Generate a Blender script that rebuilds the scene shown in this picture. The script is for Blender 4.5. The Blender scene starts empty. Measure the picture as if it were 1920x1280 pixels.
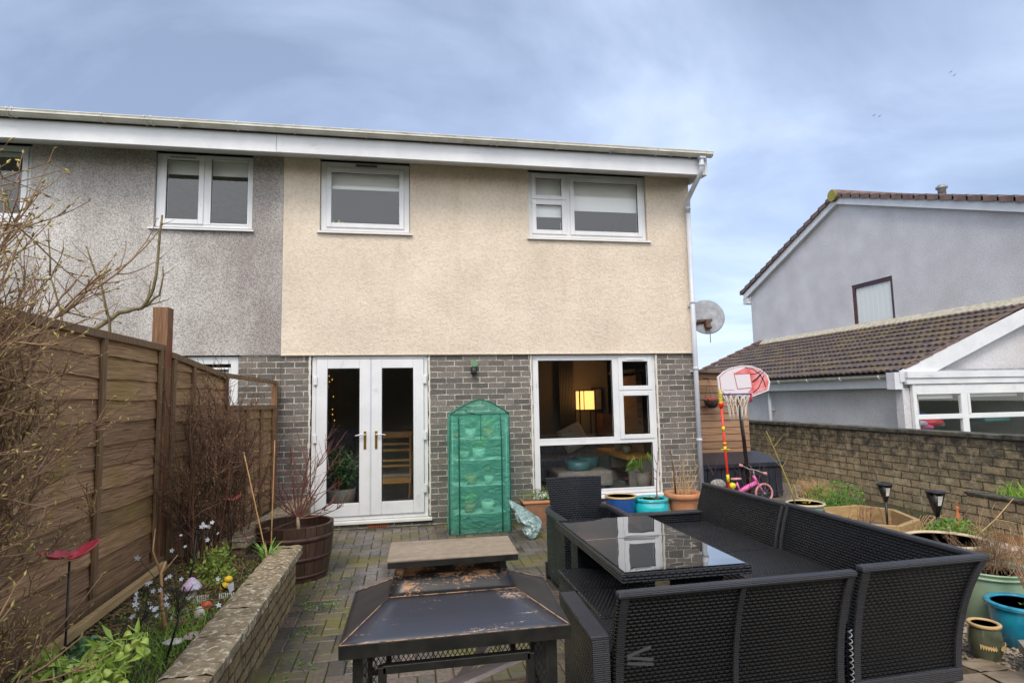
import bpy, math, random
from mathutils import Vector, Matrix, noise
R = math.radians; PI = math.pi
sc = bpy.context.scene; col = sc.collection

# ------------------------------------------------------------------ camera, world, sun, exposure
cd = bpy.data.cameras.new('camera'); cam = bpy.data.objects.new('camera', cd); col.objects.link(cam); sc.camera = cam
yaw, pitch, roll = R(10.54), R(5.5), R(-1.13)
fwd = Vector((math.sin(yaw)*math.cos(pitch), math.cos(yaw)*math.cos(pitch), math.sin(pitch)))
rt = Vector((math.cos(yaw), -math.sin(yaw), 0)); up = rt.cross(fwd)
r2 = math.cos(roll)*rt + math.sin(roll)*up; u2 = -math.sin(roll)*rt + math.cos(roll)*up
cam.matrix_world = Matrix(((r2.x, u2.x, -fwd.x, 0), (r2.y, u2.y, -fwd.y, 0), (r2.z, u2.z, -fwd.z, 1.583), (0, 0, 0, 1)))
cd.sensor_width = 36; cd.lens = 36*1100/1920; cd.clip_end = 1000; cd.clip_start = 0.02
sc.view_settings.view_transform = 'Standard'; sc.view_settings.look = 'None'
sc.view_settings.exposure = 0.42; sc.view_settings.gamma = 1

w = bpy.data.worlds.new('World'); sc.world = w; w.use_nodes = True
nt = w.node_tree; nt.nodes.clear(); N = nt.nodes.new; L = nt.links.new
SUN_EL, SUN_AZ = R(48), R(205)      # azimuth clockwise from +y: behind the camera, a little to the left
out = N('ShaderNodeOutputWorld'); add = N('ShaderNodeAddShader'); L(add.outputs[0], out.inputs[0])
sky = N('ShaderNodeTexSky'); sky.sky_type = 'NISHITA'; sky.sun_disc = False; sky.sun_elevation = SUN_EL; sky.sun_rotation = SUN_AZ
b1 = N('ShaderNodeBackground'); b1.inputs[1].default_value = 0.05; L(sky.outputs[0], b1.inputs[0]); L(b1.outputs[0], add.inputs[0])
tc = N('ShaderNodeTexCoord'); sep = N('ShaderNodeSeparateXYZ'); L(tc.outputs['Generated'], sep.inputs[0])
def mth(op, a, b=None, c=None):
    n = N('ShaderNodeMath'); n.operation = op
    for i, q in enumerate((a, b, c)):
        if q is None: continue
        if isinstance(q, (int, float)): n.inputs[i].default_value = q
        else: L(q, n.inputs[i])
    return n.outputs[0]
zz = mth('ADD', mth('MAXIMUM', sep.outputs[2], 0.0), 0.28)
cx = N('ShaderNodeCombineXYZ'); L(mth('DIVIDE', sep.outputs[0], zz), cx.inputs[0]); L(mth('DIVIDE', sep.outputs[1], zz), cx.inputs[1])
n1 = N('ShaderNodeTexNoise'); n1.inputs['Scale'].default_value = 1.25; n1.inputs['Detail'].default_value = 7; n1.inputs['Roughness'].default_value = .54; n1.inputs['Distortion'].default_value = .5
mp = N('ShaderNodeMapping'); mp.inputs['Location'].default_value = (3.1, 1.7, 0); mp.inputs['Scale'].default_value = (1, 1.25, 1); mp.inputs['Rotation'].default_value = (0, 0, .5)
L(cx.outputs[0], mp.inputs[0]); L(mp.outputs[0], n1.inputs[0])
cr = N('ShaderNodeValToRGB'); L(n1.outputs[0], cr.inputs[0])
e = cr.color_ramp.elements; e[0].position = .34; e[0].color = (.20, .245, .345, 1); e[1].position = .66; e[1].color = (.465, .53, .665, 1)
m = e.new(.5); m.color = (.31, .37, .50, 1)
# overcast brightens towards the sun side (behind the camera) and near the far horizon
back = mth('MULTIPLY_ADD', mth('MAXIMUM', mth('MULTIPLY', sep.outputs[1], -1.0), 0.0), 2.1, 1.0)
mid = mth('MULTIPLY', mth('POWER', mth('MAXIMUM', mth('ADD', mth('MULTIPLY', sep.outputs[1], .93), mth('MULTIPLY', sep.outputs[0], .32)), 0.0), 7.0), .22)
gain = mth('MULTIPLY', mth('ADD', back, mid), 0.94)
wm = N('ShaderNodeMix'); wm.data_type = 'RGBA'; L(mth('MINIMUM', mth('MAXIMUM', mth('MULTIPLY', sep.outputs[1], -2.2), 0.0), .85), wm.inputs[0]); L(cr.outputs[0], wm.inputs[6]); wm.inputs[7].default_value = (.50, .49, .47, 1)
b2 = N('ShaderNodeBackground'); L(wm.outputs[2], b2.inputs[0]); L(gain, b2.inputs[1]); L(b2.outputs[0], add.inputs[1])

sd = bpy.data.lights.new('sun', 'SUN'); sd.energy = 1.5; sd.angle = R(22); sd.color = (1, .90, .76)
so = bpy.data.objects.new('sun', sd); col.objects.link(so)
sdir = Vector((math.sin(SUN_AZ)*math.cos(SUN_EL), math.cos(SUN_AZ)*math.cos(SUN_EL), math.sin(SUN_EL)))
so.rotation_euler = (-sdir).to_track_quat('-Z', 'Y').to_euler(); so.location = (0, -5, 12)

# ------------------------------------------------------------------ materials
MATS = {}
def mat(name, c1, c2=None, scale=6.0, rough=.6, metal=0, bump=0.0, bscale=60.0, bdist=.004, stretch=(1, 1, 1), detail=5, coord='Object',
        lo=.35, hi=.65, c3=None, s3=2.0, lo3=.5, hi3=.65, rough2=None, spec=.5, coat=0, trans=0, emit=None, estr=0, st3=(1, 1, 1), bkind='noise', alpha=1):
    m = bpy.data.materials.new(name); m.use_nodes = True; t = m.node_tree; P = t.nodes['Principled BSDF']
    def n(k, **kw):
        q = t.nodes.new(k)
        for a, b in kw.items(): setattr(q, a, b)
        return q
    T = n('ShaderNodeTexCoord'); src = T.outputs[coord]
    def mapped(s):
        q = n('ShaderNodeMapping'); q.inputs['Scale'].default_value = s; t.links.new(src, q.inputs[0]); return q.outputs[0]
    P.inputs['Roughness'].default_value = rough; P.inputs['Metallic'].default_value = metal
    P.inputs['Specular IOR Level'].default_value = spec; P.inputs['Coat Weight'].default_value = coat; P.inputs['Coat Roughness'].default_value = .12
    P.inputs['Transmission Weight'].default_value = trans; P.inputs['Alpha'].default_value = alpha
    c = None; fac = None
    if c2 is None: P.inputs['Base Color'].default_value = (*c1, 1)
    else:
        q = n('ShaderNodeTexNoise'); q.inputs['Scale'].default_value = scale; q.inputs['Detail'].default_value = detail; q.inputs['Roughness'].default_value = .6
        t.links.new(mapped(stretch), q.inputs[0])
        r = n('ShaderNodeValToRGB'); r.color_ramp.elements[0].position = lo; r.color_ramp.elements[1].position = hi
        r.color_ramp.elements[0].color = (*c1, 1); r.color_ramp.elements[1].color = (*c2, 1); t.links.new(q.outputs[0], r.inputs[0]); c = r.outputs[0]; fac = q.outputs[0]
        if rough2 is not None:
            mr = n('ShaderNodeMapRange'); mr.inputs[1].default_value = lo; mr.inputs[2].default_value = hi; mr.inputs[3].default_value = rough; mr.inputs[4].default_value = rough2
            t.links.new(fac, mr.inputs[0]); t.links.new(mr.outputs[0], P.inputs['Roughness'])
    if c3 is not None:
        q = n('ShaderNodeTexNoise'); q.inputs['Scale'].default_value = s3; q.inputs['Detail'].default_value = 6; q.inputs['Roughness'].default_value = .65
        t.links.new(mapped(st3), q.inputs[0])
        mr = n('ShaderNodeMapRange'); mr.inputs[1].default_value = lo3; mr.inputs[2].default_value = hi3; t.links.new(q.outputs[0], mr.inputs[0])
        mx = n('ShaderNodeMix', data_type='RGBA'); t.links.new(mr.outputs[0], mx.inputs[0]); 
        if c is None: mx.inputs[6].default_value = (*c1, 1)
        else: t.links.new(c, mx.inputs[6])
        mx.inputs[7].default_value = (*c3, 1); c = mx.outputs[2]
    if c is not None: t.links.new(c, P.inputs['Base Color'])
    if bump:
        if bkind == 'noise': q = n('ShaderNodeTexNoise'); q.inputs['Detail'].default_value = 3
        else: q = n('ShaderNodeTexVoronoi')
        q.inputs['Scale'].default_value = bscale; t.links.new(mapped(stretch if bkind == 'noise' else (1, 1, 1)), q.inputs[0])
        bp = n('ShaderNodeBump'); bp.inputs['Strength'].default_value = bump; bp.inputs['Distance'].default_value = bdist
        t.links.new(q.outputs[0], bp.inputs['Height']); t.links.new(bp.outputs[0], P.inputs['Normal'])
    if emit: P.inputs['Emission Color'].default_value = (*emit, 1); P.inputs['Emission Strength'].default_value = estr
    MATS[name] = m; return m

def brickmat(name, ca, cb, mortar, bw=.225, rh=.075, ms=.005, stain=None, slo=.5, shi=.7, sscale=2.0, bump=.6, rough=.85, patch=.5, light=None, msmooth=.15, wob=.004):
    m = bpy.data.materials.new(name); m.use_nodes = True; t = m.node_tree; P = t.nodes['Principled BSDF']; P.inputs['Roughness'].default_value = rough
    n = t.nodes.new; l = t.links.new
    T = n('ShaderNodeTexCoord')
    # uneven joints
    wn = n('ShaderNodeTexNoise'); wn.inputs['Scale'].default_value = 14; wn.inputs['Detail'].default_value = 3; l(T.outputs['UV'], wn.inputs[0])
    ws = n('ShaderNodeVectorMath'); ws.operation = 'MULTIPLY_ADD'; l(wn.outputs[1], ws.inputs[0]); ws.inputs[1].default_value = (wob*2, wob*2, 0); l(T.outputs['UV'], ws.inputs[2])
    b = n('ShaderNodeTexBrick'); l(ws.outputs[0], b.inputs[0]); b.offset = .5
    b.inputs['Scale'].default_value = 1; b.inputs['Brick Width'].default_value = bw; b.inputs['Row Height'].default_value = rh; b.inputs['Mortar Size'].default_value = ms; b.inputs['Mortar Smooth'].default_value = msmooth
    b.inputs['Color1'].default_value = (*ca, 1); b.inputs['Color2'].default_value = (*cb, 1); b.inputs['Mortar'].default_value = (*mortar, 1)
    # mortar partly dark: mix mortar towards brick by noise
    n2 = n('ShaderNodeTexNoise'); n2.inputs['Scale'].default_value = 9; n2.inputs['Detail'].default_value = 5; l(T.outputs['UV'], n2.inputs[0])
    mr = n('ShaderNodeMapRange'); mr.inputs[1].default_value = patch-.12; mr.inputs[2].default_value = patch+.12; l(n2.outputs[0], mr.inputs[0])
    mm = n('ShaderNodeMix'); mm.data_type = 'RGBA'; l(mr.outputs[0], mm.inputs[0]); mm.inputs[6].default_value = (*[q*1.25 for q in cb], 1); mm.inputs[7].default_value = (*mortar, 1); l(mm.outputs[2], b.inputs['Mortar'])
    c = b.outputs[0]
    n3 = n('ShaderNodeTexNoise'); n3.inputs['Scale'].default_value = 55; n3.inputs['Detail'].default_value = 4; l(T.outputs['UV'], n3.inputs[0])
    v = n('ShaderNodeMix'); v.data_type = 'RGBA'; v.blend_type = 'MULTIPLY'; v.inputs[0].default_value = .75; l(c, v.inputs[6])
    rr = n('ShaderNodeValToRGB'); rr.color_ramp.elements[0].position = .3; rr.color_ramp.elements[0].color = (.5, .5, .5, 1); rr.color_ramp.elements[1].position = .7; rr.color_ramp.elements[1].color = (1.35, 1.33, 1.3, 1)
    l(n3.outputs[0], rr.inputs[0]); l(rr.outputs[0], v.inputs[7]); c = v.outputs[2]
    for cc, ss, a, z in ((light, 7, .52, .72), (stain, sscale, slo, shi)):
        top = name == 'weathered_wall_brick' and cc is stain
        if cc is None: continue
        n4 = n('ShaderNodeTexNoise'); n4.inputs['Scale'].default_value = ss; n4.inputs['Detail'].default_value = 8; n4.inputs['Roughness'].default_value = .72; l(T.outputs['UV'], n4.inputs[0])
        m4 = n('ShaderNodeMapRange'); m4.inputs[1].default_value = a; m4.inputs[2].default_value = z; src_ = n4.outputs[0]
        if top:
            sp_ = n('ShaderNodeSeparateXYZ'); l(T.outputs['UV'], sp_.inputs[0]); mt_ = n('ShaderNodeMapRange'); mt_.inputs[1].default_value = .35; mt_.inputs[2].default_value = 1.0; mt_.inputs[3].default_value = -.06; mt_.inputs[4].default_value = .16; l(sp_.outputs[1], mt_.inputs[0]); ad_ = n('ShaderNodeMath'); ad_.operation = 'ADD'; l(src_, ad_.inputs[0]); l(mt_.outputs[0], ad_.inputs[1]); src_ = ad_.outputs[0]
        l(src_, m4.inputs[0])
        x4 = n('ShaderNodeMix'); x4.data_type = 'RGBA'; l(m4.outputs[0], x4.inputs[0]); l(c, x4.inputs[6]); x4.inputs[7].default_value = (*cc, 1); c = x4.outputs[2]
    l(c, P.inputs['Base Color'])
    ma = n('ShaderNodeMath'); ma.operation = 'MULTIPLY_ADD'; l(b.outputs[1], ma.inputs[0]); ma.inputs[1].default_value = -1.0; 
    mb2 = n('ShaderNodeMath'); mb2.operation = 'MULTIPLY'; l(n3.outputs[0], mb2.inputs[0]); mb2.inputs[1].default_value = .8; l(mb2.outputs[0], ma.inputs[2])
    bp = n('ShaderNodeBump'); bp.inputs['Strength'].default_value = bump; bp.inputs['Distance'].default_value = .008; l(ma.outputs[0], bp.inputs['Height']); l(bp.outputs[0], P.inputs['Normal'])
    MATS[name] = m; return m

def weave(name, base, bw=.030, rh=.0185, vertical=False, bump=1.0):
    """synthetic rattan: flat strands woven over uprights, as an offset pillow pattern"""
    m = bpy.data.materials.new(name); m.use_nodes = True; t = m.node_tree; P = t.nodes['Principled BSDF']; n = t.nodes.new; l = t.links.new
    T = n('ShaderNodeTexCoord'); mp = n('ShaderNodeMapping'); l(T.outputs['UV'], mp.inputs[0])
    if vertical: mp.inputs['Rotation'].default_value = (0, 0, PI/2)
    b = n('ShaderNodeTexBrick'); l(mp.outputs[0], b.inputs[0]); b.offset = .5; b.inputs['Scale'].default_value = 1
    b.inputs['Brick Width'].default_value = bw; b.inputs['Row Height'].default_value = rh; b.inputs['Mortar Size'].default_value = rh*.42; b.inputs['Mortar Smooth'].default_value = 1
    b.inputs['Color1'].default_value = (*base, 1); b.inputs['Color2'].default_value = (*[q*1.35 for q in base], 1); b.inputs['Mortar'].default_value = (*[q*.45 for q in base], 1)
    nz = n('ShaderNodeTexNoise'); nz.inputs['Scale'].default_value = 3; nz.inputs['Detail'].default_value = 6; l(T.outputs['Object'], nz.inputs[0])
    mr = n('ShaderNodeMapRange'); mr.inputs[1].default_value = .3; mr.inputs[2].default_value = .7; mr.inputs[3].default_value = .20; mr.inputs[4].default_value = .42; l(nz.outputs[0], mr.inputs[0]); l(mr.outputs[0], P.inputs['Roughness'])
    l(b.outputs[0], P.inputs['Base Color'])
    ma = n('ShaderNodeMath'); ma.operation = 'MULTIPLY'; ma.inputs[1].default_value = -1; l(b.outputs[1], ma.inputs[0])
    bp = n('ShaderNodeBump'); bp.inputs['Strength'].default_value = bump; bp.inputs['Distance'].default_value = .011; l(ma.outputs[0], bp.inputs['Height']); l(bp.outputs[0], P.inputs['Normal'])
    MATS[name] = m; return m

def rendermat(name, base, dark, pebble=False, stain=None, sscale=(.8, .8, .35), slo=.5, shi=.75):
    m = bpy.data.materials.new(name); m.use_nodes = True; t = m.node_tree; P = t.nodes['Principled BSDF']; P.inputs['Roughness'].default_value = .9; P.inputs['Specular IOR Level'].default_value = .2; n = t.nodes.new; l = t.links.new
    T = n('ShaderNodeTexCoord')
    q = n('ShaderNodeTexNoise'); q.inputs['Scale'].default_value = 62 if pebble else 32; q.inputs['Detail'].default_value = 3 if pebble else 6; q.inputs['Roughness'].default_value = .6 if pebble else .74; l(T.outputs['Object'], q.inputs[0])
    r = n('ShaderNodeValToRGB'); e = r.color_ramp.elements; e[0].position = .36 if pebble else .38; e[0].color = (*dark, 1); e[1].position = .6 if pebble else .56; e[1].color = (*base, 1); l(q.outputs[0], r.inputs[0]); c = r.outputs[0]
    n2 = n('ShaderNodeTexNoise'); n2.inputs['Scale'].default_value = 1.3; n2.inputs['Detail'].default_value = 6; l(T.outputs['Object'], n2.inputs[0])
    r2_ = n('ShaderNodeValToRGB'); e = r2_.color_ramp.elements; e[0].position = .3; e[0].color = (.86, .85, .84, 1); e[1].position = .7; e[1].color = (1.06, 1.06, 1.06, 1); l(n2.outputs[0], r2_.inputs[0])
    v = n('ShaderNodeMix'); v.data_type = 'RGBA'; v.blend_type = 'MULTIPLY'; v.inputs[0].default_value = 1; l(c, v.inputs[6]); l(r2_.outputs[0], v.inputs[7]); c = v.outputs[2]
    if stain:
        mp = n('ShaderNodeMapping'); mp.inputs['Scale'].default_value = sscale; mp.inputs['Location'].default_value = (1.7, 0, .3); l(T.outputs['Object'], mp.inputs[0])
        n4 = n('ShaderNodeTexNoise'); n4.inputs['Scale'].default_value = 1; n4.inputs['Detail'].default_value = 7; n4.inputs['Roughness'].default_value = .6; l(mp.outputs[0], n4.inputs[0])
        sp = n('ShaderNodeSeparateXYZ'); l(T.outputs['Object'], sp.inputs[0])
        # run-off grime gathers next to the party line (x = -1.5)
        g = n('ShaderNodeMapRange'); l(sp.outputs[0], g.inputs[0]); g.inputs[1].default_value = -3.4; g.inputs[2].default_value = -1.5; g.inputs[3].default_value = 0; g.inputs[4].default_value = .33
        s = n('ShaderNodeMath'); s.operation = 'ADD'; l(n4.outputs[0], s.inputs[0]); l(g.outputs[0], s.inputs[1])
        m4 = n('ShaderNodeMapRange'); m4.inputs[1].default_value = slo; m4.inputs[2].default_value = shi; m4.inputs[4].default_value = .85; l(s.outputs[0], m4.inputs[0])
        x4 = n('ShaderNodeMix'); x4.data_type = 'RGBA'; x4.blend_type = 'MULTIPLY'; l(m4.outputs[0], x4.inputs[0]); l(c, x4.inputs[6]); x4.inputs[7].default_value = (*stain, 1); c = x4.outputs[2]
    l(c, P.inputs['Base Color'])
    bp = n('ShaderNodeBump'); bp.inputs['Strength'].default_value = 1; bp.inputs['Distance'].default_value = (.022 if 'lilac' not in name else .014) if not pebble else .014; l(q.outputs[0], bp.inputs['Height']); l(bp.outputs[0], P.inputs['Normal'])
    MATS[name] = m; return m

def glassmat(name, tint=(.97, .98, .97), refl=1.0, rough=0.0, base=.04):
    m = bpy.data.materials.new(name); m.use_nodes = True; t = m.node_tree; t.nodes.clear(); n = t.nodes.new; l = t.links.new
    o = n('ShaderNodeOutputMaterial'); mx = n('ShaderNodeMixShader'); tr = n('ShaderNodeBsdfTransparent'); tr.inputs[0].default_value = (*tint, 1)
    g = n('ShaderNodeBsdfGlossy'); g.inputs['Roughness'].default_value = rough; g.inputs[0].default_value = (refl, refl, refl, 1)
    lw = n('ShaderNodeFresnel'); gi_ = n('ShaderNodeNewGeometry'); io_ = n('ShaderNodeMapRange'); io_.inputs[3].default_value = 1.75; io_.inputs[4].default_value = 1/1.75; l(gi_.outputs['Backfacing'], io_.inputs[0]); l(io_.outputs[0], lw.inputs[0])
    l(lw.outputs[0], mx.inputs[0]); l(tr.outputs[0], mx.inputs[1]); l(g.outputs[0], mx.inputs[2]); l(mx.outputs[0], o.inputs[0]); MATS[name] = m; return m

def wood(name, a, b, algae=None, alo=.5, ahi=.7, rough=.75, gs=(2.5, 70, 1), knot=True):
    m = bpy.data.materials.new(name); m.use_nodes = True; t = m.node_tree; P = t.nodes['Principled BSDF']; P.inputs['Roughness'].default_value = rough; n = t.nodes.new; l = t.links.new
    T = n('ShaderNodeTexCoord'); mp = n('ShaderNodeMapping'); mp.inputs['Scale'].default_value = gs; l(T.outputs['UV'], mp.inputs[0])
    q = n('ShaderNodeTexNoise'); q.inputs['Scale'].default_value = 1.6; q.inputs['Detail'].default_value = 6; q.inputs['Distortion'].default_value = .8; l(mp.outputs[0], q.inputs[0])
    r = n('ShaderNodeValToRGB'); e = r.color_ramp.elements; e[0].position = .3; e[0].color = (*a, 1); e[1].position = .72; e[1].color = (*b, 1); l(q.outputs[0], r.inputs[0]); c = r.outputs[0]
    gi = n('ShaderNodeNewGeometry'); rr = n('ShaderNodeMapRange'); rr.inputs[3].default_value = .68; rr.inputs[4].default_value = 1.25; l(gi.outputs['Random Per Island'], rr.inputs[0])
    v = n('ShaderNodeVectorMath'); v.operation = 'SCALE'; l(c, v.inputs[0]); l(rr.outputs[0], v.inputs['Scale']); c = v.outputs[0]
    if algae:
        n4 = n('ShaderNodeTexNoise'); n4.inputs['Scale'].default_value = 1.9; n4.inputs['Detail'].default_value = 7; n4.inputs['Roughness'].default_value = .65; l(T.outputs['UV'], n4.inputs[0])
        m4 = n('ShaderNodeMapRange'); m4.inputs[1].default_value = alo; m4.inputs[2].default_value = ahi; m4.inputs[4].default_value = .75; l(n4.outputs[0], m4.inputs[0])
        x4 = n('ShaderNodeMix'); x4.data_type = 'RGBA'; l(m4.outputs[0], x4.inputs[0]); l(c, x4.inputs[6]); x4.inputs[7].default_value = (*algae, 1); c = x4.outputs[2]
    l(c, P.inputs['Base Color'])
    bp = n('ShaderNodeBump'); bp.inputs['Strength'].default_value = .5; bp.inputs['Distance'].default_value = .004; l(q.outputs[0], bp.inputs['Height']); l(bp.outputs[0], P.inputs['Normal'])
    MATS[name] = m; return m

upvc = mat('white_upvc', (.68, .69, .72), (.76, .76, .78), scale=3, rough=.32, c3=(.55, .54, .50), s3=5, lo3=.60, hi3=.8)
fasc = mat('fascia_board', (.62, .63, .67), (.72, .73, .76), scale=2.5, rough=.45, c3=(.38, .37, .33), s3=6, lo3=.6, hi3=.82, st3=(.6, 1, 3))
soff = mat('soffit_board', (.52, .52, .52), (.62, .62, .62), scale=3, rough=.5)
gutm = mat('gutter_plastic', (.52, .50, .44), (.66, .65, .60), scale=5, rough=.4, c3=(.26, .22, .17), s3=9, lo3=.56, hi3=.78, st3=(.5, 1, 2))
pipem = mat('downpipe_plastic', (.50, .53, .60), (.58, .60, .66), scale=4, rough=.35)
seal = mat('sealant', (.66, .63, .56), rough=.7, bump=.6, bscale=30, bdist=.01)
cream = rendermat('cream_render', (.85, .74, .62), (.74, .625, .505), stain=(.80, .73, .66), sscale=(1.8, 1.8, .45), slo=.86, shi=1.2)
grey = rendermat('grey_pebbledash', (.88, .86, .84), (.46, .435, .425), pebble=True, stain=(.40, .365, .36), slo=.56, shi=.90)
neib = rendermat('lilac_render', (.68, .67, .70), (.55, .54, .57))
dbrick = brickmat('dark_brick', (.10, .092, .085), (.21, .185, .165), (.60, .57, .51), patch=.49, ms=.0055, wob=.006, stain=(.19, .18, .13), sscale=3, slo=.66, shi=.9)
gwall = brickmat('weathered_wall_brick', (.40, .31, .185), (.26, .21, .13), (.06, .052, .035), bw=.29, rh=.1, ms=.008, patch=.3, stain=(.035, .034, .03), sscale=6.5, slo=.44, shi=.72, light=(.60, .53, .37), wob=.012, bump=1)
pwall = brickmat('planter_brick', (.36, .26, .13), (.24, .17, .09), (.07, .055, .03), bw=.22, rh=.075, ms=.009, patch=.25, stain=(.05, .05, .02), sscale=5, slo=.5, shi=.7, light=(.34, .27, .15), wob=.016, bump=1)
copem = mat('coping_stone', (.17, .125, .07), (.36, .28, .17), scale=9, rough=.8, bump=1, bscale=35, bdist=.012, c3=(.62, .56, .42), s3=26, lo3=.52, hi3=.62)
redb = brickmat('red_brick', (.22, .07, .045), (.16, .05, .035), (.3, .27, .22))
glass = glassmat('window_glass')
tglass = mat('table_glass', (.012, .013, .015), rough=.02, spec=.9, coat=1.0)
MATS['table_glass'].node_tree.nodes['Principled BSDF'].inputs['Coat Roughness'].default_value = .01
ratt = weave('black_rattan', (.013, .0145, .020))
rattd = weave('black_rattan_outer', (.007, .0072, .008))
rattf = weave('rattan_edge_binding', (.036, .037, .045), bw=.2, rh=.009, bump=.35)
rattc = weave('rattan_seat_weave', (.020, .021, .026), bw=.026, rh=.024)
blackm = mat('black_metal', (.012, .012, .013), (.03, .027, .025), scale=14, rough=.35, metal=.2, bump=.2, bscale=80)
rustm = mat('hood_painted_steel', (.030, .031, .038), (.05, .05, .058), scale=5, rough=.24, metal=.2, c3=(.60, .42, .28), s3=70, lo3=.61, hi3=.67, st3=(.28, 1.0, 1.0), bump=.12, bscale=50)
rust2 = mat('hood_burnt_steel', (.02, .02, .022), (.07, .05, .035), scale=8, rough=.38, metal=.2, c3=(.50, .25, .12), s3=9, lo3=.52, hi3=.66, st3=(.6, 2, 2), bump=.3, bscale=60)
def worn(name, base, rust, streak, lo, rough):
    m = bpy.data.materials.new(name); m.use_nodes = True; t = m.node_tree; P = t.nodes['Principled BSDF']; n = t.nodes.new; l = t.links.new; P.inputs['Metallic'].default_value = .15
    T = n('ShaderNodeTexCoord')
    def nz(sc_, det, st):
        mp = n('ShaderNodeMapping'); mp.inputs['Scale'].default_value = st; l(T.outputs['Object'], mp.inputs[0]); q = n('ShaderNodeTexNoise'); q.inputs['Scale'].default_value = sc_; q.inputs['Detail'].default_value = det; q.inputs['Roughness'].default_value = .7; l(mp.outputs[0], q.inputs[0]); return q.outputs[0]
    a = nz(3.2, 3, streak); b = nz(170, 3, (.45, 1, 1)); c = nz(26, 4, (.3, 1.6, 1))
    def mm(op, x, y):
        q = n('ShaderNodeMath'); q.operation = op
        for i, v in enumerate((x, y)):
            if isinstance(v, float): q.inputs[i].default_value = v
            else: l(v, q.inputs[i])
        return q.outputs[0]
    f = mm('ADD', mm('ADD', mm('MULTIPLY', a, 1.25), mm('MULTIPLY', b, .55)), mm('MULTIPLY', c, .5))
    mr = n('ShaderNodeMapRange'); mr.inputs[1].default_value = lo; mr.inputs[2].default_value = lo+.10; l(f, mr.inputs[0])
    x = n('ShaderNodeMix'); x.data_type = 'RGBA'; l(mr.outputs[0], x.inputs[0]); x.inputs[6].default_value = (*base, 1); x.inputs[7].default_value = (*rust, 1); l(x.outputs[2], P.inputs['Base Color'])
    r_ = n('ShaderNodeMapRange'); r_.inputs[3].default_value = rough; r_.inputs[4].default_value = .6; l(mr.outputs[0], r_.inputs[0]); l(r_.outputs[0], P.inputs['Roughness'])
    bp = n('ShaderNodeBump'); bp.inputs['Strength'].default_value = .25; bp.inputs['Distance'].default_value = .004; l(c, bp.inputs['Height']); l(bp.outputs[0], P.inputs['Normal']); return m
rustm = worn('hood_painted_steel', (.06, .063, .078), (.60, .43, .29), (.5, 2.4, 1), 1.205, .30)  # base lightened and blued to imitate sky reflected on the hood's front slope
rust2 = worn('hood_burnt_steel', (.022, .021, .022), (.48, .26, .14), (.8, 2.0, 1.5), 1.17, .34)
edgem = mat('worn_edge', (.40, .25, .15), (.08, .06, .05), scale=30, rough=.6, lo=.45, hi=.6)
capm = mat('cap_rusted_steel', (.25, .185, .13), (.36, .28, .20), scale=30, rough=.3, c3=(.15, .10, .07), s3=6, lo3=.5, hi3=.75, st3=(.5, 3, 1), bump=.3, bscale=120, bdist=.002, metal=.1)
fwood = wood('fence_wood', (.115, .058, .03), (.48, .285, .15), algae=(.28, .20, .035), alo=.50, ahi=.76)
fwood2 = wood('fence_frame_wood', (.14, .08, .038), (.32, .20, .105), algae=(.16, .13, .04), alo=.58, ahi=.8, gs=(60, 2.5, 1))
postw = wood('post_wood', (.13, .055, .028), (.34, .18, .085), algae=(.20, .045, .02), alo=.55, ahi=.6, gs=(50, 2.5, 1))
shedw = wood('shed_wood', (.26, .135, .075), (.46, .28, .17), algae=(.36, .27, .04), alo=.62, ahi=.8, gs=(2, 50, 1))
hexw = wood('planter_timber', (.36, .22, .09), (.64, .45, .22), algae=(.20, .2, .08), alo=.6, ahi=.8, gs=(3, 50, 1))
barw = wood('barrel_staves', (.032, .018, .012), (.085, .045, .028), algae=(.05, .045, .02), alo=.6, ahi=.8, gs=(50, 3, 1), rough=.45)
chairw = wood('oak_wood', (.52, .27, .07), (.66, .38, .12), gs=(40, 3, 1), rough=.4)
cane = mat('cane', (.38, .19, .08), (.52, .32, .15), scale=20, rough=.6)
soil = mat('bed_soil', (.022, .016, .010), (.075, .05, .028), scale=16, rough=.95, bump=1, bscale=28, bdist=.03, c3=(.05, .07, .015), s3=5, lo3=.52, hi3=.7)
lawn = mat('far_ground', (.05, .07, .03), (.09, .10, .05), scale=3, rough=.95)
twig1 = mat('tan_twig', (.16, .085, .05), (.40, .25, .15), scale=10, rough=.8)
bud = mat('yellow_bud', (.30, .19, .09), (.50, .42, .12), scale=14, rough=.6)
twig2 = mat('dark_twig', (.05, .025, .016), (.20, .10, .055), scale=7, rough=.8)
twigr = mat('red_twig', (.16, .035, .03), (.24, .13, .10), scale=4, rough=.6)
twigs_ = mat('straw_stem', (.42, .26, .11), (.60, .42, .22), scale=12, rough=.7)
twigg = mat('green_brown_branch', (.10, .075, .035), (.22, .17, .08), scale=8, rough=.8)
leafg = mat('leaf_green', (.06, .16, .02), (.17, .32, .04), scale=11, rough=.5)
leafy = mat('leaf_lime', (.34, .47, .05), (.58, .68, .20), scale=14, rough=.5)
leafd = mat('leaf_dark', (.015, .05, .012), (.05, .13, .03), scale=9, rough=.35)
leafb = mat('leaf_grey_green', (.10, .20, .07), (.20, .34, .16), scale=14, rough=.6)
moss = mat('mossy_ground_cover', (.08, .10, .02), (.27, .30, .05), scale=12, rough=.9)
grassm = mat('grass_blade', (.14, .34, .03), (.34, .54, .07), scale=8, rough=.5)
petal = mat('grey_metal_petal', (.50, .52, .57), (.72, .73, .75), scale=15, rough=.4)
redm = mat('red_enamel', (.72, .05, .09), (.82, .12, .16), scale=9, rough=.3)
terra = mat('terracotta', (.46, .19, .09), (.58, .27, .14), scale=5, rough=.75, c3=(.60, .42, .30), s3=7, lo3=.6, hi3=.8, bump=.2, bscale=70)
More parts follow.
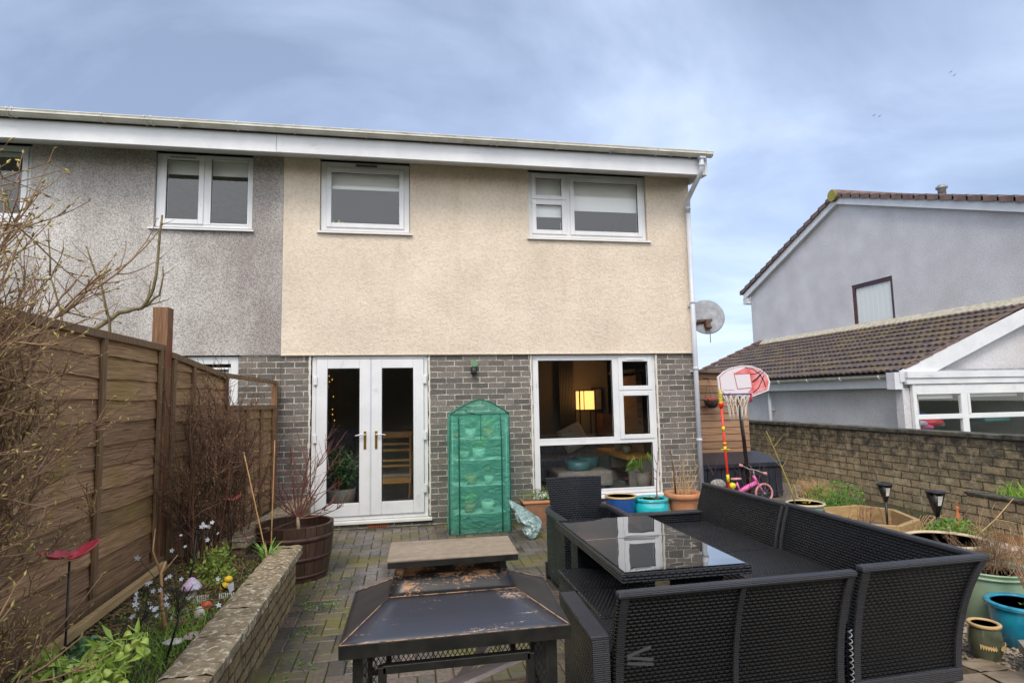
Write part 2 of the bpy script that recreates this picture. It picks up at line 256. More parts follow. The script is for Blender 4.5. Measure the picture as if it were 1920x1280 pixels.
brownt = mat('brown_terracotta', (.22, .10, .055), (.30, .15, .085), scale=6, rough=.7)
blueg = mat('cobalt_glaze', (.006, .05, .22), (.01, .08, .32), scale=7, rough=.12, coat=.8)
tanrim = mat('tan_rim', (.50, .33, .14), (.62, .43, .20), scale=12, rough=.4)
turq = mat('turquoise_glaze', (.01, .40, .46), (.02, .50, .55), scale=5, rough=.12, coat=.8)
turq2 = mat('blue_glaze', (.01, .22, .36), (.02, .34, .48), scale=6, rough=.15, coat=.7, c3=(.03, .08, .12), s3=9, lo3=.55, hi3=.75)
sage = mat('sage_plastic', (.33, .46, .30), (.40, .53, .37), scale=4, rough=.45)
oliveg = mat('olive_glaze', (.055, .065, .04), (.11, .12, .075), scale=9, rough=.2, coat=.5)
mint = mat('mint_glaze', (.22, .40, .31), (.30, .48, .38), scale=5, rough=.3)
creamrim = mat('cream_rim', (.52, .40, .24), (.62, .50, .32), scale=14, rough=.5)
navy = mat('navy_glaze', (.008, .012, .03), rough=.15, coat=.6)
gravm = mat('gravel_stone', (.17, .13, .09), (.5, .42, .33), scale=1.5, rough=.8)
slabm = mat('slab_stone', (.20, .15, .105), (.33, .26, .18), scale=6, rough=.45, bump=.8, bscale=18, bdist=.012, c3=(.12, .11, .05), s3=4, lo3=.55, hi3=.7)
pinks = mat('pink_slab', (.50, .36, .30), (.60, .46, .38), scale=8, rough=.6)
wetred = mat('wet_red_earth', (.15, .06, .025), (.24, .11, .045), scale=5, rough=.4)
plank = mat('pinkish_plank', (.80, .64, .60), (.88, .76, .72), scale=6, rough=.55, stretch=(1, 8, 8))
binm = mat('dark_plastic_box', (.014, .018, .028), (.03, .035, .048), scale=5, rough=.4)
pinkm = mat('pink_paint', (.75, .13, .42), (.82, .2, .5), scale=5, rough=.35)
pinkt = mat('pink_rubber', (.62, .28, .28), rough=.6)
greym = mat('grey_metal', (.24, .25, .27), (.36, .37, .39), scale=12, rough=.45, metal=.3)
brownm = mat('brown_frame', (.055, .018, .025), (.08, .03, .035), scale=4, rough=.4)
white = mat('white_cord', (.75, .73, .68), rough=.8)
blind = mat('blind_fabric', (.80, .82, .83), (.86, .87, .88), scale=2, rough=.9)
vblind = mat('vertical_blind', (.85, .86, .84), rough=.8)
roomw = mat('room_wall', (.22, .20, .18), rough=.9)
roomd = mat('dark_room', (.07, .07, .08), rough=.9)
roomf = mat('room_floor', (.16, .14, .12), (.26, .22, .19), scale=4, rough=.35)
sofaf = mat('grey_upholstery', (.10, .10, .12), (.15, .15, .17), scale=20, rough=.9)
cush = mat('cushion_print', (.42, .37, .30), (.48, .42, .34), scale=5, rough=.9, c3=(.5, .22, .05), s3=9, lo3=.58, hi3=.62)
lampm = mat('lamp_paper', (.9, .6, .25), rough=.8, emit=(1, .50, .14), estr=1.5)
fairy = mat('fairy_bulb', (1, .6, .2), emit=(1, .45, .1), estr=3.0)
brass = mat('brass', (.45, .28, .05), rough=.3, metal=.9)
red2 = mat('red_plastic', (.80, .045, .03), rough=.35)
yel = mat('yellow_plastic', (.75, .68, .02), rough=.4)
yelb = mat('bee_yellow', (.80, .52, .03), rough=.45)
lilac = mat('lilac_resin', (.55, .40, .55), (.66, .50, .66), scale=14, rough=.6)
stonew = mat('pale_stone', (.50, .46, .38), (.68, .64, .55), scale=18, rough=.7)
bagm = mat('crumpled_bag', (.10, .20, .19), (.24, .34, .33), scale=9, rough=.16, coat=.8, c3=(.55, .60, .62), s3=14, lo3=.56, hi3=.66, bump=1, bscale=22, bdist=.03)
airb = mat('airbrick_clay', (.45, .12, .06), rough=.8)
dmoss = mat('tile_concrete', (.07, .052, .048), (.13, .10, .095), scale=7, rough=.4, rough2=.6, c3=(.20, .145, .06), s3=3.2, lo3=.46, hi3=.70, bump=.7, bscale=40, bdist=.01)
vtile = mat('verge_tile', (.12, .075, .068), (.20, .135, .12), scale=6, rough=.7, c3=(.26, .22, .08), s3=10, lo3=.62, hi3=.75)
ridgem = mat('mossy_ridge', (.22, .2, .04), (.35, .3, .08), scale=12, rough=.9)
mortarm = mat('mortar_fillet', (.42, .37, .27), (.6, .56, .46), scale=10, rough=.9, bump=.8, bscale=25, bdist=.02)
rusty = mat('rust_bird', (.36, .12, .04), (.48, .18, .07), scale=12, rough=.8)
hoopw = mat('backboard_white', (.72, .66, .70), rough=.35)
hoopr = mat('backboard_red', (.70, .10, .11), (.78, .35, .36), scale=6, rough=.35)
navyr = mat('rim_paint', (.03, .04, .16), (.20, .08, .25), scale=30, rough=.4)
indoorpot = mat('stone_pot', (.18, .18, .16), (.25, .25, .22), scale=8, rough=.7)
teal = mat('teal_tray', (.08, .20, .23), rough=.4)
hedgem = mat('hedge_leaf', (.06, .055, .03), (.14, .12, .07), scale=6, rough=.8)

# paver material: colour differs block by block, moss and wet film by noise
pav = bpy.data.materials.new('paving_block'); pav.use_nodes = True
def _p():
    t = pav.node_tree; P = t.nodes['Principled BSDF']; n = t.nodes.new; l = t.links.new
    T = n('ShaderNodeTexCoord'); g = n('ShaderNodeNewGeometry')
    r = n('ShaderNodeValToRGB'); e = r.color_ramp.elements; e[0].position = 0; e[0].color = (.065, .056, .05, 1); e[1].position = 1; e[1].color = (.165, .125, .10, 1); q = e.new(.5); q.color = (.105, .088, .077, 1); l(g.outputs['Random Per Island'], r.inputs[0])
    n1 = n('ShaderNodeTexNoise'); n1.inputs['Scale'].default_value = 45; n1.inputs['Detail'].default_value = 4; l(T.outputs['Object'], n1.inputs[0])
    r1 = n('ShaderNodeValToRGB'); e = r1.color_ramp.elements; e[0].position = .3; e[0].color = (.6, .6, .6, 1); e[1].position = .7; e[1].color = (1.4, 1.4, 1.4, 1); l(n1.outputs[0], r1.inputs[0])
    v = n('ShaderNodeMix'); v.data_type = 'RGBA'; v.blend_type = 'MULTIPLY'; v.inputs[0].default_value = 1; l(r.outputs[0], v.inputs[6]); l(r1.outputs[0], v.inputs[7]); c = v.outputs[2]
    n2 = n('ShaderNodeTexNoise'); n2.inputs['Scale'].default_value = 1.5; n2.inputs['Detail'].default_value = 8; n2.inputs['Roughness'].default_value = .65; l(T.outputs['Object'], n2.inputs[0])
    m = n('ShaderNodeMapRange'); m.inputs[1].default_value = .46; m.inputs[2].default_value = .64; m.inputs[4].default_value = .8; l(n2.outputs[0], m.inputs[0])
    x = n('ShaderNodeMix'); x.data_type = 'RGBA'; l(m.outputs[0], x.inputs[0]); l(c, x.inputs[6]); x.inputs[7].default_value = (.165, .155, .03, 1); l(x.outputs[2], P.inputs['Base Color'])
    m2 = n('ShaderNodeMapRange'); m2.inputs[1].default_value = .35; m2.inputs[2].default_value = .6; m2.inputs[3].default_value = .16; m2.inputs[4].default_value = .6; l(n2.outputs[0], m2.inputs[0]); l(m2.outputs[0], P.inputs['Roughness'])
    bp = n('ShaderNodeBump'); bp.inputs['Strength'].default_value = .4; bp.inputs['Distance'].default_value = .004; l(n1.outputs[0], bp.inputs['Height']); l(bp.outputs[0], P.inputs['Normal'])
_p()
# green greenhouse film
film = bpy.data.materials.new('green_film'); film.use_nodes = True
def _f():
    t = film.node_tree; P = t.nodes['Principled BSDF']; P.inputs['Coat Weight'].default_value = .5; n = t.nodes.new; l = t.links.new; O = t.nodes['Material Output']
    P.inputs['Base Color'].default_value = (.14, .58, .46, 1); P.inputs['Roughness'].default_value = .16; P.inputs['Specular IOR Level'].default_value = .9
    T = n('ShaderNodeTexCoord'); nz = n('ShaderNodeTexNoise'); nz.inputs['Scale'].default_value = 5; nz.inputs['Detail'].default_value = 6; nz.inputs['Distortion'].default_value = 2.2
    mp = n('ShaderNodeMapping'); mp.inputs['Scale'].default_value = (1, 1, 1.8); l(T.outputs['Object'], mp.inputs[0]); l(mp.outputs[0], nz.inputs[0])
    bp = n('ShaderNodeBump'); bp.inputs['Strength'].default_value = 1; bp.inputs['Distance'].default_value = .07; l(nz.outputs[0], bp.inputs['Height']); l(bp.outputs[0], P.inputs['Normal'])
    tl = n('ShaderNodeBsdfTranslucent'); tl.inputs[0].default_value = (.40, .92, .76, 1)
    tr = n('ShaderNodeBsdfTransparent'); tr.inputs[0].default_value = (.60, .96, .84, 1)
    a = n('ShaderNodeMixShader'); a.inputs[0].default_value = .45; l(P.outputs[0], a.inputs[1]); l(tl.outputs[0], a.inputs[2])
    b = n('ShaderNodeMixShader'); b.inputs[0].default_value = .55; l(a.outputs[0], b.inputs[1]); l(tr.outputs[0], b.inputs[2]); l(b.outputs[0], O.inputs[0])
_f()
darkgreen = mat('green_piping', (.004, .09, .06), rough=.4)

# ------------------------------------------------------------------ mesh builder (world coordinates)
class MB:
    def __init__(s): s.v = []; s.f = []; s.uv = []; s.sm = []
    def face(s, pts, uv=None, smooth=False):
        i = len(s.v); s.v += [tuple(p) for p in pts]; s.f.append(tuple(range(i, i+len(pts)))); s.uv.append(uv); s.sm.append(smooth)
    def box(s, x0, x1, y0, y1, z0, z1, M=None):
        c = [(x, y, z) for z in (z0, z1) for y in (y0, y1) for x in (x0, x1)]
        if M is not None: c = [tuple(M @ Vector(p)) for p in c]
        i = len(s.v); s.v += c
        for q in ((0, 2, 3, 1), (4, 5, 7, 6), (0, 1, 5, 4), (2, 6, 7, 3), (0, 4, 6, 2), (1, 3, 7, 5)):
            s.f.append(tuple(i+k for k in q)); s.uv.append(None); s.sm.append(False)
        return s
    def bar(s, a, b, wx, wz=None, upv=(0, 0, 1)):
        """box along a-b, wx wide, wz tall"""
        a = Vector(a); b = Vector(b); d = b-a; ln = d.length; d.normalize(); u = Vector(upv)
        if abs(d.dot(u)) > .98: u = Vector((0, 1, 0))
        x = d.cross(u).normalized(); z = x.cross(d); wz = wz or wx
        M = Matrix(((x.x, d.x, z.x, a.x), (x.y, d.y, z.y, a.y), (x.z, d.z, z.z, a.z), (0, 0, 0, 1)))
        return s.box(-wx/2, wx/2, 0, ln, -wz/2, wz/2, M)
    def tube(s, pts, rad, n=6, cap=True, smooth=True):
        pts = [Vector(p) for p in pts]; m = len(pts)
        if isinstance(rad, (int, float)): rad = [rad]*m
        i0 = len(s.v); d0 = (pts[1]-pts[0]).normalized(); u = Vector((0, 0, 1)) if abs(d0.z) < .9 else Vector((1, 0, 0)); x = d0.cross(u).normalized()
        for k in range(m):
            d = (pts[min(k+1, m-1)]-pts[max(k-1, 0)])
            if d.length < 1e-9: d = d0.copy()
            d.normalize(); x = (x-d*x.dot(d)).normalized(); y = d.cross(x)
            for j in range(n):
                a = 2*PI*j/n; p = pts[k]+(x*math.cos(a)+y*math.sin(a))*rad[k]; s.v.append(tuple(p))
        for k in range(m-1):
            for j in range(n):
                a = i0+k*n+j; b = i0+k*n+(j+1) % n; s.f.append((a, b, b+n, a+n)); s.uv.append(None); s.sm.append(smooth)
        if cap:
            s.f.append(tuple(i0+j for j in range(n))[::-1]); s.uv.append(None); s.sm.append(False)
            s.f.append(tuple(i0+(m-1)*n+j for j in range(n))); s.uv.append(None); s.sm.append(False)
        return s
    def lathe(s, c, prof, n=32, M=None, sq=(1, 1)):
        """prof: list of (r, z)"""
        i0 = len(s.v)
        for r, z in prof:
            for j in range(n):
                a = 2*PI*j/n; p = Vector((r*math.cos(a)*sq[0], r*math.sin(a)*sq[1], z))
                if M is not None: p = M @ p
                s.v.append((c[0]+p.x, c[1]+p.y, c[2]+p.z))
        for k in range(len(prof)-1):
            for j in range(n):
                a = i0+k*n+j; b = i0+k*n+(j+1) % n; s.f.append((a, b, b+n, a+n)); s.uv.append(None); s.sm.append(True)
        for k, fl in ((0, True), (len(prof)-1, False)):
            if prof[k][0] > 1e-4:
                q = tuple(i0+k*n+j for j in range(n)); s.f.append(q[::-1] if fl else q); s.uv.append(None); s.sm.append(False)
        return s
    def grid(s, fn, nu, nv, smooth=True, uvf=None):
        i0 = len(s.v)
        for a in range(nu+1):
            for b in range(nv+1): s.v.append(tuple(fn(a/nu, b/nv)))
        for a in range(nu):
            for b in range(nv):
                q = i0+a*(nv+1)+b; s.f.append((q, q+nv+1, q+nv+2, q+1)); s.sm.append(smooth)
                s.uv.append([uvf(x/nu, y/nv) for x, y in ((a, b), (a+1, b), (a+1, b+1), (a, b+1))] if uvf else None)
        return s
    def prism(s, poly, d):
        """extrude a 3D polygon by vector d"""
        d = Vector(d); p = [Vector(q) for q in poly]; q = [a+d for a in p]; n = len(p)
        s.face(p[::-1]); s.face(q)
        for i in range(n): s.face([p[i], p[(i+1) % n], q[(i+1) % n], q[i]])
        return s
    def leaf(s, p, ln, wd, rnd, upb=.3, d=None):
        p = Vector(p)
        if d is None: d = Vector((rnd.gauss(0, 1), rnd.gauss(0, 1), rnd.gauss(upb, 1))).normalized()
        else: d = Vector(d).normalized()
        x = d.cross(Vector((rnd.gauss(0, 1), rnd.gauss(0, 1), rnd.gauss(0, 1)))).normalized(); nn = d.cross(x)
        s.face([p, p+d*ln*.5+x*wd*.5+nn*ln*.06, p+d*ln, p+d*ln*.5-x*wd*.5+nn*ln*.06])
    def blade(s, p, h, wd, lean, seg=3, rnd=random):
        p = Vector(p); a = rnd.uniform(0, 2*PI); side = Vector((math.cos(a), math.sin(a), 0)); ld = Vector((lean[0], lean[1], 0))
        pr = None
        for k in range(seg+1):
            t = k/seg; c = p+Vector((0, 0, h*t*(1-.25*t)))+ld*(t*t); w_ = wd*(1-t*.95)*.5; cur = (c-side*w_, c+side*w_)
            if pr: s.face([pr[0], pr[1], cur[1], cur[0]])
            pr = cur
    def build(s, name, m, parent=None, bevel=0, label=None, kind=None, solid=0, sub=0, weld=False):
        me = bpy.data.meshes.new(name); off = Vector((0, 0, 0)); p = parent
        while p is not None: off += p.location; p = p.parent
        me.from_pydata([(a-off.x, b-off.y, c-off.z) for a, b, c in s.v], [], s.f)
        me.polygons.foreach_set('use_smooth', s.sm)
        uvl = me.uv_layers.new(name='UVMap'); data = [0.0]*(2*len(me.loops)); li = 0
        for pi, poly in enumerate(me.polygons):
            q = s.uv[pi]; n_ = poly.normal; ax, ay, az = abs(n_.x), abs(n_.y), abs(n_.z)
            for k, vi in enumerate(poly.vertices):
                if q: u, v = q[k]
                else:
                    x, y, z = s.v[vi]
                    if ax >= ay and ax >= az: u, v = y, z
                    elif ay >= az: u, v = x, z
                    else: u, v = x, y
                data[2*li] = u; data[2*li+1] = v; li += 1
        uvl.data.foreach_set('uv', data)
        me.materials.append(m); o = bpy.data.objects.new(name, me); col.objects.link(o)
        if parent: o.parent = parent
        if weld:
            import bmesh; bm = bmesh.new(); bm.from_mesh(me); bmesh.ops.remove_doubles(bm, verts=bm.verts, dist=1e-4); bmesh.ops.recalc_face_normals(bm, faces=bm.faces); bm.to_mesh(me); bm.free()
        if bevel:
            b = o.modifiers.new('b', 'BEVEL'); b.width = bevel; b.segments = 2; b.limit_method = 'ANGLE'; b.angle_limit = R(35)
        if solid: q = o.modifiers.new('s', 'SOLIDIFY'); q.thickness = solid
        if sub: q = o.modifiers.new('u', 'SUBSURF'); q.levels = sub; q.render_levels = sub
        if label: o['label'] = label
        if kind: o['kind'] = kind
        return o
def tag(o, label, cat, group=None):
    o['label'] = label; o['category'] = cat
    if group: o['group'] = group
    return o
def thing(name, label, cat, loc, group=None):
    o = bpy.data.objects.new(name, None); col.objects.link(o); o.location = loc; o.empty_display_size = .1
    return tag(o, label, cat, group)
def bx(name, m, parent, *a, bevel=0, label=None):
    s = MB(); s.box(*a); return s.build(name, m, parent, bevel=bevel, label=label)
def branch(mb, p, d, ln, r, rnd, depth=1, kids=4, curl=.25, upw=.15, buds=None, bs=.008, n=4, seg=5, tipr=.35, kl=.5, bprob=.5, kang=.7):
    """a tapering wandering stem with side shoots"""
    p = Vector(p); d = Vector(d).normalized(); pts = [p.copy()]; ds = [d.copy()]
    for k in range(seg):
        d = (d+Vector((rnd.gauss(0, curl), rnd.gauss(0, curl), rnd.gauss(upw, curl)))*.35).normalized(); p = p+d*ln/seg; pts.append(p.copy()); ds.append(d.copy())
    mb.tube(pts, [r*(1-(1-tipr)*k/seg) for k in range(seg+1)], n, cap=False)
    if buds is not None:
        for k in range(1, seg+1):
            if rnd.random() < bprob or k == seg:
                q = pts[k]; dd = (ds[k]+Vector((rnd.gauss(0, .5), rnd.gauss(0, .5), rnd.gauss(0, .5)))).normalized(); b = bs*rnd.uniform(.6, 1.3)
                buds.tube([q, q+dd*b*.8, q+dd*b*2.2], [b*.25, b*.5, b*.05], 4, cap=False)
    if depth > 0:
        for k in range(kids):
            i = rnd.randint(1, seg-1) if seg > 2 else 1; a = Vector((rnd.gauss(0, 1), rnd.gauss(0, 1), rnd.gauss(.2, .8))).normalized()
            branch(mb, pts[i], ds[i]*(1-kang*.5)+a*kang, ln*kl*rnd.uniform(.6, 1.1), r*.6, rnd, depth-1, max(1, kids-1), curl, upw, buds, bs, n, max(3, seg-1), tipr, kl, bprob, kang)
def pot(name, c, prof, rimprof, body, rimm, label, cat='plant pot', fill=None, fillz=None, fillm=None, group=None, n=40):
    t = thing(name, label, cat, c, group)
    b = MB().lathe(c, prof, n); b.build('pot_body', body, t)
    if rimprof: MB().lathe(c, rimprof+[rimprof[0]], n).build('rim', rimm, t)
    if fill:
        s = MB(); rr = random.Random(len(label)); k0 = len(s.v)
        s.grid(lambda a, q: (c[0]+fill*a*math.cos(q*2*PI), c[1]+fill*a*math.sin(q*2*PI), c[2]+fillz+.012*noise.noise(Vector((a*9, q*9, fill*20)))), 6, 24)
        s.build('potting_soil', fillm or soil, t)
    return t

# ------------------------------------------------------------------ the ground
g = MB(); g.face([(-60, -60, -.06), (80, -60, -.06), (80, 90, -.06), (-60, 90, -.06)]); o = g.build('ground', lawn); o['kind'] = 'structure'
g = MB(); g.box(-1.6, 6.72, 1.2, 7.8, -.05, -.012); o = g.build('patio_joint_sand', mat('joint_sand', (.03, .025, .018), (.07, .075, .02), scale=9, rough=.95)); o['kind'] = 'structure'
def pavers():
    g = MB(); W = .105; rnd = random.Random(5); x0, y0 = -1.5, 1.3; nx, ny = int(6.3/W), int(6.48/W)
    def blk(a0, a1, c0, c1):
        j = .0045; h = rnd.uniform(-.002, .002); tx = rnd.uniform(-.0012, .0012); ty = rnd.uniform(-.0012, .0012); i = .006
        X0, X1, Y0, Y1 = x0+a0*W+j/2, x0+a1*W-j/2, y0+c0*W+j/2, y0+c1*W-j/2
        o_ = [(X0, Y0, -.012), (X1, Y0, -.012), (X1, Y1, -.012), (X0, Y1, -.012)]; b_ = [(X0, Y0, -.005+h), (X1, Y0, -.005+h), (X1, Y1, -.005+h), (X0, Y1, -.005+h)]
        t_ = [(X0+i, Y0+i, h-tx-ty), (X1-i, Y0+i, h+tx-ty), (X1-i, Y1-i, h+tx+ty), (X0+i, Y1-i, h-tx+ty)]
        k = len(g.v); g.v += o_+b_+t_
        g.f.append((k+8, k+9, k+10, k+11)); g.uv.append(None); g.sm.append(False)
        for q in range(4):
            r_ = (q+1) % 4; g.f.append((k+q, k+r_, k+4+r_, k+4+q)); g.f.append((k+4+q, k+4+r_, k+8+r_, k+8+q)); g.uv += [None, None]; g.sm += [False, False]
    for y in range(ny):
        for x in range(nx):
            c = (x-y) % 4
            if c == 0 and x+1 < nx: blk(x, x+2, y, y+1)
            elif c == 0: blk(x, x+1, y, y+1)
            elif c == 3 and y+1 < ny: blk(x, x+1, y, y+2)
            elif c == 3: blk(x, x+1, y, y+1)
            if c == 2 and y == 0: blk(x, x+1, 0, 1)
            if c == 1 and x == 0: blk(0, 1, y, y+1)
    # plain concrete strip along the house wall is a header course
    return g
o = pavers().build('block_paving', pav); o['kind'] = 'structure'
g = MB(); g.box(4.8, 6.7, 7.75, 12, -.05, -.004); o = g.build('side_path', mat('side_path_concrete', (.13, .115, .09), (.22, .2, .16), scale=5, rough=.5, c3=(.12, .13, .04), s3=3)); o['kind'] = 'structure'
def bumpy(name, x0, x1, y0, y1, z, amp, m, n=40, sc_=3, zf=None):
    g = MB(); g.grid(lambda a, b: (x0+(x1-x0)*a, y0+(y1-y0)*b, z+amp*noise.noise(Vector((a*(x1-x0)*sc_, b*(y1-y0)*sc_, 1)))+(zf(a, b) if zf else 0)), n, n)
    o = g.build(name, m); o['kind'] = 'structure'; return o
bumpy('bed_soil', -1.95, -.95, .6, 5.3, .345, .035, soil, 60, 3)
bumpy('bed_soil', -1.6, -1.15, 5.3, 7.72, .30, .03, soil, 24, 3)
bumpy('gravel_bed', 3.22, 6.1, 1.6, 4.5, .012, .012, mat('gravel_base', (.09, .07, .05), (.25, .2, .15), scale=60, rough=.9, bump=1, bscale=90, bdist=.02), 30)
bumpy('border_soil', 4.1, 6.1, 4.5, 6.9, .03, .03, soil, 30)
bumpy('wet_earth_strip', 5.7, 6.62, 3.2, 5.9, .05, .015, wetred, 20)
def gravel():
    g = MB(); rnd = random.Random(8)
    for k in range(5200):
        x = rnd.uniform(3.15, 4.6); y = rnd.uniform(2.55, 4.6); s_ = rnd.uniform(.006, .016); z = .02
        p = [Vector((x+s_*rnd.uniform(.6, 1.2)*math.cos(a), y+s_*rnd.uniform(.6, 1.2)*math.sin(a), z)) for a in (0, 1.25, 2.5, 3.8, 5)]
        top = Vector((x, y, z+s_*.8))
        for i in range(5): g.face([p[i], p[(i+1) % 5], top])
    o = g.build('loose_gravel', gravm); tag(o, 'loose tan gravel around the glazed pots on the right', 'gravel'); o['kind'] = 'stuff'
gravel()

# ------------------------------------------------------------------ walls with openings
def wall_open(g, axis, fixed, u0, u1, z0, z1, holes, thick, sign):
    """sheet wall in plane axis='y' (spans x) or 'x' (spans y); holes (u0,u1,z0,z1); thick goes in direction sign"""
    us = sorted({u0, u1, *[h[0] for h in holes], *[h[1] for h in holes]}); zs = sorted({z0, z1, *[h[2] for h in holes], *[h[3] for h in holes]})
    us = [u for u in us if u0 <= u <= u1]; zs = [z for z in zs if z0 <= z <= z1]
    def P(u, d, z): return (u, fixed+d, z) if axis == 'y' else (fixed+d, u, z)
    for a, b in zip(us, us[1:]):
        for c, d in zip(zs, zs[1:]):
            mu, mz = (a+b)/2, (c+d)/2
            if any(h[0] < mu < h[1] and h[2] < mz < h[3] for h in holes): continue
            g.face([P(a, 0, c), P(b, 0, c), P(b, 0, d), P(a, 0, d)]); g.face([P(a, thick*sign, c), P(a, thick*sign, d), P(b, thick*sign, d), P(b, thick*sign, c)])
    for h in holes+[(u0, u1, z0, z1)]:
        a, b, c, d = max(h[0], u0), min(h[1], u1), max(h[2], z0), min(h[3], z1); t = thick*sign
        g.face([P(a, 0, c), P(a, t, c), P(a, t, d), P(a, 0, d)]); g.face([P(b, 0, c), P(b, 0, d), P(b, t, d), P(b, t, c)])
        g.face([P(a, 0, c), P(b, 0, c), P(b, t, c), P(a, t, c)]); g.face([P(a, 0, d), P(a, t, d), P(b, t, d), P(b, 0, d)])
YF = 7.81          # brick face; render face stands 25 mm proud
ZB = 2.18          # render / brick line
ZS = 4.76          # wall head under the soffit
def frame_ring(g, x0, x1, z0, z1, y0, y1, w_, wb=None, wt=None):
    wb = wb or w_; wt = wt or w_
    g.box(x0, x0+w_, y0, y1, z0, z1); g.box(x1-w_, x1, y0, y1, z0, z1); g.box(x0+w_, x1-w_, y0+.0006, y1-.0006, z0, z0+wb); g.box(x0+w_, x1-w_, y0+.0006, y1-.0006, z1-wt, z1)
def pane(parent, x0, x1, z0, z1, y, name='pane'):
    g = MB(); g.face([(x0, y, z0), (x1, y, z0), (x1, y, z1), (x0, y, z1)]); return g.build(name, glass, parent)
def upvc_window(root, x0, x1, z0, z1, y, lights, name='window', m=None, sill=True, fw=.055):
    """outer frame with lights: list of (x0,x1,z0,z1,openable,vent,blind)"""
    m = m or upvc; g = MB(); frame_ring(g, x0, x1, z0, z1, y, y+.07, fw)
    xs = sorted({q[0] for q in lights} | {q[1] for q in lights})
    fr = g.build(name, m, root, bevel=.004)
    for (a, b, c, d, op, vent, bl) in lights:
        if op:
            s = MB(); frame_ring(s, a, b, c, d, y-.018, y+.05, .062); so_ = s.build('sash', m, fr, bevel=.006); pane(fr, a+.06, b-.06, c+.06, d-.06, y+.012)
            k = MB(); frame_ring(k, a+.055, b-.055, c+.055, d-.055, y-.008, y+.02, .008); k.build('glazing_gasket', blackm, fr)
        else:
            s = MB(); frame_ring(s, a-.0, b+.0, c-.0, d+.0, y-.006, y+.05, .024); s.build('glazing_bead', m, fr, bevel=.004); pane(fr, a+.02, b-.02, c+.02, d-.02, y+.012)
            k = MB(); frame_ring(k, a+.022, b-.022, c+.022, d-.022, y-.001, y+.02, .006); k.build('glazing_gasket', blackm, fr)
        if vent:
            s = MB(); s.box((a+b)/2-vent/2, (a+b)/2+vent/2, y-.03, y-.019, d-.04, d-.025); s.build('trickle_vent', m if vent < .3 else greym, fr)
        if bl: 
            s = MB(); s.box(a+.0, b-.0, y+.075, y+.083, d-bl, d-.0); s.build('roller_blind', blind, fr)
    return fr

# ------------------------------------------------------------------ the house (cream half)
HY = 7.785
home = thing('semi_detached_house', 'cream rendered house with dark brick ground floor, white french doors and picture window', 'house', (1.3, 7.8, 0))
g = MB(); ups = [(-1.07, .09, 3.80, ZS), (1.72, 3.47, 3.80, ZS)]
wall_open(g, 'y', HY, -1.52, 4.14, ZB, ZS, ups, .2, 1); g.build('rendered_wall', cream, home)
g = MB(); g.box(4.125, 4.1395, YF+.18, 12.5, -.05, 4.72); g.box(4.0, 4.125, HY+.205, 12.5, -.05, 4.9); g.build('gable_wall', cream, home)
g = MB(); dns = [(-1.16, .33, .07, 2.2), (1.72, 3.525, .22, 2.2)]
wall_open(g, 'y', YF, -1.52, 4.13, -.06, ZB-.004, dns, .17, 1); g.build('brick_wall', dbrick, home)
g = MB()                                                        # bell-cast drip at the foot of the render
g.box(-1.52, 4.142, HY-.012, HY+.02, ZB-.012, ZB+.012); g.build('render_drip', cream, home, bevel=.006)
rs = random.Random(2)
for x in (1.712, 3.531, -1.168, .337):                          # ragged sealant beside the frames
    z = .1; g = MB()
    while z < 2.15:
        h = rs.uniform(.03, .09); g.box(x-rs.uniform(.008, .02), x+rs.uniform(.006, .014), YF-.006, YF+.03, z, min(2.17, z+h)); z += h
    g.build('window_sealant', seal, home, bevel=.004)
g = MB(); g.box(-1.52, 4.14, 7.30, 7.322, 4.625, 4.85); fa = g.build('fascia', fasc, home, bevel=.003)
for x in (-1.50, -.62): g = MB(); g.box(x, x+.035, 7.296, 7.2995, 4.628, 4.84); g.build('joint_cover', fasc, fa)
g = MB(); g.prism([(-1.52, 7.322, 4.632), (-1.52, 7.80, 4.765), (-1.52, 7.80, 4.785), (-1.52, 7.322, 4.652)], (5.67, 0, 0)); g.build('soffit', soff, home)
g = MB(); g.prism([(4.142, 7.298, 4.625), (4.142, 7.80, 4.67), (4.142, 7.8, 5.0), (4.142, 7.298, 4.85)], (.042, 0, 0)); g.prism([(4.142, 7.802, 4.67), (4.184, 7.802, 4.67), (4.184, 12.6, 6.2), (4.142, 12.6, 6.2)], (0, 0, .22)); g.build('box_end', fasc, home, bevel=.003)
def gutter_strip(g, x0, x1, z, y, r=.066):
    n_ = 10
    def f(a, b):
        t = PI*(b); return (x0+(x1-x0)*a, y-r*math.cos(t), z-r*.95*math.sin(t))
    g.grid(f, 1, n_); g.grid(lambda a, b: (x0+(x1-x0)*a, y+(r-.005)*math.cos(PI*b), z-(r-.005)*.95*math.sin(PI*b)), 1, n_)
    g.box(x0, x1, y-r-.004, y-r+.004, z-.003, z+.007); g.box(x0, x1, y-r*.93-.006, y-r*.93+.002, z-.034, z-.022)
    for x in (x0, x1): g.prism([(x, y-r*math.cos(PI*k/8), z-r*.95*math.sin(PI*k/8)) for k in range(9)], (.004, 0, 0))
def gutter_clips(g, xs, z, y, r=.071):
    for x in xs:
        for k in range(6):
            a, b = PI*k/6, PI*(k+1)/6
            g.bar((x, y-r*math.cos(a), z-r*.95*math.sin(a)), (x, y-r*math.cos(b), z-r*.95*math.sin(b)), .016, .008, (1, 0, 0))
        g.bar((x, y-r, z), (x, y-r+.01, z+.016), .016, .006)
ZG = 4.91; YG = 7.232
g = MB(); gutter_strip(g, -1.52, 4.215, ZG, YG); gg = g.build('gutter', gutm, home, bevel=0)
for q_ in (-1.3, -.45, .35, 1.12, 1.2, 2.0, 2.75, 3.4, 3.62, 3.9, 4.13): g = MB(); gutter_clips(g, [q_], ZG, YG); g.build('gutter_bracket', gutm, gg)
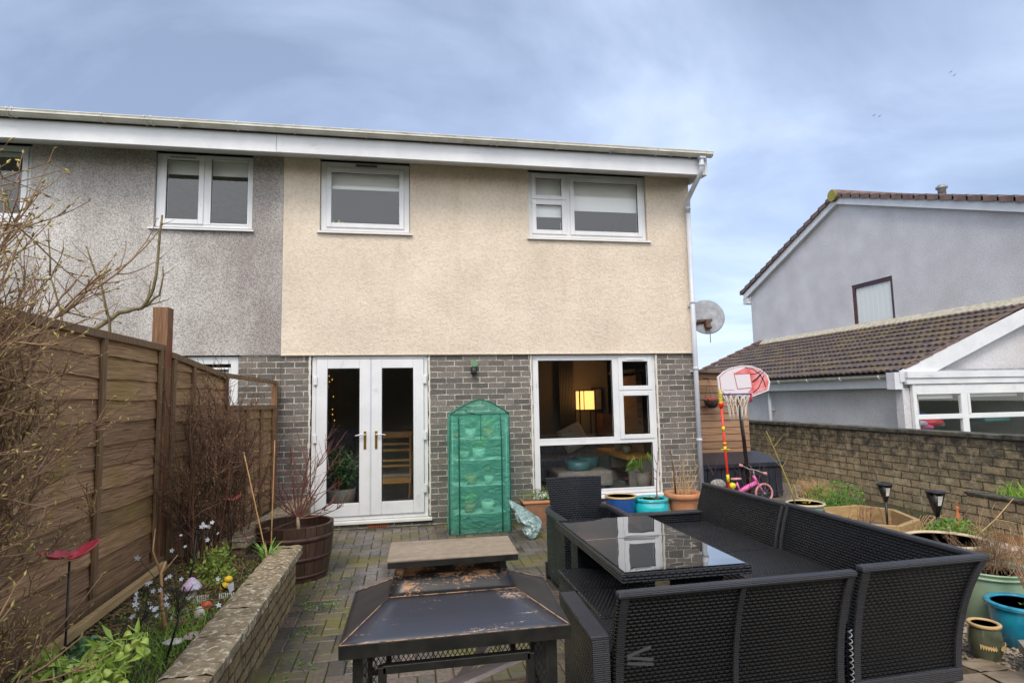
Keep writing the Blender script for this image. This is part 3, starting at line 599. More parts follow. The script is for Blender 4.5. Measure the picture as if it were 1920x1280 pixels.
# roof
g = MB(); g.prism([(-1.52, 7.23, 4.905), (-1.52, 11.4, 6.25), (-1.52, 15.4, 4.905), (-1.52, 15.4, 4.845), (-1.52, 11.4, 6.2), (-1.52, 7.30, 4.86)], (5.7, 0, 0)); g.build('roof', dmoss, home)
# downpipe
g = MB(); XP = 4.085
g.tube([(XP-.02, 7.235, 4.85), (XP-.02, 7.24, 4.72), (XP-.02, 7.27, 4.64), (XP-.008, 7.60, 4.47), (XP-.005, 7.70, 4.40), (XP-.005, 7.715, 4.2)], .034, 14)
g.tube([(XP-.005, 7.715, 4.3), (XP-.005, 7.715, .02)], .034, 16); g.box(XP-.065, XP+.025, 7.19, 7.28, 4.825, 4.85)
pp = g.build('downpipe', pipem, home)
for z in (4.28, 4.74, 2.9, 1.95, .95): g = MB(); g.lathe((XP-.005 if z < 4.5 else XP-.02, 7.715 if z < 4.5 else 7.238, z), [(.036, -.02), (.042, -.018), (.042, .018), (.036, .02)], 16); g.build('pipe_collar', pipem, pp)
for z in (2.84, 1.9): g = MB(); g.box(XP-.05, XP+.04, 7.75, YF, z, z+.03); g.build('pipe_clip', pipem, pp)
# upper windows
upvc_window(home, -1.065, .085, 3.815, ZS-.008, YF+.02, [(-.99, .01, 3.86, ZS-.09, True, .0, .26)], sill=False, fw=.075)
g = MB(); g.box(-.62, -.34, YF-.0, YF+.018, ZS-.06, ZS-.035); g.build('window_vent', mat('vent_slot', (.12, .11, .10)), home)
upvc_window(home, 1.725, 3.465, 3.815, ZS-.008, YF+.02, [(1.775, 2.27, 4.36, ZS-.03, True, .24, .6), (1.775, 2.27, 3.86, 4.345, True, 0, .05), (2.33, 3.41, 3.86, ZS-.06, True, 0, .46)])
g = MB(); g.box(2.27, 2.33, YF+.0165, YF+.07, 3.86, ZS-.05); g.box(1.775, 2.27, YF+.018, YF+.07, 4.343, 4.362); g.build('mullion', upvc, home)
for a, b in ((-1.10, .12), (1.69, 3.51)): g = MB(); g.prism([(a, YF+.06, 3.80), (a, HY-.045, 3.783), (a, HY-.045, 3.765), (a, YF+.06, 3.77)], (b-a, 0, 0)); g.build('window_sill', upvc, home)
# picture window downstairs
pw = upvc_window(home, 1.735, 3.515, .25, 2.165, YF+.03, [(1.79, 2.90, 1.0, 2.11, False, 0, 0), (1.79, 3.46, .30, .955, False, 0, 0), (2.965, 3.465, 1.66, 2.125, True, .24, 0), (2.965, 3.465, .985, 1.645, True, 0, 0)], fw=.06)
g = MB(); g.box(2.895, 2.965, YF+.024, YF+.09, .975, 2.105); g.box(1.79, 3.46, YF+.026, YF+.09, .95, 1.0); g.box(2.96, 3.46, YF+.027, YF+.09, 1.643, 1.662); g.build('transom', upvc, pw, bevel=.003)
g = MB(); g.prism([(1.70, YF+.09, .25), (1.70, YF-.05, .225), (1.70, YF-.05, .205), (1.70, YF+.09, .21)], (1.86, 0, 0)); g.build('window_sill', upvc, pw)
# french doors
fd = MB(); frame_ring(fd, -1.145, .315, .09, 2.168, YF+.02, YF+.09, .05, wb=.05, wt=.045); frm = fd.build('door_frame', upvc, home, bevel=.004)
g = MB(); g.box(-1.19, .36, YF-.045, YF+.05, .045, .085); g.build('door_threshold', mat('threshold', (.70, .68, .64), (.78, .77, .75), scale=6, rough=.5), home, bevel=.006)
for sgn, a, b in ((1, -1.09, -.42), (-1, -.41, .262)):
    g = MB(); z0, z1 = .145, 2.118; y0, y1 = YF-.004, YF+.066
    g.box(a, a+.135, y0, y1, z0, z1); g.box(b-.135, b, y0, y1, z0, z1); g.box(a+.135, b-.135, y0+.0006, y1, z0, z0+.16); g.box(a+.135, b-.135, y0+.0006, y1, z1-.115, z1)
    d = g.build('french_door', upvc, home, bevel=.006)
    pane(d, a+.13, b-.13, z0+.155, z1-.11, YF+.03)
    k = MB(); frame_ring(k, a+.135, b-.135, z0+.16, z1-.115, YF+.008, YF+.04, .009); k.build('glazing_gasket', blackm, d)
    hx = b-.065 if sgn > 0 else a+.065
    k = MB(); k.box(hx-.016, hx+.016, y0-.009, y0-.001, .97, 1.20); hp = k.build('handle', brass, d, bevel=.004)
    k = MB(); k.tube([(hx, y0-.005, 1.155), (hx, y0-.045, 1.155)], .009, 8); k.tube([(hx, y0-.045, 1.155), (hx-sgn*.05, y0-.05, 1.158), (hx-sgn*.12, y0-.045, 1.145)], [.010, .009, .007], 8); k.build('lever', upvc, d, label=None)
    for z in ((.45, 1.12, 1.85) if sgn < 0 else (1.12, 1.85, .45)):
        ex = a-.012 if sgn > 0 else b+.012
        k = MB(); k.box(ex-.022, ex+.022, y0-.022, y0+.02, z-.055, z+.055); k.build('hinge', upvc, d, bevel=.006)
g = MB(); g.box(-.425, -.405, YF-.008, YF+.03, .15, 2.11); g.build('door_astragal', pipem, frm)
# air brick
g = MB(); g.box(-.45, -.2, YF-.006, YF+.02, -.02, .04); ab = g.build('air_brick', airb, home, bevel=.003)
g = MB()
for i in range(9):
    for j in range(2): g.box(-.438+i*.026, -.424+i*.026, YF-.0065, YF-.004, -.012+j*.024, .002+j*.024)
g.build('vent_hole', blackm, ab)
# wall light
g = MB(); g.lathe((.92, YF-.05, 1.90), [(.0, 0), (.035, .0), (.04, .02), (.04, .09), (.03, .1), (0, .1)], 16); g.box(.90, .94, YF-.03, YF, 1.92, 1.98); lw = g.build('wall_light', blackm, home)
g = MB(); g.tube([(.93, YF-.03, 2.05), (.93, YF-.06, 2.05)], [.042, .045], 16); g.build('sensor', mat('pir_glass', (.14, .28, .16), rough=.3), lw)
g = MB(); g.tube([(.93, YF-.035, 1.99), (.93, YF-.035, 2.03)], .012, 8); g.build('bracket', blackm, lw)
# rooms behind the glass
g = MB(); y0 = YF+.175
def room(x0, x1, z0, z1, d, m, fm=None, name='room'):
    g = MB(); g.face([(x0, y0+d, z0), (x1, y0+d, z0), (x1, y0+d, z1), (x0, y0+d, z1)]); g.face([(x0, y0, z0), (x0, y0+d, z0), (x0, y0+d, z1), (x0, y0, z1)])
    g.face([(x1, y0, z0), (x1, y0, z1), (x1, y0+d, z1), (x1, y0+d, z0)]); g.face([(x0, y0, z1), (x0, y0+d, z1), (x1, y0+d, z1), (x1, y0, z1)]); r = g.build(name, m, home)
    g = MB(); g.face([(x0, y0, z0), (x1, y0, z0), (x1, y0+d, z0), (x0, y0+d, z0)]); g.build('room_floor', fm or roomf, home)
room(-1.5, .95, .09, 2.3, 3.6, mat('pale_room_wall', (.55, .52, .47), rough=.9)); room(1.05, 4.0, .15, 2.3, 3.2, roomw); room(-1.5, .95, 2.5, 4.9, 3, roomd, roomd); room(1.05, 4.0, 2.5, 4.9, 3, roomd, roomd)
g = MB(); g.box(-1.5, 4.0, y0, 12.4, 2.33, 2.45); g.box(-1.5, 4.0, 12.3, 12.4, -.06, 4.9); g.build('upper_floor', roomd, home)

# ------------------------------------------------------------------ the attached grey house
nb = thing('attached_grey_house', 'grey pebbledashed house with streaked grime and white windows, left of the cream house', 'house', (-4, 7.8, 0))
g = MB(); wall_open(g, 'y', HY+.004, -9, -1.524, ZB, ZS, [(-3.05, -1.90, 3.78, ZS), (-5.8, -4.42, 3.78, ZS)], .2, 1); g.build('pebbledash_wall', grey, nb)
g = MB(); wall_open(g, 'y', YF+.002, -9, -1.524, -.06, ZB-.004, [(-3.6, -2.02, 1.0, 2.2)], .17, 1); g.build('brick_wall', dbrick, nb)
upvc_window(nb, -3.045, -1.905, 3.80, ZS-.01, YF+.02, [(-2.99, -2.49, 3.84, ZS-.03, True, .3, .22), (-2.43, -1.945, 3.84, ZS-.03, False, 0, .22)])
upvc_window(nb, -5.795, -4.425, 3.80, ZS-.01, YF+.02, [(-5.74, -5.1, 3.84, ZS-.03, False, 0, .3), (-5.04, -4.47, 3.84, ZS-.03, True, 0, .1)])
g = MB(); g.box(-2.49, -2.43, YF+.016, YF+.07, 3.84, ZS-.03); g.build('mullion', upvc, nb)
gw = upvc_window(nb, -3.59, -2.03, 1.0, 2.165, YF+.03, [(-3.5, -2.12, 1.08, 2.03, False, 0, 0)], fw=.09)
g = MB(); rs = random.Random(4)
for k in range(26): g.box(-3.5, -2.11, YF+.09, YF+.11, 1.1+k*.036, 1.124+k*.036)
g.build('venetian_blind', blind, gw)
for a, b in ((-3.10, -1.87), (-5.85, -4.38)): g = MB(); g.prism([(a, YF+.06, 3.785), (a, HY-.045, 3.768), (a, HY-.045, 3.75), (a, YF+.06, 3.755)], (b-a, 0, 0)); g.build('window_sill', upvc, nb)
g = MB(); g.box(-9, -1.524, 7.302, 7.324, 4.625, 4.85); g.build('fascia', fasc, nb, bevel=.003)
g = MB(); g.prism([(-9, 7.322, 4.632), (-9, 7.80, 4.765), (-9, 7.80, 4.785), (-9, 7.322, 4.652)], (7.476, 0, 0)); g.build('soffit', soff, nb)
g = MB(); gutter_strip(g, -9, -1.524, ZG, YG); gg = g.build('gutter', gutm, nb)
for q_ in (-4.35, -4.3, -3.4, -2.95, -2.88, -2.6, -1.95, -5.2, -6): g = MB(); gutter_clips(g, [q_], ZG, YG); g.build('gutter_bracket', gutm, gg)
g = MB(); g.prism([(-9, 7.23, 4.905), (-9, 11.4, 6.25), (-9, 15.4, 4.905), (-9, 15.4, 4.845), (-9, 11.4, 6.2), (-9, 7.30, 4.86)], (7.476, 0, 0)); g.build('roof', dmoss, nb)
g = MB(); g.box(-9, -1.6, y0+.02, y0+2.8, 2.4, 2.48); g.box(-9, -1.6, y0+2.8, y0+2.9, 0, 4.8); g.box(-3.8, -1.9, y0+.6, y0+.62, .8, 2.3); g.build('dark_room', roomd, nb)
MB().box(-2.85, -2.82, y0-.06, y0-.03, 3.88, 3.93).build('window_ornament', white, nb)

# ------------------------------------------------------------------ neighbour on the right: lilac gable with tiled lean-to
nh = thing('gabled_house', 'lilac-grey rendered house on the right with tiled gable roof and mossy lean-to roof', 'house', (12, 13, -.5))
XG = 12.0; ya, yr, yb = 18.6, 14.0, 8.9; ze, zr = 4.95, 6.85
g = MB(); wall_open(g, 'x', XG, yb, ya-.1, -.5, ze, [(12.46, 13.82, 3.28, 4.44)], .25, 1)
g.face([(XG, yb, ze), (XG, ya-.1, ze), (XG, yr, zr)]); g.box(XG+.01, 18, yb+.012, yb+.2, -.5, ze-.01); g.build('gable_wall', neib, nh)
g = MB()
def strip(p, q, w0, w1, x0, x1):      # board along the verge
    g.prism([(x0, p[0], p[1]+w0), (x0, q[0], q[1]+w0), (x0, q[0], q[1]+w1), (x0, p[0], p[1]+w1)], (x1-x0, 0, 0))
strip((ya+.12, ze-.02), (yr, zr), -.06, .14, XG-.14, XG-.11); strip((yr, zr), (yb-.3, ze-.1), -.06, .14, XG-.141, XG-.111)
g.box(XG-.14, XG+.3, ya-.1, ya+.15, ze-.24, ze-.04); g.build('bargeboard', fasc, nh)
g = MB(); strip((ya+.12, ze-.02), (yr, zr), -.05, .0, XG-.112, XG+.02); strip((yr, zr), (yb-.3, ze-.1), -.05, 0, XG-.112, XG+.02); g.build('verge_soffit', soff, nh)
g = MB()
for (p, q) in (((ya+.25, ze-.02), (yr, zr)), ((yb-.35, ze-.1), (yr, zr))):
    ln = math.hypot(q[0]-p[0], q[1]-p[1]); nT = int(ln/.33)
    for k in range(nT):
        t0, t1 = k/nT, (k+1.12)/nT; z0_ = p[1]+(q[1]-p[1])*t0+.14; z1_ = p[1]+(q[1]-p[1])*t1+.14; a = p[0]+(q[0]-p[0])*t0; b = p[0]+(q[0]-p[0])*t1
        g.prism([(XG-.2, a, z0_), (XG-.2, b, z1_-.03), (XG-.2, b, z1_+.08), (XG-.2, a, z0_+.13)], (.32, 0, 0))
        g.prism([(XG+.12, a, z0_), (XG+.12, b, z1_-.03), (XG+.12, b, z1_+.02), (XG+.12, a, z0_+.07)], (5.8, 0, 0))
g.build('main_roof', vtile, nh, bevel=.012)
g = MB(); g.tube([(XG-.24, yr, zr+.17), (XG+6, yr, zr+.17)], .17, 14); rg = g.build('ridge_tiles', vtile, nh)
g = MB(); g.tube([(XG-.262, yr, zr+.17), (XG-.242, yr, zr+.17)], [.16, .175], 14); g.build('ridge_end', ridgem, nh)
g = MB(); g.lathe((XG+1.2, 12.0, 6.25), [(.09, -.3), (.09, .30), (.13, .31), (.13, .36), (.08, .37), (.08, .40), (0, .40)], 12); g.build('roof_flue', greym, nh)
# gable window
g = MB(); g.box(XG+.02, XG+.09, 12.46, 12.55, 3.28, 4.44); g.box(XG+.02, XG+.09, 13.73, 13.82, 3.28, 4.44); g.box(XG+.021, XG+.089, 12.55, 13.73, 3.28, 3.37); g.box(XG+.021, XG+.089, 12.55, 13.73, 4.34, 4.44); g.box(XG-.05, XG+.02, 12.42, 13.86, 3.25, 3.285)
gwn = g.build('window', brownm, nh, bevel=.006)
g = MB(); g.face([(XG+.05, 13.74, 3.36), (XG+.05, 12.54, 3.36), (XG+.05, 12.54, 4.35), (XG+.05, 13.74, 4.35)]); g.build('pane', glass, gwn)
g = MB()
for k in range(15): g.box(XG+.062+.008*(k % 2), XG+.066+.008*(k % 2), 12.55+k*.08, 12.635+k*.08, 3.37, 4.34)
g.build('vertical_blind', vblind, gwn)
# lean-to roof, built course by course
xe, ze2, zj = 8.93, 1.93, 3.25; y0r, y1r = 9.22, 18.0; slope = math.hypot(XG-xe, zj-ze2)
g = MB(); nc = 11; ux, uz = (XG-xe)/slope, (zj-ze2)/slope; nxn, nzn = -uz, ux
def course(k):
    s0, s1 = k*slope/nc-.02, (k+1)*slope/nc+.03
    nn = 4*58
    def f(a, b):
        y = y0r+(y1r-y0r)*a; ph = (y/.15+(.5 if k % 2 else 0)) % 1.0
        h = .022*max(0, math.sin(PI*ph))**.6 if ph < .62 else -.004
        s_ = s0+(s1-s0)*b; lift = .042*(1-b)+h+.006*noise.noise(Vector((y*2.2, k*3.1, 0)))+.006*noise.noise(Vector((int(y/.3), k, 4)))
        if b < .01: pass
        return (xe+ux*s_+nxn*lift, y, ze2+uz*s_+nzn*lift)
    g.grid(f, nn, 1, smooth=False)
    def fe(a, b):
        p = f(a, 0); return (p[0]-nxn*.035*b, p[1], p[2]-nzn*.035*b)
    g.grid(fe, nn, 1, smooth=False)
for k in range(nc): course(k)
g.build('lean_to_roof', dmoss, nh)
g = MB(); g.prism([(xe-.03, y0r, ze2-.06), (XG, y0r, zj-.06), (XG, y0r, zj-.03), (xe-.03, y0r, ze2-.03)], (0, y1r-y0r, 0)); g.build('roof_underlay', blackm, nh)
g = MB(); rs = random.Random(6)
g.grid(lambda a, b: (XG-.16+.17*b+.015*noise.noise(Vector((a*60, b*3, 0))), y0r+(y1r-y0r)*a, zj-.04+.17*b+.02*noise.noise(Vector((a*70, b, 7)))), 120, 3); g.build('mortar_fillet', mortarm, nh)
g = MB()                                                         # tiled far edge of the lean-to
for k in range(10):
    t0, t1 = k/10, (k+1.1)/10; g.bar((xe+(XG-xe)*t0, y1r+.05, ze2+(zj-ze2)*t0+.10), (xe+(XG-xe)*t1, y1r+.05, ze2+(zj-ze2)*t1+.07), .2, .09)
g.build('edge_tile', vtile, nh)
g = MB()
for k in range(10):
    t0, t1 = k/10, (k+1.05)/10; g.bar((xe+(XG-xe)*t0, y0r-.02, ze2+(zj-ze2)*t0+.045), (xe+(XG-xe)*t1, y0r-.02, ze2+(zj-ze2)*t1+.03), .08, .03)
g.build('verge_mortar', vtile, nh)
# verge board + gutter + walls under
g = MB(); g.prism([(xe-.1, y0r-.05, ze2-.20), (xe+.3, y0r-.05, ze2-.17), (XG+.2, y0r-.05, zj-.24), (XG+.2, y0r-.05, zj+.05), (xe-.1, y0r-.05, ze2-.0)], (0, .025, 0)); g.build('verge_board', fasc, nh)
g = MB(); g.box(xe-.04, xe-.015, y0r+.0, 18, ze2-.30, ze2-.06); g.box(xe-.20, xe-.04, y0r-.03, y0r+.16, ze2-.33, ze2-.02); g.box(xe-.015, xe+.5, y0r+.02, 18, ze2-.3, ze2-.28); g.build('eaves_fascia', fasc, nh, bevel=.004)
g = MB()
g.grid(lambda a, b: (xe-.105-.062*math.cos(PI*b), y0r+.2+(17.7-y0r)*a, ze2-.06-.062*math.sin(PI*b)), 1, 10); g.grid(lambda a, b: (xe-.105+.057*math.cos(PI*b), y0r+.2+(17.7-y0r)*a, ze2-.06-.057*math.sin(PI*b)), 1, 10); g.prism([(xe-.105-.062*math.cos(PI*k/8), y0r+.2, ze2-.06-.062*math.sin(PI*k/8)) for k in range(9)], (0, .01, 0)); g2 = g.build('lean_to_gutter', gutm, nh)
g = MB()
for y in (9.6, 10.6, 11.6, 12.6, 13.6, 14.6):
    for k in range(6):
        a, b = PI*k/6, PI*(k+1)/6; g.bar((xe-.105-.068*math.cos(a), y, ze2-.06-.068*math.sin(a)), (xe-.105-.068*math.cos(b), y, ze2-.06-.068*math.sin(b)), .03, .01, (0, 1, 0))
g.build('gutter_bracket', fasc, g2)
g = MB(); g.tube([(9.02, 13.35, 1.7), (9.02, 13.35, .3)], .04, 10); g.box(9.0, 9.16, 13.3, 13.4, 1.15, 1.18); g.build('downpipe', fasc, nh)
g = MB(); g.box(9.12, 9.3, 9.3, 17.9, -.5, 1.7); g.prism([(9.35, 9.35, 1.7), (12, 9.35, 1.7), (12, 9.35, 3.1)], (0, .2, 0)); g.box(8.92, 9.14, 9.24, 9.4, -.5, 1.72); g.build('lean_to_wall', neib, nh)
g = MB(); g.box(8.92, 13, 9.10, 9.22, 1.80, 1.92); g.box(8.93, 13, 9.13, 9.22, 1.69, 1.797); g.build('window_head_board', fasc, nh, bevel=.004)
g = MB(); g.prism([(9.45, 9.21, 1.925), (13, 9.21, 1.925), (13, 9.21, 1.965), (9.6, 9.21, 1.955)], (0, .06, 0)); g.build('lead_flashing', greym, nh)
cw = MB(); Y = 9.16
cw.box(9.06, 9.14, Y, Y+.07, -.5, 1.685); cw.box(10.08, 10.22, Y, Y+.07, -.5, 1.685); cw.box(11.55, 11.7, Y, Y+.07, -.5, 1.685)
cw.box(9.14, 11.55, Y+.001, Y+.069, 1.50, 1.68); cw.box(9.14, 11.55, Y+.001, Y+.069, 1.05, 1.14); cw.box(11.7, 13, Y, Y+.07, -.5, 1.68); cw.box(10.22, 10.27, Y-.012, Y+.06, 1.14, 1.5)
cwo = cw.build('window', upvc, nh, bevel=.008)
for a, b, c, d in ((9.14, 10.08, 1.14, 1.5), (9.14, 10.08, .2, 1.05), (10.22, 11.55, 1.14, 1.5), (10.22, 11.55, .2, 1.05)): pane(cwo, a, b, c, d, Y+.03)
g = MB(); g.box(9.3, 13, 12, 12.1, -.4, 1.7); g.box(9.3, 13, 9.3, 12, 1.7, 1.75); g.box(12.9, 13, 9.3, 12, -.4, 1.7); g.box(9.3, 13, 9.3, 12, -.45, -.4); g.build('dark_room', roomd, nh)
g = MB(); g.box(9.2, 10.05, 9.3, 9.33, 1.42, 1.5); g.box(10.3, 11.5, 9.3, 9.33, 1.44, 1.5); g.build('rolled_blind', blind, nh)
rs = random.Random(3)
for c_, (x, z, w_) in zip((redm, blueg, lilac, turq, pinkm, leafg), ((9.75, .98, .2), (9.5, 1.12, .12), (9.45, .96, .16), (9.9, .93, .1), (9.6, .9, .14), (9.7, .9, .08))):
    g = MB(); g.grid(lambda a, b: (x+w_*math.sin(PI*a)*math.cos(2*PI*b), 9.5+w_*math.sin(PI*a)*math.sin(2*PI*b), z+w_*.4*math.cos(PI*a)+.02*noise.noise(Vector((a*5, b*6, x)))), 8, 12)
    o = g.build('folded_clothes', c_); tag(o, 'coloured clothes heaped on the sill inside the neighbour\'s window', 'clothes', 'clothes behind the neighbour\'s window')
g = MB(); g.box(10.9, 11.5, 9.45, 9.8, .95, 1.10); o = g.build('storage_crate', teal, bevel=.03); tag(o, 'teal crate on the sill inside the neighbour\'s right hand window', 'crate')

# ------------------------------------------------------------------ boundary wall on the right, low raised bed before it
g = MB(); g.box(6.72, 6.93, -2, 11.2, -.06, 1.0); bw = thing('boundary_wall', 'weathered brown brick boundary wall with black staining along the right side', 'wall', (6.8, 5, 0)); g.build('brickwork', gwall, bw)
g = MB(); rs = random.Random(9); y = -2
while y < 11.2:
    l_ = rs.uniform(.40, .46); g.box(6.70, 6.95, y+.003, y+l_-.004, 1.002, 1.055+rs.uniform(-.004, .004)); y += l_
g.build('coping', mat('dark_coping', (.035, .034, .03), (.13, .12, .09), scale=9, rough=.85, bump=.6, bscale=30, bdist=.01), bw, bevel=.008)
lw2 = thing('low_raised_bed', 'low brick raised bed with grassy plants against the right boundary wall', 'raised bed', (6.45, 4.3, 0))
g = MB(); g.box(6.28, 6.40, 2.8, 5.75, 0, .40); g.box(6.40, 6.7, 5.63, 5.75, 0, .40); g.build('brickwork', gwall, lw2)
g = MB(); g.box(6.26, 6.42, 2.8, 5.77, .402, .43); g.build('coping', MATS['dark_coping'], lw2, bevel=.008)
g = MB(); g.box(6.4, 6.7, 2.8, 5.63, .0, .38); g.build('bed_earth', soil, lw2)

# ------------------------------------------------------------------ shed beside the house
sh = thing('timber_shed', 'reddish brown shiplap shed behind the basketball hoop', 'shed', (5.1, 9.6, 0))
g = MB(); z = .05; k = 0
while z < 1.92:
    zt = min(z+.118, 1.96); g.prism([(3.9, 9.5, z), (3.9, 9.474, z), (3.9, 9.482, z+.10), (3.9, 9.5, zt)], (2.07, 0, 0)); z += .12
g.build('shiplap_boards', shedw, sh)
g = MB(); g.box(3.9, 5.97, 9.5, 10.6, 0, 1.93); g.build('shed_body', shedw, sh)
g = MB(); g.prism([(3.85, 9.38, 1.99), (6.05, 9.38, 1.93), (6.05, 9.38, 1.975), (3.85, 9.38, 2.035)], (0, 1.3, 0)); g.build('roof', vtile, sh); 
hb = thing('hanging_basket', 'dark hanging basket with red flowers on the shed wall', 'basket', (5.18, 9.3, 1.5))
g = MB(); g.lathe((5.18, 9.3, 1.34), [(0, 0), (.06, .01), (.11, .06), (.13, .14), (.12, .14), (.1, .07), (0, .02)], 18); g.build('basket_bowl', mat('coir_liner', (.02, .015, .012), (.06, .045, .03), scale=30, rough=.95), hb)
g = MB()
for a in (0, 2.1, 4.2): g.tube([(5.18+.12*math.cos(a), 9.3+.12*math.sin(a), 1.48), (5.15, 9.33, 1.85)], .003, 4)
g.tube([(5.15, 9.33, 1.85), (5.15, 9.48, 1.86)], .006, 5); g.build('hanging_wire', blackm, hb)
g = MB(); rr = random.Random(4)
for k in range(50): g.leaf((5.18+rr.uniform(-.11, .11), 9.3+rr.uniform(-.1, .1), 1.48), .05, .025, rr)
g.build('flowers', redm, hb)

# ------------------------------------------------------------------ left side: fence, planter wall, bed
fn = thing('garden_fence', 'brown overlap board fence with green algae running along the left side to the house', 'fence', (-1.9, 5, .3))
def fence_panel(p0, p1, zb, zt0, zt1, rows, battens, seed):
    """overlap panel from p0 to p1 (x, y); top slopes zt0 -> zt1; seen face towards +x"""
    rnd = random.Random(seed); g = MB(); p0 = Vector((*p0, 0)); p1 = Vector((*p1, 0)); d = (p1-p0); ln = d.length; d.normalize(); nx = Vector((d.y, -d.x, 0))
    if nx.x < 0: nx = -nx
    H = (min(zt0, zt1)-zb); rh = H/rows
    for k in range(rows+2):
        z0 = zb+k*rh; z1 = z0+rh*1.22; sd_ = rnd.uniform(0, 99)
        def f(a, b):
            s_ = a*ln; zt = zt0+(zt1-zt0)*a-.02; z = z0+(z1-z0)*b+(.014*noise.noise(Vector((s_*1.8, sd_, 0)))+.006*noise.noise(Vector((s_*7, sd_, 3))) if b < .5 else 0)
            z = min(z, zt); q = p0+d*s_+nx*(.022*(1-b)+.004*noise.noise(Vector((s_*2, sd_, 5)))); return (q.x, q.y, z)
        if z0 > max(zt0, zt1)-.03: continue
        g.grid(f, 44, 2, smooth=False); 
        def fe(a, b):
            q = f(a, 0); return (q[0]-nx.x*.014*b, q[1]-nx.y*.014*b, q[2]-.002*b)
        g.grid(fe, 44, 1, smooth=False)
    pn = g.build('fence_panel', fwood, fn)
    for t in battens:
        q = p0+d*(ln*t); zt = zt0+(zt1-zt0)*t; MB().bar((q.x+nx.x*.035, q.y+nx.y*.035, zb-.03), (q.x+nx.x*.035, q.y+nx.y*.035, zt-.045), .045, .022, nx).build('batten', fwood2, pn, bevel=.003)
    MB().bar((p0.x+nx.x*.03, p0.y+nx.y*.03, zt0-.02), (p1.x+nx.x*.03, p1.y+nx.y*.03, zt1-.02), .034, .05).build('top_rail', fwood2, pn, bevel=.003)
    return pn
fence_panel((-1.92, 1.2), (-1.92, 3.1), .34, 2.07, 2.07, 12, (.03, .35, .68, .98), 1)
fence_panel((-1.92, 3.19), (-1.90, 5.055), .34, 2.06, 2.05, 12, (.02, .51, .975), 2)
fence_panel((-1.87, 5.15), (-1.74, 6.25), .30, 2.0, 1.86, 11, (.04, .35, .97), 3)
fence_panel((-1.74, 6.3), (-1.59, 7.68), .26, 1.56, 1.55, 9, (.02, .36, .68, .97), 4)
for (x, y, z, w_) in ((-1.90, 5.11, 2.36, .115), (-1.93, 3.15, 2.1, .08), (-1.575, 7.74, 1.84, .07)):
    g = MB(); g.box(x-w_/2, x+w_/2, y-w_/2, y+w_/2, .1, z); g.build('fence_post', postw, fn, bevel=.006)
MB().bar((-1.72, 6.25, 1.86), (-1.565, 7.74, 1.835), .035, .045).build('rail', fwood2, fn, bevel=.003)
MB().bar((-1.84, 2.2, .38), (-1.80, 5.0, .38), .03, .12).build('gravel_board', fwood2, fn, bevel=.003)
g = MB(); g.bar((-1.70, 3.2, .40), (-1.68, 4.7, .45), .035, .05); o = g.build('loose_batten', hexw, bevel=.003); tag(o, 'yellowish loose timber batten lying along the foot of the left fence', 'timber')

pl = thing('planter_wall', 'low brick retaining wall with lichened stone coping along the left flower bed', 'wall', (-.9, 3, 0))
g = MB(); g.box(-1.0, -.86, .6, 5.14, -.03, .36); g.box(-1.5, -1.0, 5.02, 5.14, -.03, .30); g.build('brickwork', pwall, pl)
g = MB(); rs = random.Random(11); y = .6
while y < 5.15:
    l_ = min(rs.uniform(.38, .5), 5.17-y)
    if l_ < .08: break
    def top(a, b, y=y, l_=l_): return (-1.035+.225*b, y+.004+(l_-.009)*a, .425+.009*noise.noise(Vector((y*3+a*3, b*4, 1)))+.004*noise.noise(Vector(((y+a*l_)*30, b*8, 2)))-(.012 if b in (0, 1) else 0))
    g.grid(top, 10, 8); g.grid(lambda a, b, y=y, l_=l_: (-.81+.012*noise.noise(Vector(((y+a*l_)*12, b*3, 4))), y+.004+(l_-.009)*a, .362+(top(a, 1)[2]-.362)*b), 10, 2)
    g.box(-1.033, -.815, y+.004, y+l_-.005, .361, .405); y += l_
g.build('coping', copem, pl)
p2 = thing('back_planter_wall', 'stone-topped low wall running from behind the barrel to the house corner', 'wall', (-1.4, 6.5, 0))
g = MB(); g.prism([(-1.52, 5.45, 0), (-1.36, 5.45, 0), (-1.13, 7.62, 0), (-1.30, 7.62, 0)], (0, 0, .37)); g.build('brickwork', pwall, p2)
g = MB(); g.grid(lambda a, b: (-1.55+.24*b+.245*a, 5.42+2.22*a, .425+.008*noise.noise(Vector((a*8, b*4, 3)))+.004*noise.noise(Vector((a*70, b*9, 3)))), 60, 8)
g.prism([(-1.55, 5.42, .372), (-1.31, 5.42, .372), (-1.065, 7.64, .372), (-1.305, 7.64, .372)], (0, 0, .045)); g.build('coping', copem, p2)

# barrel with a bare red-stemmed shrub
br = thing('half_barrel', 'dark oak half barrel with iron hoops standing on the paving', 'barrel', (-.98, 5.85, 0))
M_ = Matrix.Rotation(R(2), 3, 'Y'); c = (-.985, 5.84, 0)
def barrel_r(z): return .285+.055*math.sin(min(1, z/.5)*PI*.55)
g = MB(); ns = 22
for k in range(ns):
    a0, a1 = 2*PI*k/ns+.006, 2*PI*(k+1)/ns-.006
    g.grid(lambda a, b: (c[0]+barrel_r(b*.48)*math.cos(a0+(a1-a0)*a), c[1]+barrel_r(b*.48)*math.sin(a0+(a1-a0)*a), b*.48), 2, 8)
    g.grid(lambda a, b: (c[0]+(barrel_r(.48)-.032*b)*math.cos(a0+(a1-a0)*a), c[1]+(barrel_r(.48)-.032*b)*math.sin(a0+(a1-a0)*a), .48), 2, 1)
    g.grid(lambda a, b: (c[0]+(barrel_r(.48)-.032)*math.cos(a0+(a1-a0)*a), c[1]+(barrel_r(.48)-.032)*math.sin(a0+(a1-a0)*a), .48-.2*b), 2, 1)
g.build('staves', barw, br)
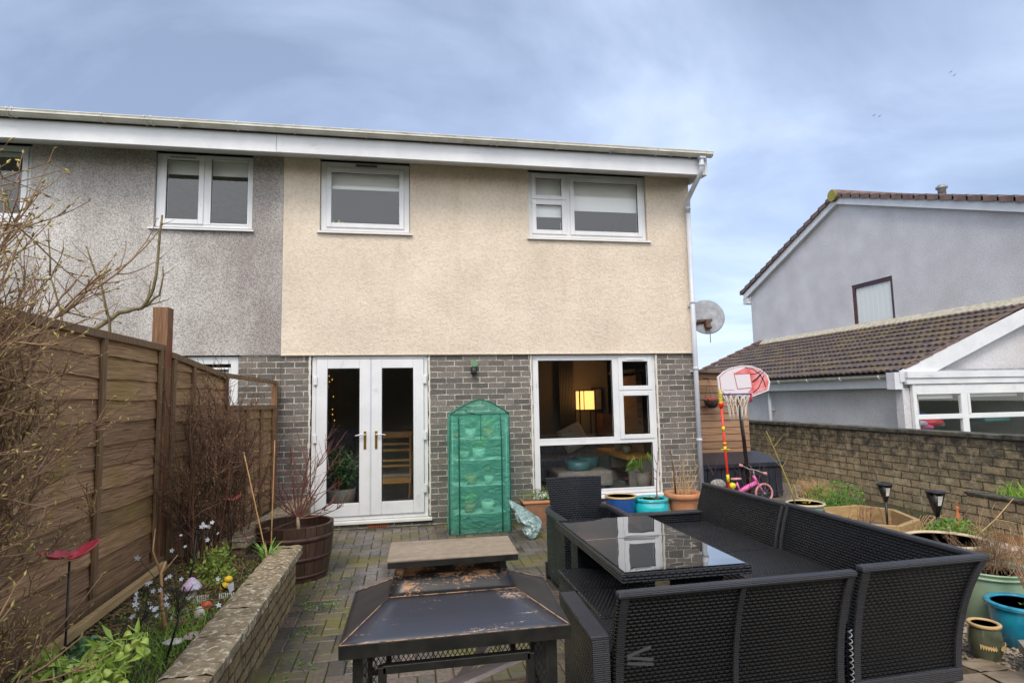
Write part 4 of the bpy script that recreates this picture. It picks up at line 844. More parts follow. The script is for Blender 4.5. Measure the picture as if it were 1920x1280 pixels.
for z, h in ((.37, .045), (.20, .035), (.05, .03)):
    g = MB(); g.lathe((c[0], c[1], z), [(barrel_r(z-h/2)+.003, -h/2), (barrel_r(z+h/2)+.004, h/2)], 36); g.build('iron_hoop', mat('hoop_iron%d' % int(z*100), (.05, .018, .012), (.09, .05, .04), scale=10, rough=.5, metal=.3), br)
g = MB(); g.lathe(c, [(0, .36), (.15, .365), (.31, .35)], 30); g.build('potting_soil', mat('bark_soil', (.05, .025, .015), (.16, .09, .06), scale=40, rough=.9, bump=1, bscale=60, bdist=.02), br)
ac = thing('bare_red_shrub', 'bare shrub with fine red stems growing in the half barrel', 'shrub', (-.97, 5.88, .36))
g = MB(); rs = random.Random(21)
g.tube([(-.97, 5.88, .34), (-.965, 5.88, .44), (-.975, 5.88, .52)], [.022, .017, .014], 8); g.build('trunk', mat('pale_trunk', (.28, .2, .12), (.4, .32, .22), scale=20), ac)
g = MB()
for d in ((-.7, -.1, 1), (-.35, .2, 1.3), (-.05, -.2, 1.5), (.25, .1, 1.2), (.7, -.2, .9), (.95, .1, .75), (1.1, -.1, .35), (-.9, .2, .6), (.5, -.4, 1.1), (.1, .4, 1.2), (-.5, -.4, .9), (.9, -.3, .15)):
    branch(g, (-.972, 5.88, .50), d, rs.uniform(.45, .80), .0075, rs, depth=2, kids=4, curl=.22, upw=.18, seg=6, kl=.55, kang=.6)
g.build('stems', twigr, ac)
pot('small_mossy_pot', (-.93, 6.75, 0), [(.11, 0), (.16, .30), (.17, .31), (.15, .31), (.14, .26)], None, oliveg, None, 'small mossy green pot behind the half barrel beside the door', fill=.145, fillz=.27, fillm=moss)

# twiggy hedge against the fence
dh = thing('bare_twiggy_bush', 'dense dark brown leafless bush tangled against the fence and big post', 'bush', (-1.6, 5.3, .35))
g = MB(); rs = random.Random(31); bb = MB()
for k in range(64):
    t = rs.random(); x = -1.72+.30*rs.random(); y = 4.95+1.0*t
    branch(g, (x, y, .33), (rs.gauss(0, .16), rs.gauss(0, .2), 1.6), rs.uniform(.85, 1.45), rs.uniform(.004, .009), rs, depth=2, kids=5, curl=.26, upw=.25, buds=bb if k % 2 else None, bs=.006, seg=7, kl=.42, bprob=.2)
for k in range(60):
    x = -1.74+.45*rs.random(); y = 4.9+.9*rs.random(); z = rs.uniform(.45, 1.5)
    branch(g, (x, y, z), (rs.gauss(.2, .9), rs.gauss(-.2, .8), rs.gauss(.1, .5)), rs.uniform(.25, .55), .004, rs, depth=1, kids=4, curl=.55, upw=0, seg=6, kl=.5)
g.build('branches', twig2, dh); bb.build('buds', mat('pale_bud', (.35, .28, .12), rough=.7), dh)
# left foreground bush with opening buds
lb = thing('budding_shrub', 'large shrub of tan branching stems with yellowish opening buds at the left edge', 'shrub', (-1.75, 2.2, .35))
g = MB(); bb = MB(); rs = random.Random(41)
for k in range(170):
    z = rs.uniform(.35, 1.62); ph = rs.random(); p = (-1.84+.24*rs.random(), 1.7+1.05*rs.random(), z)
    branch(g, p, (rs.uniform(.12, .95), rs.gauss(.25, .35), rs.uniform(.5, 1.3)), rs.uniform(.38, .72), rs.uniform(.0045, .008), rs, depth=2, kids=5, curl=.34, upw=.18, buds=bb, bs=.0075, seg=6, kl=.5, bprob=.35)
for k in range(64):
    p = (-1.84+.14*rs.random(), 1.75+.75*rs.random(), 1.35+.45*rs.random())
    branch(g, p, (rs.uniform(.05, .7), rs.gauss(.2, .3), rs.uniform(.8, 1.5)), rs.uniform(.45, .85), .0065, rs, depth=2, kids=4, curl=.22, upw=.2, buds=bb, bs=.0095, seg=6, kl=.5, bprob=.6)
for k in range(10):
    x, y = -1.85+.1*rs.random(), 1.8+.8*rs.random(); g.tube([(x, y, .3), (x+.02, y+.03, 1.0), (x+rs.uniform(-.05, .05), y, 1.6)], [.014, .011, .007], 5)
g.build('branches', twig1, lb); bb.build('buds', bud, lb)

# saplings beyond the fence
for i, (lab, segs) in enumerate((('smooth bare branch curving up beyond the fence and rising to a tall shoot', [([(-3.1, 6.2, 1.6), (-3.05, 6.5, 2.35), (-2.85, 6.55, 2.52), (-2.66, 6.6, 2.58), (-2.55, 6.6, 2.78), (-2.53, 6.6, 3.25), (-2.52, 6.65, 3.60)], .026), ([(-2.62, 6.6, 2.6), (-2.50, 6.6, 2.72), (-2.46, 6.6, 3.02)], .014), ([(-2.70, 6.6, 2.56), (-2.60, 6.6, 2.68), (-2.585, 6.6, 2.86)], .011), ([(-2.66, 6.6, 2.58), (-2.42, 6.6, 2.68)], .009)]),
                                  ('thin leaning bare sapling stems beyond the fence left of the tall shoot', [([(-2.9, 6.5, 1.6), (-2.92, 6.5, 2.45), (-3.03, 6.55, 2.8), (-3.2, 6.6, 3.2)], .017), ([(-2.94, 6.5, 2.5), (-3.02, 6.5, 2.9)], .008), ([(-3.2, 6.3, 1.7), (-3.24, 6.3, 2.5), (-3.36, 6.3, 2.85)], .015), ([(-3.36, 6.3, 2.85), (-3.4, 6.3, 3.3)], .009), ([(-3.36, 6.3, 2.8), (-3.25, 6.3, 3.1)], .007)]))):
    t = thing('bare_sapling', lab, 'sapling', (-3, 6.4, 1.2)); g = MB(); rs = random.Random(i+70)
    for pts, r_ in segs:
        pts = [Vector(q) for q in pts]; fine = [pts[0]]
        for a, b in zip(pts, pts[1:]):
            for s_ in (.33, .67, 1): fine.append(a.lerp(b, s_)+Vector((rs.gauss(0, .006), 0, rs.gauss(0, .006))))
        n_ = len(fine); g.tube(fine, [r_*(1-.65*k/n_) for k in range(n_)], 6)
        for q in fine[3::2]: g.tube([q, q+Vector((rs.uniform(-.02, .02), 0, .02))], [r_*.6, r_*.2], 4)
        for q in fine[2:-1:3]: branch(g, q, (rs.gauss(0, 1), rs.gauss(0, .5), .9), rs.uniform(.12, .3), .004, rs, depth=0, seg=4)
    g.build('stems', twigg, t)

# rust-red bird-feeder dishes on rods
for (x, y, z, s_, lab) in ((-1.42, 2.92, .93, 1, 'large red two-lobed dish on a black rod near the left edge'), (-1.37, 5.2, .80, .62, 'small dull red dish on a thin rod in front of the fence')):
    t = thing('garden_dish', lab, 'ornament', (x, y, .35))
    MB().tube([(x+.0, y, z-.01), (x, y, .3)], .0045, 6).build('rod', blackm, t)
    g = MB()
    for sg, tl in ((-1, -.12), (1, .42)):
        cx_ = x+sg*.052*s_
        g.grid(lambda a, b: (cx_+.062*s_*a*math.cos(2*PI*b)*math.cos(tl), y+.048*s_*a*math.sin(2*PI*b), z+.003+.062*s_*a*math.cos(2*PI*b)*math.sin(tl)*1+.022*s_*a*a+(.014*s_ if sg > 0 else 0)+(.02*s_*a*math.sin(2*PI*b) if sg > 0 else 0)+.0012*math.sin(b*60)*a), 10, 40)
    g.build('dish', redm if s_ == 1 else mat('faded_red', (.35, .06, .05), (.45, .12, .09), scale=20, rough=.5), t, solid=.003)
# canes
for p, q, lab in (((-1.0, 4.82, .36), (-1.24, 5.0, 1.20), 'tan bamboo cane leaning left by the wall end'), ((-1.03, 5.03, .36), (-1.03, 5.1, 1.28), 'upright tan bamboo cane crossing the leaning cane')):
    g = MB(); a, b = Vector(p), Vector(q); g.tube([a.lerp(b, k/8) for k in range(9)], [.0045+.001*(k % 2) for k in range(9)], 7); o = g.build('bamboo_cane', cane); tag(o, lab, 'cane')

# flower stakes with small grey metal petals
def flower_stake(base, top, n_, spread, seed, lab, h=.0):
    rs = random.Random(seed); t = thing('flower_stake', lab, 'garden stake', base); b, q = Vector(base), Vector(top); s = MB(); s.tube([b, b.lerp(q, .5)+Vector((.01, 0, 0)), q], [.006, .005, .004], 6)
    for k in range(n_):
        st = b.lerp(q, rs.uniform(.55, 1)); e = q+Vector((rs.gauss(0, spread), rs.gauss(0, spread*.7), rs.gauss(.02, spread)))
        s.tube([st, st.lerp(e, .5)+Vector((0, 0, .01)), e], .0018, 4)
        nn = Vector((rs.gauss(0, .5), rs.gauss(-.8, .3), rs.gauss(.6, .4))).normalized(); x = nn.orthogonal().normalized(); y = nn.cross(x); r_ = rs.uniform(.010, .016); fl = MB()
        for j in range(5):
            a = 2*PI*j/5; d = x*math.cos(a)+y*math.sin(a); w_ = nn.cross(d); fl.face([e, e+d*r_*.6+w_*r_*.32+nn*.004, e+d*r_*1.15+nn*.002, e+d*r_*.6-w_*r_*.32+nn*.004])
        fl.build('flower', petal, t, solid=.0012)
    s.build('stem', blackm, t)
flower_stake((-1.14, 3.25, .34), (-1.10, 3.35, .66), 17, .085, 1, 'black stake with many small grey metal flowers in the middle of the bed')
flower_stake((-1.40, 3.15, .34), (-1.26, 3.35, .55), 14, .05, 2, 'clustered grey metal flowers low beside the hellebore')
flower_stake((-1.35, 2.25, .34), (-1.46, 2.35, .60), 15, .05, 3, 'cluster of grey metal flowers on a dark stake at the bottom left corner')
flower_stake((-1.40, 4.3, .34), (-1.36, 4.35, .74), 9, .10, 4, 'taller grey metal flower stake in front of the bare twiggy bush')
flower_stake((-1.48, 2.5, .34), (-1.50, 2.5, .85), 4, .04, 5, 'sparse grey metal flower stake at the far left by the fence')

# hellebore, leaves and bed plants
hl = thing('hellebore', 'lime green hellebore with drooping pale flowers at the bottom left', 'plant', (-1.27, 2.75, .34))
s = MB(); f = MB(); lf = MB(); rs = random.Random(51)
for k in range(17):
    a = rs.uniform(0, 2*PI); r_ = rs.uniform(.03, .17); b = Vector((-1.29+rs.uniform(-.05, .05), 2.72+rs.uniform(-.07, .07), .33)); e = Vector((-1.25+r_*1.15*math.cos(a), 2.74+r_*1.2*math.sin(a), rs.uniform(.46, .64))); m_ = b.lerp(e, .6)+Vector((0, 0, .06))
    s.tube([b, m_, e], [.006, .004, .003], 5)
    for j in range(4):
        q = e+Vector((rs.gauss(0, .026), rs.gauss(0, .026), rs.gauss(-.02, .02))); s.tube([e+Vector((0, 0, .01)), q+Vector((0, 0, .02)), q], .002, 4); f = MB()
        M2 = Matrix.Rotation(rs.uniform(-.7, .7), 3, 'X') @ Matrix.Rotation(rs.uniform(-.7, .7), 3, 'Y'); f.lathe(q, [(.001, 0), (.007, -.002), (.013, -.010), (.017, -.02), (.022, -.026)], 6, M2); f.build('flower', leafy, hl)
    for j in range(15): lf.leaf(m_.lerp(e, rs.random())+Vector((rs.gauss(0, .015),)*3), rs.uniform(.05, .09), .022, rs, .1)
s.build('stems', leafy, hl); lf.build('leaves', mat('lime_leaf', (.20, .34, .04), (.42, .54, .11), scale=14, rough=.5), hl)
def leafy_clump(name, lab, cat, c, rad, n_, ln, wd, m, seed=1, upb=.4, stems=None, z0=None):
    t = thing(name, lab, cat, (c[0], c[1], c[2]-rad[2])); g = MB(); rs = random.Random(seed); cl = [Vector((rs.gauss(0, .5), rs.gauss(0, .5), rs.gauss(0, .5))) for _ in range(max(4, n_//40))]
    for k in range(n_):
        q = rs.choice(cl)+Vector((rs.gauss(0, .3), rs.gauss(0, .3), rs.gauss(0, .3)))
        if q.length > 1: q.normalize()
        g.leaf((c[0]+q.x*rad[0], c[1]+q.y*rad[1], c[2]+q.z*rad[2]), ln*rs.uniform(.6, 1.3), wd*rs.uniform(.7, 1.2), rs, upb)
    g.build('leaves', m, t)
    if stems:
        s = MB()
        for k in range(stems):
            e = (c[0]+rs.gauss(0, .5)*rad[0], c[1]+rs.gauss(0, .5)*rad[1], c[2]+rs.uniform(-.2, .6)*rad[2]); s.tube([(c[0]+rs.gauss(0, .2)*rad[0], c[1]+rs.gauss(0, .2)*rad[1], c[2]-rad[2]), e], [.003, .0015], 4)
        s.build('stems', leafg, t)
    return t
leafy_clump('lobed_leaf_plant', 'low plant with rounded grey-green leaves beneath the big red dish', 'plant', (-1.55, 3.2, .42), (.14, .22, .07), 260, .035, .032, leafb, 3, .2, 20)
leafy_clump('leafy_weed', 'small leafy weed with yellow-green leaves at the foot of the bare bush', 'plant', (-1.38, 4.75, .45), (.13, .3, .10), 300, .04, .022, mat('mixed_leaf', (.10, .20, .03), (.35, .38, .07), scale=20, rough=.6), 4, .4, 20)
def grass_tuft(g, c, n_, h, sp, wd, lean, rs):
    for k in range(n_):
        p = (c[0]+rs.gauss(0, sp[0]), c[1]+rs.gauss(0, sp[1]), c[2]); a = rs.uniform(0, 2*PI); g.blade(p, h*rs.uniform(.5, 1.1), wd, (lean*math.cos(a)*rs.random(), lean*math.sin(a)*rs.random()), 3, rs)
leafy_clump('lobed_leaf_plant', 'second patch of low grey-green lobed leaves at the foot of the hellebore', 'plant', (-1.45, 2.7, .42), (.16, .2, .07), 260, .035, .03, leafb, 5, .2, 16)
leafy_clump('leafy_weed', 'low reddish and green leafy weed between the toadstool house and the bare bush', 'plant', (-1.25, 4.45, .40), (.12, .14, .05), 220, .03, .02, MATS['mixed_leaf'], 6, .5, 10)
g = MB(); rs = random.Random(61); grass_tuft(g, (-1.22, 3.55, .33), 700, .12, (.10, .26), .004, .10, rs); grass_tuft(g, (-1.12, 3.0, .33), 260, .09, (.08, .2), .004, .08, rs)
o = g.build('bed_grass', grassm); tag(o, 'bright green grass growing in the middle of the left bed', 'grass'); o['kind'] = 'stuff'
g = MB(); 
for k in range(4200): g.leaf((rs.uniform(-1.8, -1.05), rs.uniform(2.2, 5.1), .345+rs.random()*.03), rs.uniform(.012, .03), .012, rs, .6)
o = g.build('ground_cover', moss); tag(o, 'mossy ground cover and small weeds on the left bed soil', 'ground cover'); o['kind'] = 'stuff'
g = MB()
for k in range(500): 
    p = Vector((rs.uniform(-1.8, -1.1), rs.uniform(3.6, 5.2), .36+.03*rs.random())); g.bar(p, p+Vector((rs.gauss(0, .05), rs.gauss(0, .05), rs.gauss(0, .012))), .004, .003)
o = g.build('dry_litter', mat('litter', (.14, .07, .035), (.32, .19, .1), scale=30, rough=.9)); tag(o, 'dry twigs and fallen stalks littering the left bed', 'litter'); o['kind'] = 'stuff'
ir = thing('strap_leaf_clump', 'clump of fresh green strap leaves at the end of the planter wall', 'plant', (-1.10, 4.95, .35)); g = MB(); rs = random.Random(63)
for k in range(24):
    a = rs.uniform(0, 2*PI); g.blade((-1.04+.03*math.cos(a), 4.95+.03*math.sin(a), .36), rs.uniform(.13, .22), .026, (.10*math.cos(a), .10*math.sin(a)), 5, rs)
g.build('leaves', mat('strap_leaf', (.14, .34, .04), (.28, .48, .10), scale=8, rough=.4), ir)
s = thing('garden_stalk', 'bare orange-brown stem standing upright in the bed beside the metal flowers', 'stem', (-1.38, 3.6, .34)); g = MB()
g.tube([(-1.27, 3.62, .33), (-1.30, 3.62, .50), (-1.315, 3.64, .66), (-1.30, 3.66, .72)], [.012, .009, .008, .005], 7); g.tube([(-1.315, 3.64, .66), (-1.37, 3.66, .78), (-1.36, 3.66, .90)], [.006, .004, .002], 5); g.tube([(-1.31, 3.64, .66), (-1.24, 3.66, .75)], [.005, .002], 5); g.build('stem', cane, s)
# little ornaments
mh = thing('toadstool_house', 'small lilac-capped toadstool house ornament in the bed', 'ornament', (-1.32, 4.15, .33)); c = (-1.33, 4.18, .33)
MB().lathe(c, [(.032, 0), (.034, .04), (.026, .075), (.022, .10)], 14).build('stalk', mat('resin_bark', (.30, .24, .2), (.45, .38, .33), scale=40, rough=.8, bump=1, bscale=60, bdist=.01), mh)
MB().lathe(c, [(.058, .085), (.062, .095), (.045, .12), (.03, .135), (.018, .150), (0, .158)], 16).build('cap', lilac, mh)
be = thing('bee_ornament', 'yellow and black bee ornament with grey wings by the planter wall', 'ornament', (-1.12, 4.25, .34)); c = (-1.13, 4.25, .40)
MB().lathe(c, [(.0, .02), (.02, .026), (.028, .04), (.02, .056), (0, .062)], 12).build('head', yelb, be)
g = MB(); M3 = Matrix.Rotation(.8, 3, 'Y'); g.lathe((-1.15, 4.25, .40), [(0, -.035), (.018, -.025), (.024, 0), (.018, .025), (0, .03)], 12, M3); g.build('body', yelb, be)
g = MB(); g.lathe((-1.15, 4.25, .40), [(.0225, -.014), (.0245, -.01), (.0255, -.004), (.024, .0)], 12, M3); g.build('stripe', blackm, be)
g = MB(); g.face([(-1.13, 4.22, .41), (-1.09, 4.22, .43), (-1.085, 4.22, .38), (-1.11, 4.22, .36)]); g.build('wing', petal, be, solid=.002)
ld = thing('ladybird_ornament', 'red ladybird ornament in the grass near the white toy fence', 'ornament', (-1.2, 3.95, .34)); MB().lathe((-1.18, 3.98, .345), [(.034, 0), (.034, .015), (.026, .034), (.012, .044), (0, .046)], 14).build('shell', red2, ld); MB().lathe((-1.21, 3.96, .345), [(.014, 0), (.014, .014), (0, .024)], 10).build('head', blackm, ld)
for i, (x, y, lab) in enumerate(((-1.26, 4.13, 'tiny white picket fence section beside the toadstool house'), (-1.11, 4.14, 'tiny white picket fence section below the bee ornament'))):
    g = MB()
    for k in range(8): g.box(x-.045+k*.012, x-.038+k*.012, y, y+.003, .34, .385)
    g.box(x-.047, x+.048, y+.003, y+.005, .352, .358); o = g.build('toy_fence', mat('toy_fence_white', (.7, .7, .68)) if i == 0 else MATS['toy_fence_white']); tag(o, lab, 'toy fence')
def rock(name, lab, c, r_, m, seed, cat='stone'):
    g = MB(); g.grid(lambda a, b: (c[0]+r_[0]*math.sin(PI*a)*math.cos(2*PI*b)*(1+.25*noise.noise(Vector((a*3, b*4, seed)))), c[1]+r_[1]*math.sin(PI*a)*math.sin(2*PI*b)*(1+.2*noise.noise(Vector((a*4, b*3, seed+9)))), c[2]+r_[2]*math.cos(PI*a)), 8, 12, smooth=False); o = g.build(name, m); return tag(o, lab, cat)
rock('pale_stone', 'pale upright stone at the front of the ornaments', (-1.17, 3.82, .37), (.03, .025, .045), stonew, 1)
rock('pale_stone', 'flat white stone lying in the bright grass', (-1.17, 3.42, .37), (.05, .04, .014), stonew, 2)
rock('pale_stone', 'flat pinkish stone right of the white one by the wall', (-1.10, 3.5, .365), (.045, .05, .013), pinks, 3)
rock('pale_stone', 'small tan stone behind the pale upright one', (-1.20, 3.88, .36), (.025, .02, .02), tanrim, 4)
rs = random.Random(77); g = MB()                                   # weeds in the paving joints
for (x, y) in ((-.62, 5.3), (-.72, 4.9), (-.55, 4.95), (-.68, 4.45), (-.75, 3.6), (-.3, 3.9), (-.7, 3.2), (-.55, 2.9), (-.78, 5.5), (-.45, 5.6), (.9, 5.8), (.7, 5.2), (.8, 4.6), (-.2, 3.1), (.1, 3.4), (.35, 3.3), (-.6, 3.9), (-.35, 4.6)):
    for k in range(rs.randint(10, 34)): g.leaf((x+rs.gauss(0, .05), y+rs.gauss(0, .06), .004), rs.uniform(.012, .035), .013, rs, .9)
for k in range(420):
    x, y = rs.uniform(-.8, 1.0), rs.uniform(2.2, 6.2)
    if rs.random() < .55: x = -.78+abs(rs.gauss(0, .16))
    g.leaf((x, y, .002), rs.uniform(.008, .022), .009, rs, .8)
o = g.build('paving_weeds', leafg); tag(o, 'small green weeds sprouting between the paving blocks', 'weeds'); o['kind'] = 'stuff'

# ------------------------------------------------------------------ rattan furniture
def curved_back(g, p0, p1, out, zt, z0=.06, lean=.13, th=.028, fl=0.0, nu=10, e0=0, e1=0):
    """back panel from p0 to p1 (x, y); out = outward unit; leans outward as it rises"""
    p0, p1, out = Vector((*p0, 0)), Vector((*p1, 0)), Vector((*out, 0)); d = (p1-p0); ln = d.length; dn = d.normalized()
    def off(b): return lean*(b**2.2)
    def P(a, b, t):
        ext = dn*(-e0*b**2.2*(1-a)+e1*b**2.2*a)
        q = p0+d*a+ext+out*(off(b)+t); return (q.x, q.y, z0+(zt-z0)*b)
    uv = lambda a, b: (a*ln, z0+(zt-z0)*b)
    g.grid(lambda a, b: P(a, b, th), nu, 12, uvf=uv); g.grid(lambda a, b: P(1-a, b, 0), nu, 12, uvf=lambda a, b: ((1-a)*ln, z0+(zt-z0)*b))
    for a in (0, 1): g.grid(lambda u, b: P(a, b, th*u), 1, 12)
    return P, off, ln
def rib(g, P, a, w_, th, ln, proud=.012):
    """flat bound upright following the curve of the back"""
    h = w_/2/ln
    for t0, sgn in ((th+proud, 1), (-proud, -1)):
        g.grid(lambda u, b: P(a-h+2*h*u, b, t0), 2, 12, uvf=lambda u, b: (u*w_, b*.64))
        for q in (a-h, a+h): g.grid(lambda u, b: P(q, b, t0-sgn*proud*u), 1, 12)
def rim(g, P, zt, th, n=12, a0=-.005, a1=1.005, hh=.016):
    c0 = Vector(P(a0, 1, th/2)); c1 = Vector(P(a1, 1, th/2)); g.bar(c0+Vector((0, 0, 0)), c1, th+.022, hh*2)
def seat_box(g, x0, x1, y0, y1, z0, z1): g.box(x0, x1, y0, y1, z0, z1)

# near module: two seats, its back faces the camera
t = thing('rattan_sofa_section', 'black rattan two-seat sofa section nearest the camera seen from behind', 'sofa', (1.55, 2.9, 0), 'black rattan corner sofa set')
g = MB(); P, off, ln = curved_back(g, (.95, 2.76), (2.185, 2.79), (0, -1), .69, lean=.13); g.build('backrest', rattd, t)
for a in (.022, .505, .978): q = MB(); rib(q, P, a, .038 if a != .505 else .026, .028, ln); q.build('back_rib', rattf, t)
q = MB(); rim(q, P, .69, .03); q.build('top_rim', rattf, t, bevel=.01)
q = MB(); q.bar((.95, 2.75, .09), (2.185, 2.78, .09), .06, .06); q.build('bottom_rim', rattf, t, bevel=.01)
MB().box(.95, 2.17, 2.80, 3.36, .10, .375).build('seat', rattc, t, bevel=.012)
g = MB(); g.prism([(.855, 2.72, .05), (.855, 3.22, .05), (.855, 3.22, .50), (.855, 2.72, .47)], (.075, 0, 0)); g.build('arm', rattd, t, bevel=.008)
q = MB(); q.bar((.888, 2.70, .475), (.885, 3.24, .51), .09, .022); q.bar((.89, 2.705, .03), (.89, 2.705, .47), .085, .02, (0, 1, 0)); q.build('arm_rim', rattf, t, bevel=.006)
for x in (.98, 2.14):
    for y in (2.8, 3.3): MB().box(x-.02, x+.02, y-.02, y+.02, 0, .1).build('leg', blackm, t)
q = MB(); q.bar((.985, 2.62, .42), (1.09, 2.60, .46), .004, .012); q.bar((.985, 2.62, .415), (1.10, 2.60, .405), .004, .012); q.bar((.985, 2.62, .39), (1.10, 2.60, .385), .004, .012); q.build('strap', mat('dull_strap', (.06, .06, .065), rough=.5), t)
# corner module
t = thing('rattan_corner_section', 'black rattan corner section with flared backs at the right end of the sofa', 'sofa', (2.6, 3.4, 0), 'black rattan corner sofa set')
g = MB(); P, off, ln = curved_back(g, (2.235, 2.79), (2.895, 2.81), (0, -1), .705, lean=.12, e1=.10); g.build('backrest', rattd, t)
for a in (.03, .975): q = MB(); rib(q, P, a, .038, .028, ln); q.build('back_rib', rattf, t)
q = MB(); rim(q, P, .7, .03, a0=-.01, a1=1.02); q.build('top_rim', rattf, t, bevel=.01)
q = MB(); q.bar((2.235, 2.775, .09), (2.90, 2.795, .09), .06, .07); q.build('bottom_rim', rattf, t, bevel=.01)
g = MB(); P, off, ln = curved_back(g, (2.875, 2.80), (2.865, 4.27), (1, 0), .70, lean=.11, e0=.12, nu=20); g.build('side_backrest', ratt, t)
for a in (.985,): q = MB(); rib(q, P, a, .024, .028, ln); q.build('back_rib', rattf, t)
q = MB(); rim(q, P, .7, .03, a0=0, a1=1.0); q.build('top_rim', rattf, t, bevel=.01)
MB().box(2.22, 2.90, 2.84, 4.27, .10, .375).build('seat', rattc, t, bevel=.012)
for x, y in ((2.26, 2.85), (2.88, 2.85), (2.26, 4.2), (2.88, 4.2)): MB().box(x-.02, x+.02, y-.02, y+.02, 0, .1).build('leg', blackm, t)
q = MB(); pts = []
for k in range(60): a = k*1.05; pts.append((2.205+.009*math.cos(a), 2.72+.009*math.sin(a)-.0+.02*(1-k/60)*-1+.03*((60-k)/60), .10+.30*k/60))
q.tube(pts, .0028, 5); q.build('spiral_cord', greym, t)
# far long module with arm
t = thing('rattan_long_section', 'black rattan sofa section with a low arm, its long back running towards the house', 'sofa', (2.6, 4.9, 0), 'black rattan corner sofa set')
g = MB(); P, off, ln = curved_back(g, (2.865, 4.29), (2.81, 5.50), (1, 0), .695, lean=.11, nu=16, e1=.0); g.build('backrest', ratt, t)
for a in (.015,): q = MB(); rib(q, P, a, .024, .028, ln); q.build('back_rib', rattf, t)
q = MB(); rim(q, P, .7, .03); q.build('top_rim', rattf, t, bevel=.01)
MB().box(2.22, 2.88, 4.29, 5.36, .10, .375).build('seat', rattc, t, bevel=.012)
MB().box(2.12, 2.82, 5.37, 5.45, .05, .445).build('arm', ratt, t, bevel=.008)
q = MB(); q.bar((2.10, 5.41, .455), (2.83, 5.41, .455), .10, .022); q.build('arm_rim', rattf, t, bevel=.006)
for x, y in ((2.26, 4.35), (2.84, 4.35), (2.26, 5.3), (2.84, 5.3)): MB().box(x-.02, x+.02, y-.02, y+.02, 0, .1).build('leg', blackm, t)
# footstools
for y0_, lab in ((3.20, 'black rattan footstool nearest the camera, tucked against the left side of the table'), (3.67, 'black rattan footstool farther from the camera beside the table')):
    t = thing('rattan_footstool', lab, 'footstool', (1.3, y0_+.22, 0), 'black rattan footstools'); MB().box(1.065, 1.50, y0_, y0_+.445, .04, .355).build('base', ratt, t, bevel=.008); MB().box(1.058, 1.507, y0_-.006, y0_+.452, .357, .385).build('seat', rattc, t, bevel=.008)
# table
t = thing('rattan_table', 'wet black rattan dining table with a dark glass top reflecting the house', 'table', (1.5, 3.75, 0))
g = MB(); x0, x1, y0_, y1_ = 1.135, 1.885, 3.045, 4.45
g.box(x0, x0+.035, y0_, y1_, .595, .645); g.box(x1-.035, x1, y0_, y1_, .595, .645); g.box(x0+.035, x1-.035, y0_, y0_+.035, .596, .644); g.box(x0+.035, x1-.035, y1_-.035, y1_, .596, .644); g.build('table_edge', weave('edge_weave', (.03, .032, .038), bw=.04, rh=.016), t, bevel=.006)
g = MB(); n_ = 40
g.grid(lambda a, b: (x0+.022+(x1-x0-.044)*a, y0_+.022+(y1_-y0_-.044)*b, .650+.00035*noise.noise(Vector((a*5, b*9, 2)))), 30, 50, uvf=lambda a, b: (a, b)); g.build('glass_top', tglass, t)
g = MB(); g.box(x0+.036, x1-.036, y0_+.036, y1_-.036, .60, .62); g.build('table_bed', rattc, t)
g = MB(); g.box(1.56, 1.80, 3.2, 3.4, 0, .598); g.build('pedestal', ratt, t, bevel=.006); g = MB(); g.box(1.22, 1.80, 4.16, 4.34, 0, .598); g.build('pedestal', ratt, t, bevel=.006)
g = MB(); g.bar((x0+.03, 3.78, .6525), (x1-.03, 3.80, .6525), .006, .0015); g.build('glass_seam', greym, t)
# armchair
t = thing('rattan_armchair', 'black rattan armchair with flared back and curved arms in front of the picture window', 'chair', (1.53, 4.95, 0))
g = MB(); W0, W1 = .21, .262
def back(a, b, tt): return (1.545+(a-.5)*2*(W0+(W1-W0)*b), 5.22+.10*b**1.5+tt-.035*math.sin(PI*a), .34+.505*b+.010*math.sin(PI*a))
g.grid(lambda a, b: back(a, b, 0), 12, 10, uvf=lambda a, b: (a*.5, b*.5)); g.grid(lambda a, b: back(1-a, b, .03), 12, 10, uvf=lambda a, b: (a*.5, b*.5)); g.grid(lambda a, b: back(a, 1, .03*b), 12, 1); g.grid(lambda a, b: back(0, a, .03*b), 10, 1); g.grid(lambda a, b: back(1, a, .03*b), 10, 1); g.build('backrest', ratt, t)
def armcurve(s_, sg):      # plan curve of the arm: from behind the back round to the front
    if s_ < .45: a = s_/.45*PI/2; return (1.545+sg*(.09+.22*math.sin(a)), 5.12+.24*math.cos(a))
    q = (s_-.45)/.55; return (1.545+sg*(.31-.01*q), 5.12-.52*q)
for sg in (-1, 1):
    g = MB()
    def f(a, b, tt=0): x, y = armcurve(a, sg); return (x-sg*tt, y-(tt if a < .45 else 0), .05+.53*b)
    g.grid(lambda a, b: f(a, b), 24, 6, uvf=lambda a, b: (a*.8, b*.56)); g.grid(lambda a, b: f(a, b, .05), 24, 6, uvf=lambda a, b: (a*.8, b*.56)); g.grid(lambda a, b: f(1, b, .05*a), 1, 6); g.build('arm', ratt, t)
    g = MB(); pts = [(*armcurve(k/20, sg), .58) for k in range(21)]; g.tube([(x-sg*.022, y, z) for x, y, z in pts], .033, 8); g.build('arm_rim', rattf, t)
MB().box(1.255, 1.835, 4.62, 5.2, .14, .375).build('seat', rattc, t, bevel=.015)
for x, y in ((1.22, 4.63), (1.87, 4.63), (1.25, 5.2), (1.84, 5.2)): MB().box(x-.018, x+.018, y-.018, y+.018, 0, .14).build('leg', blackm, t)

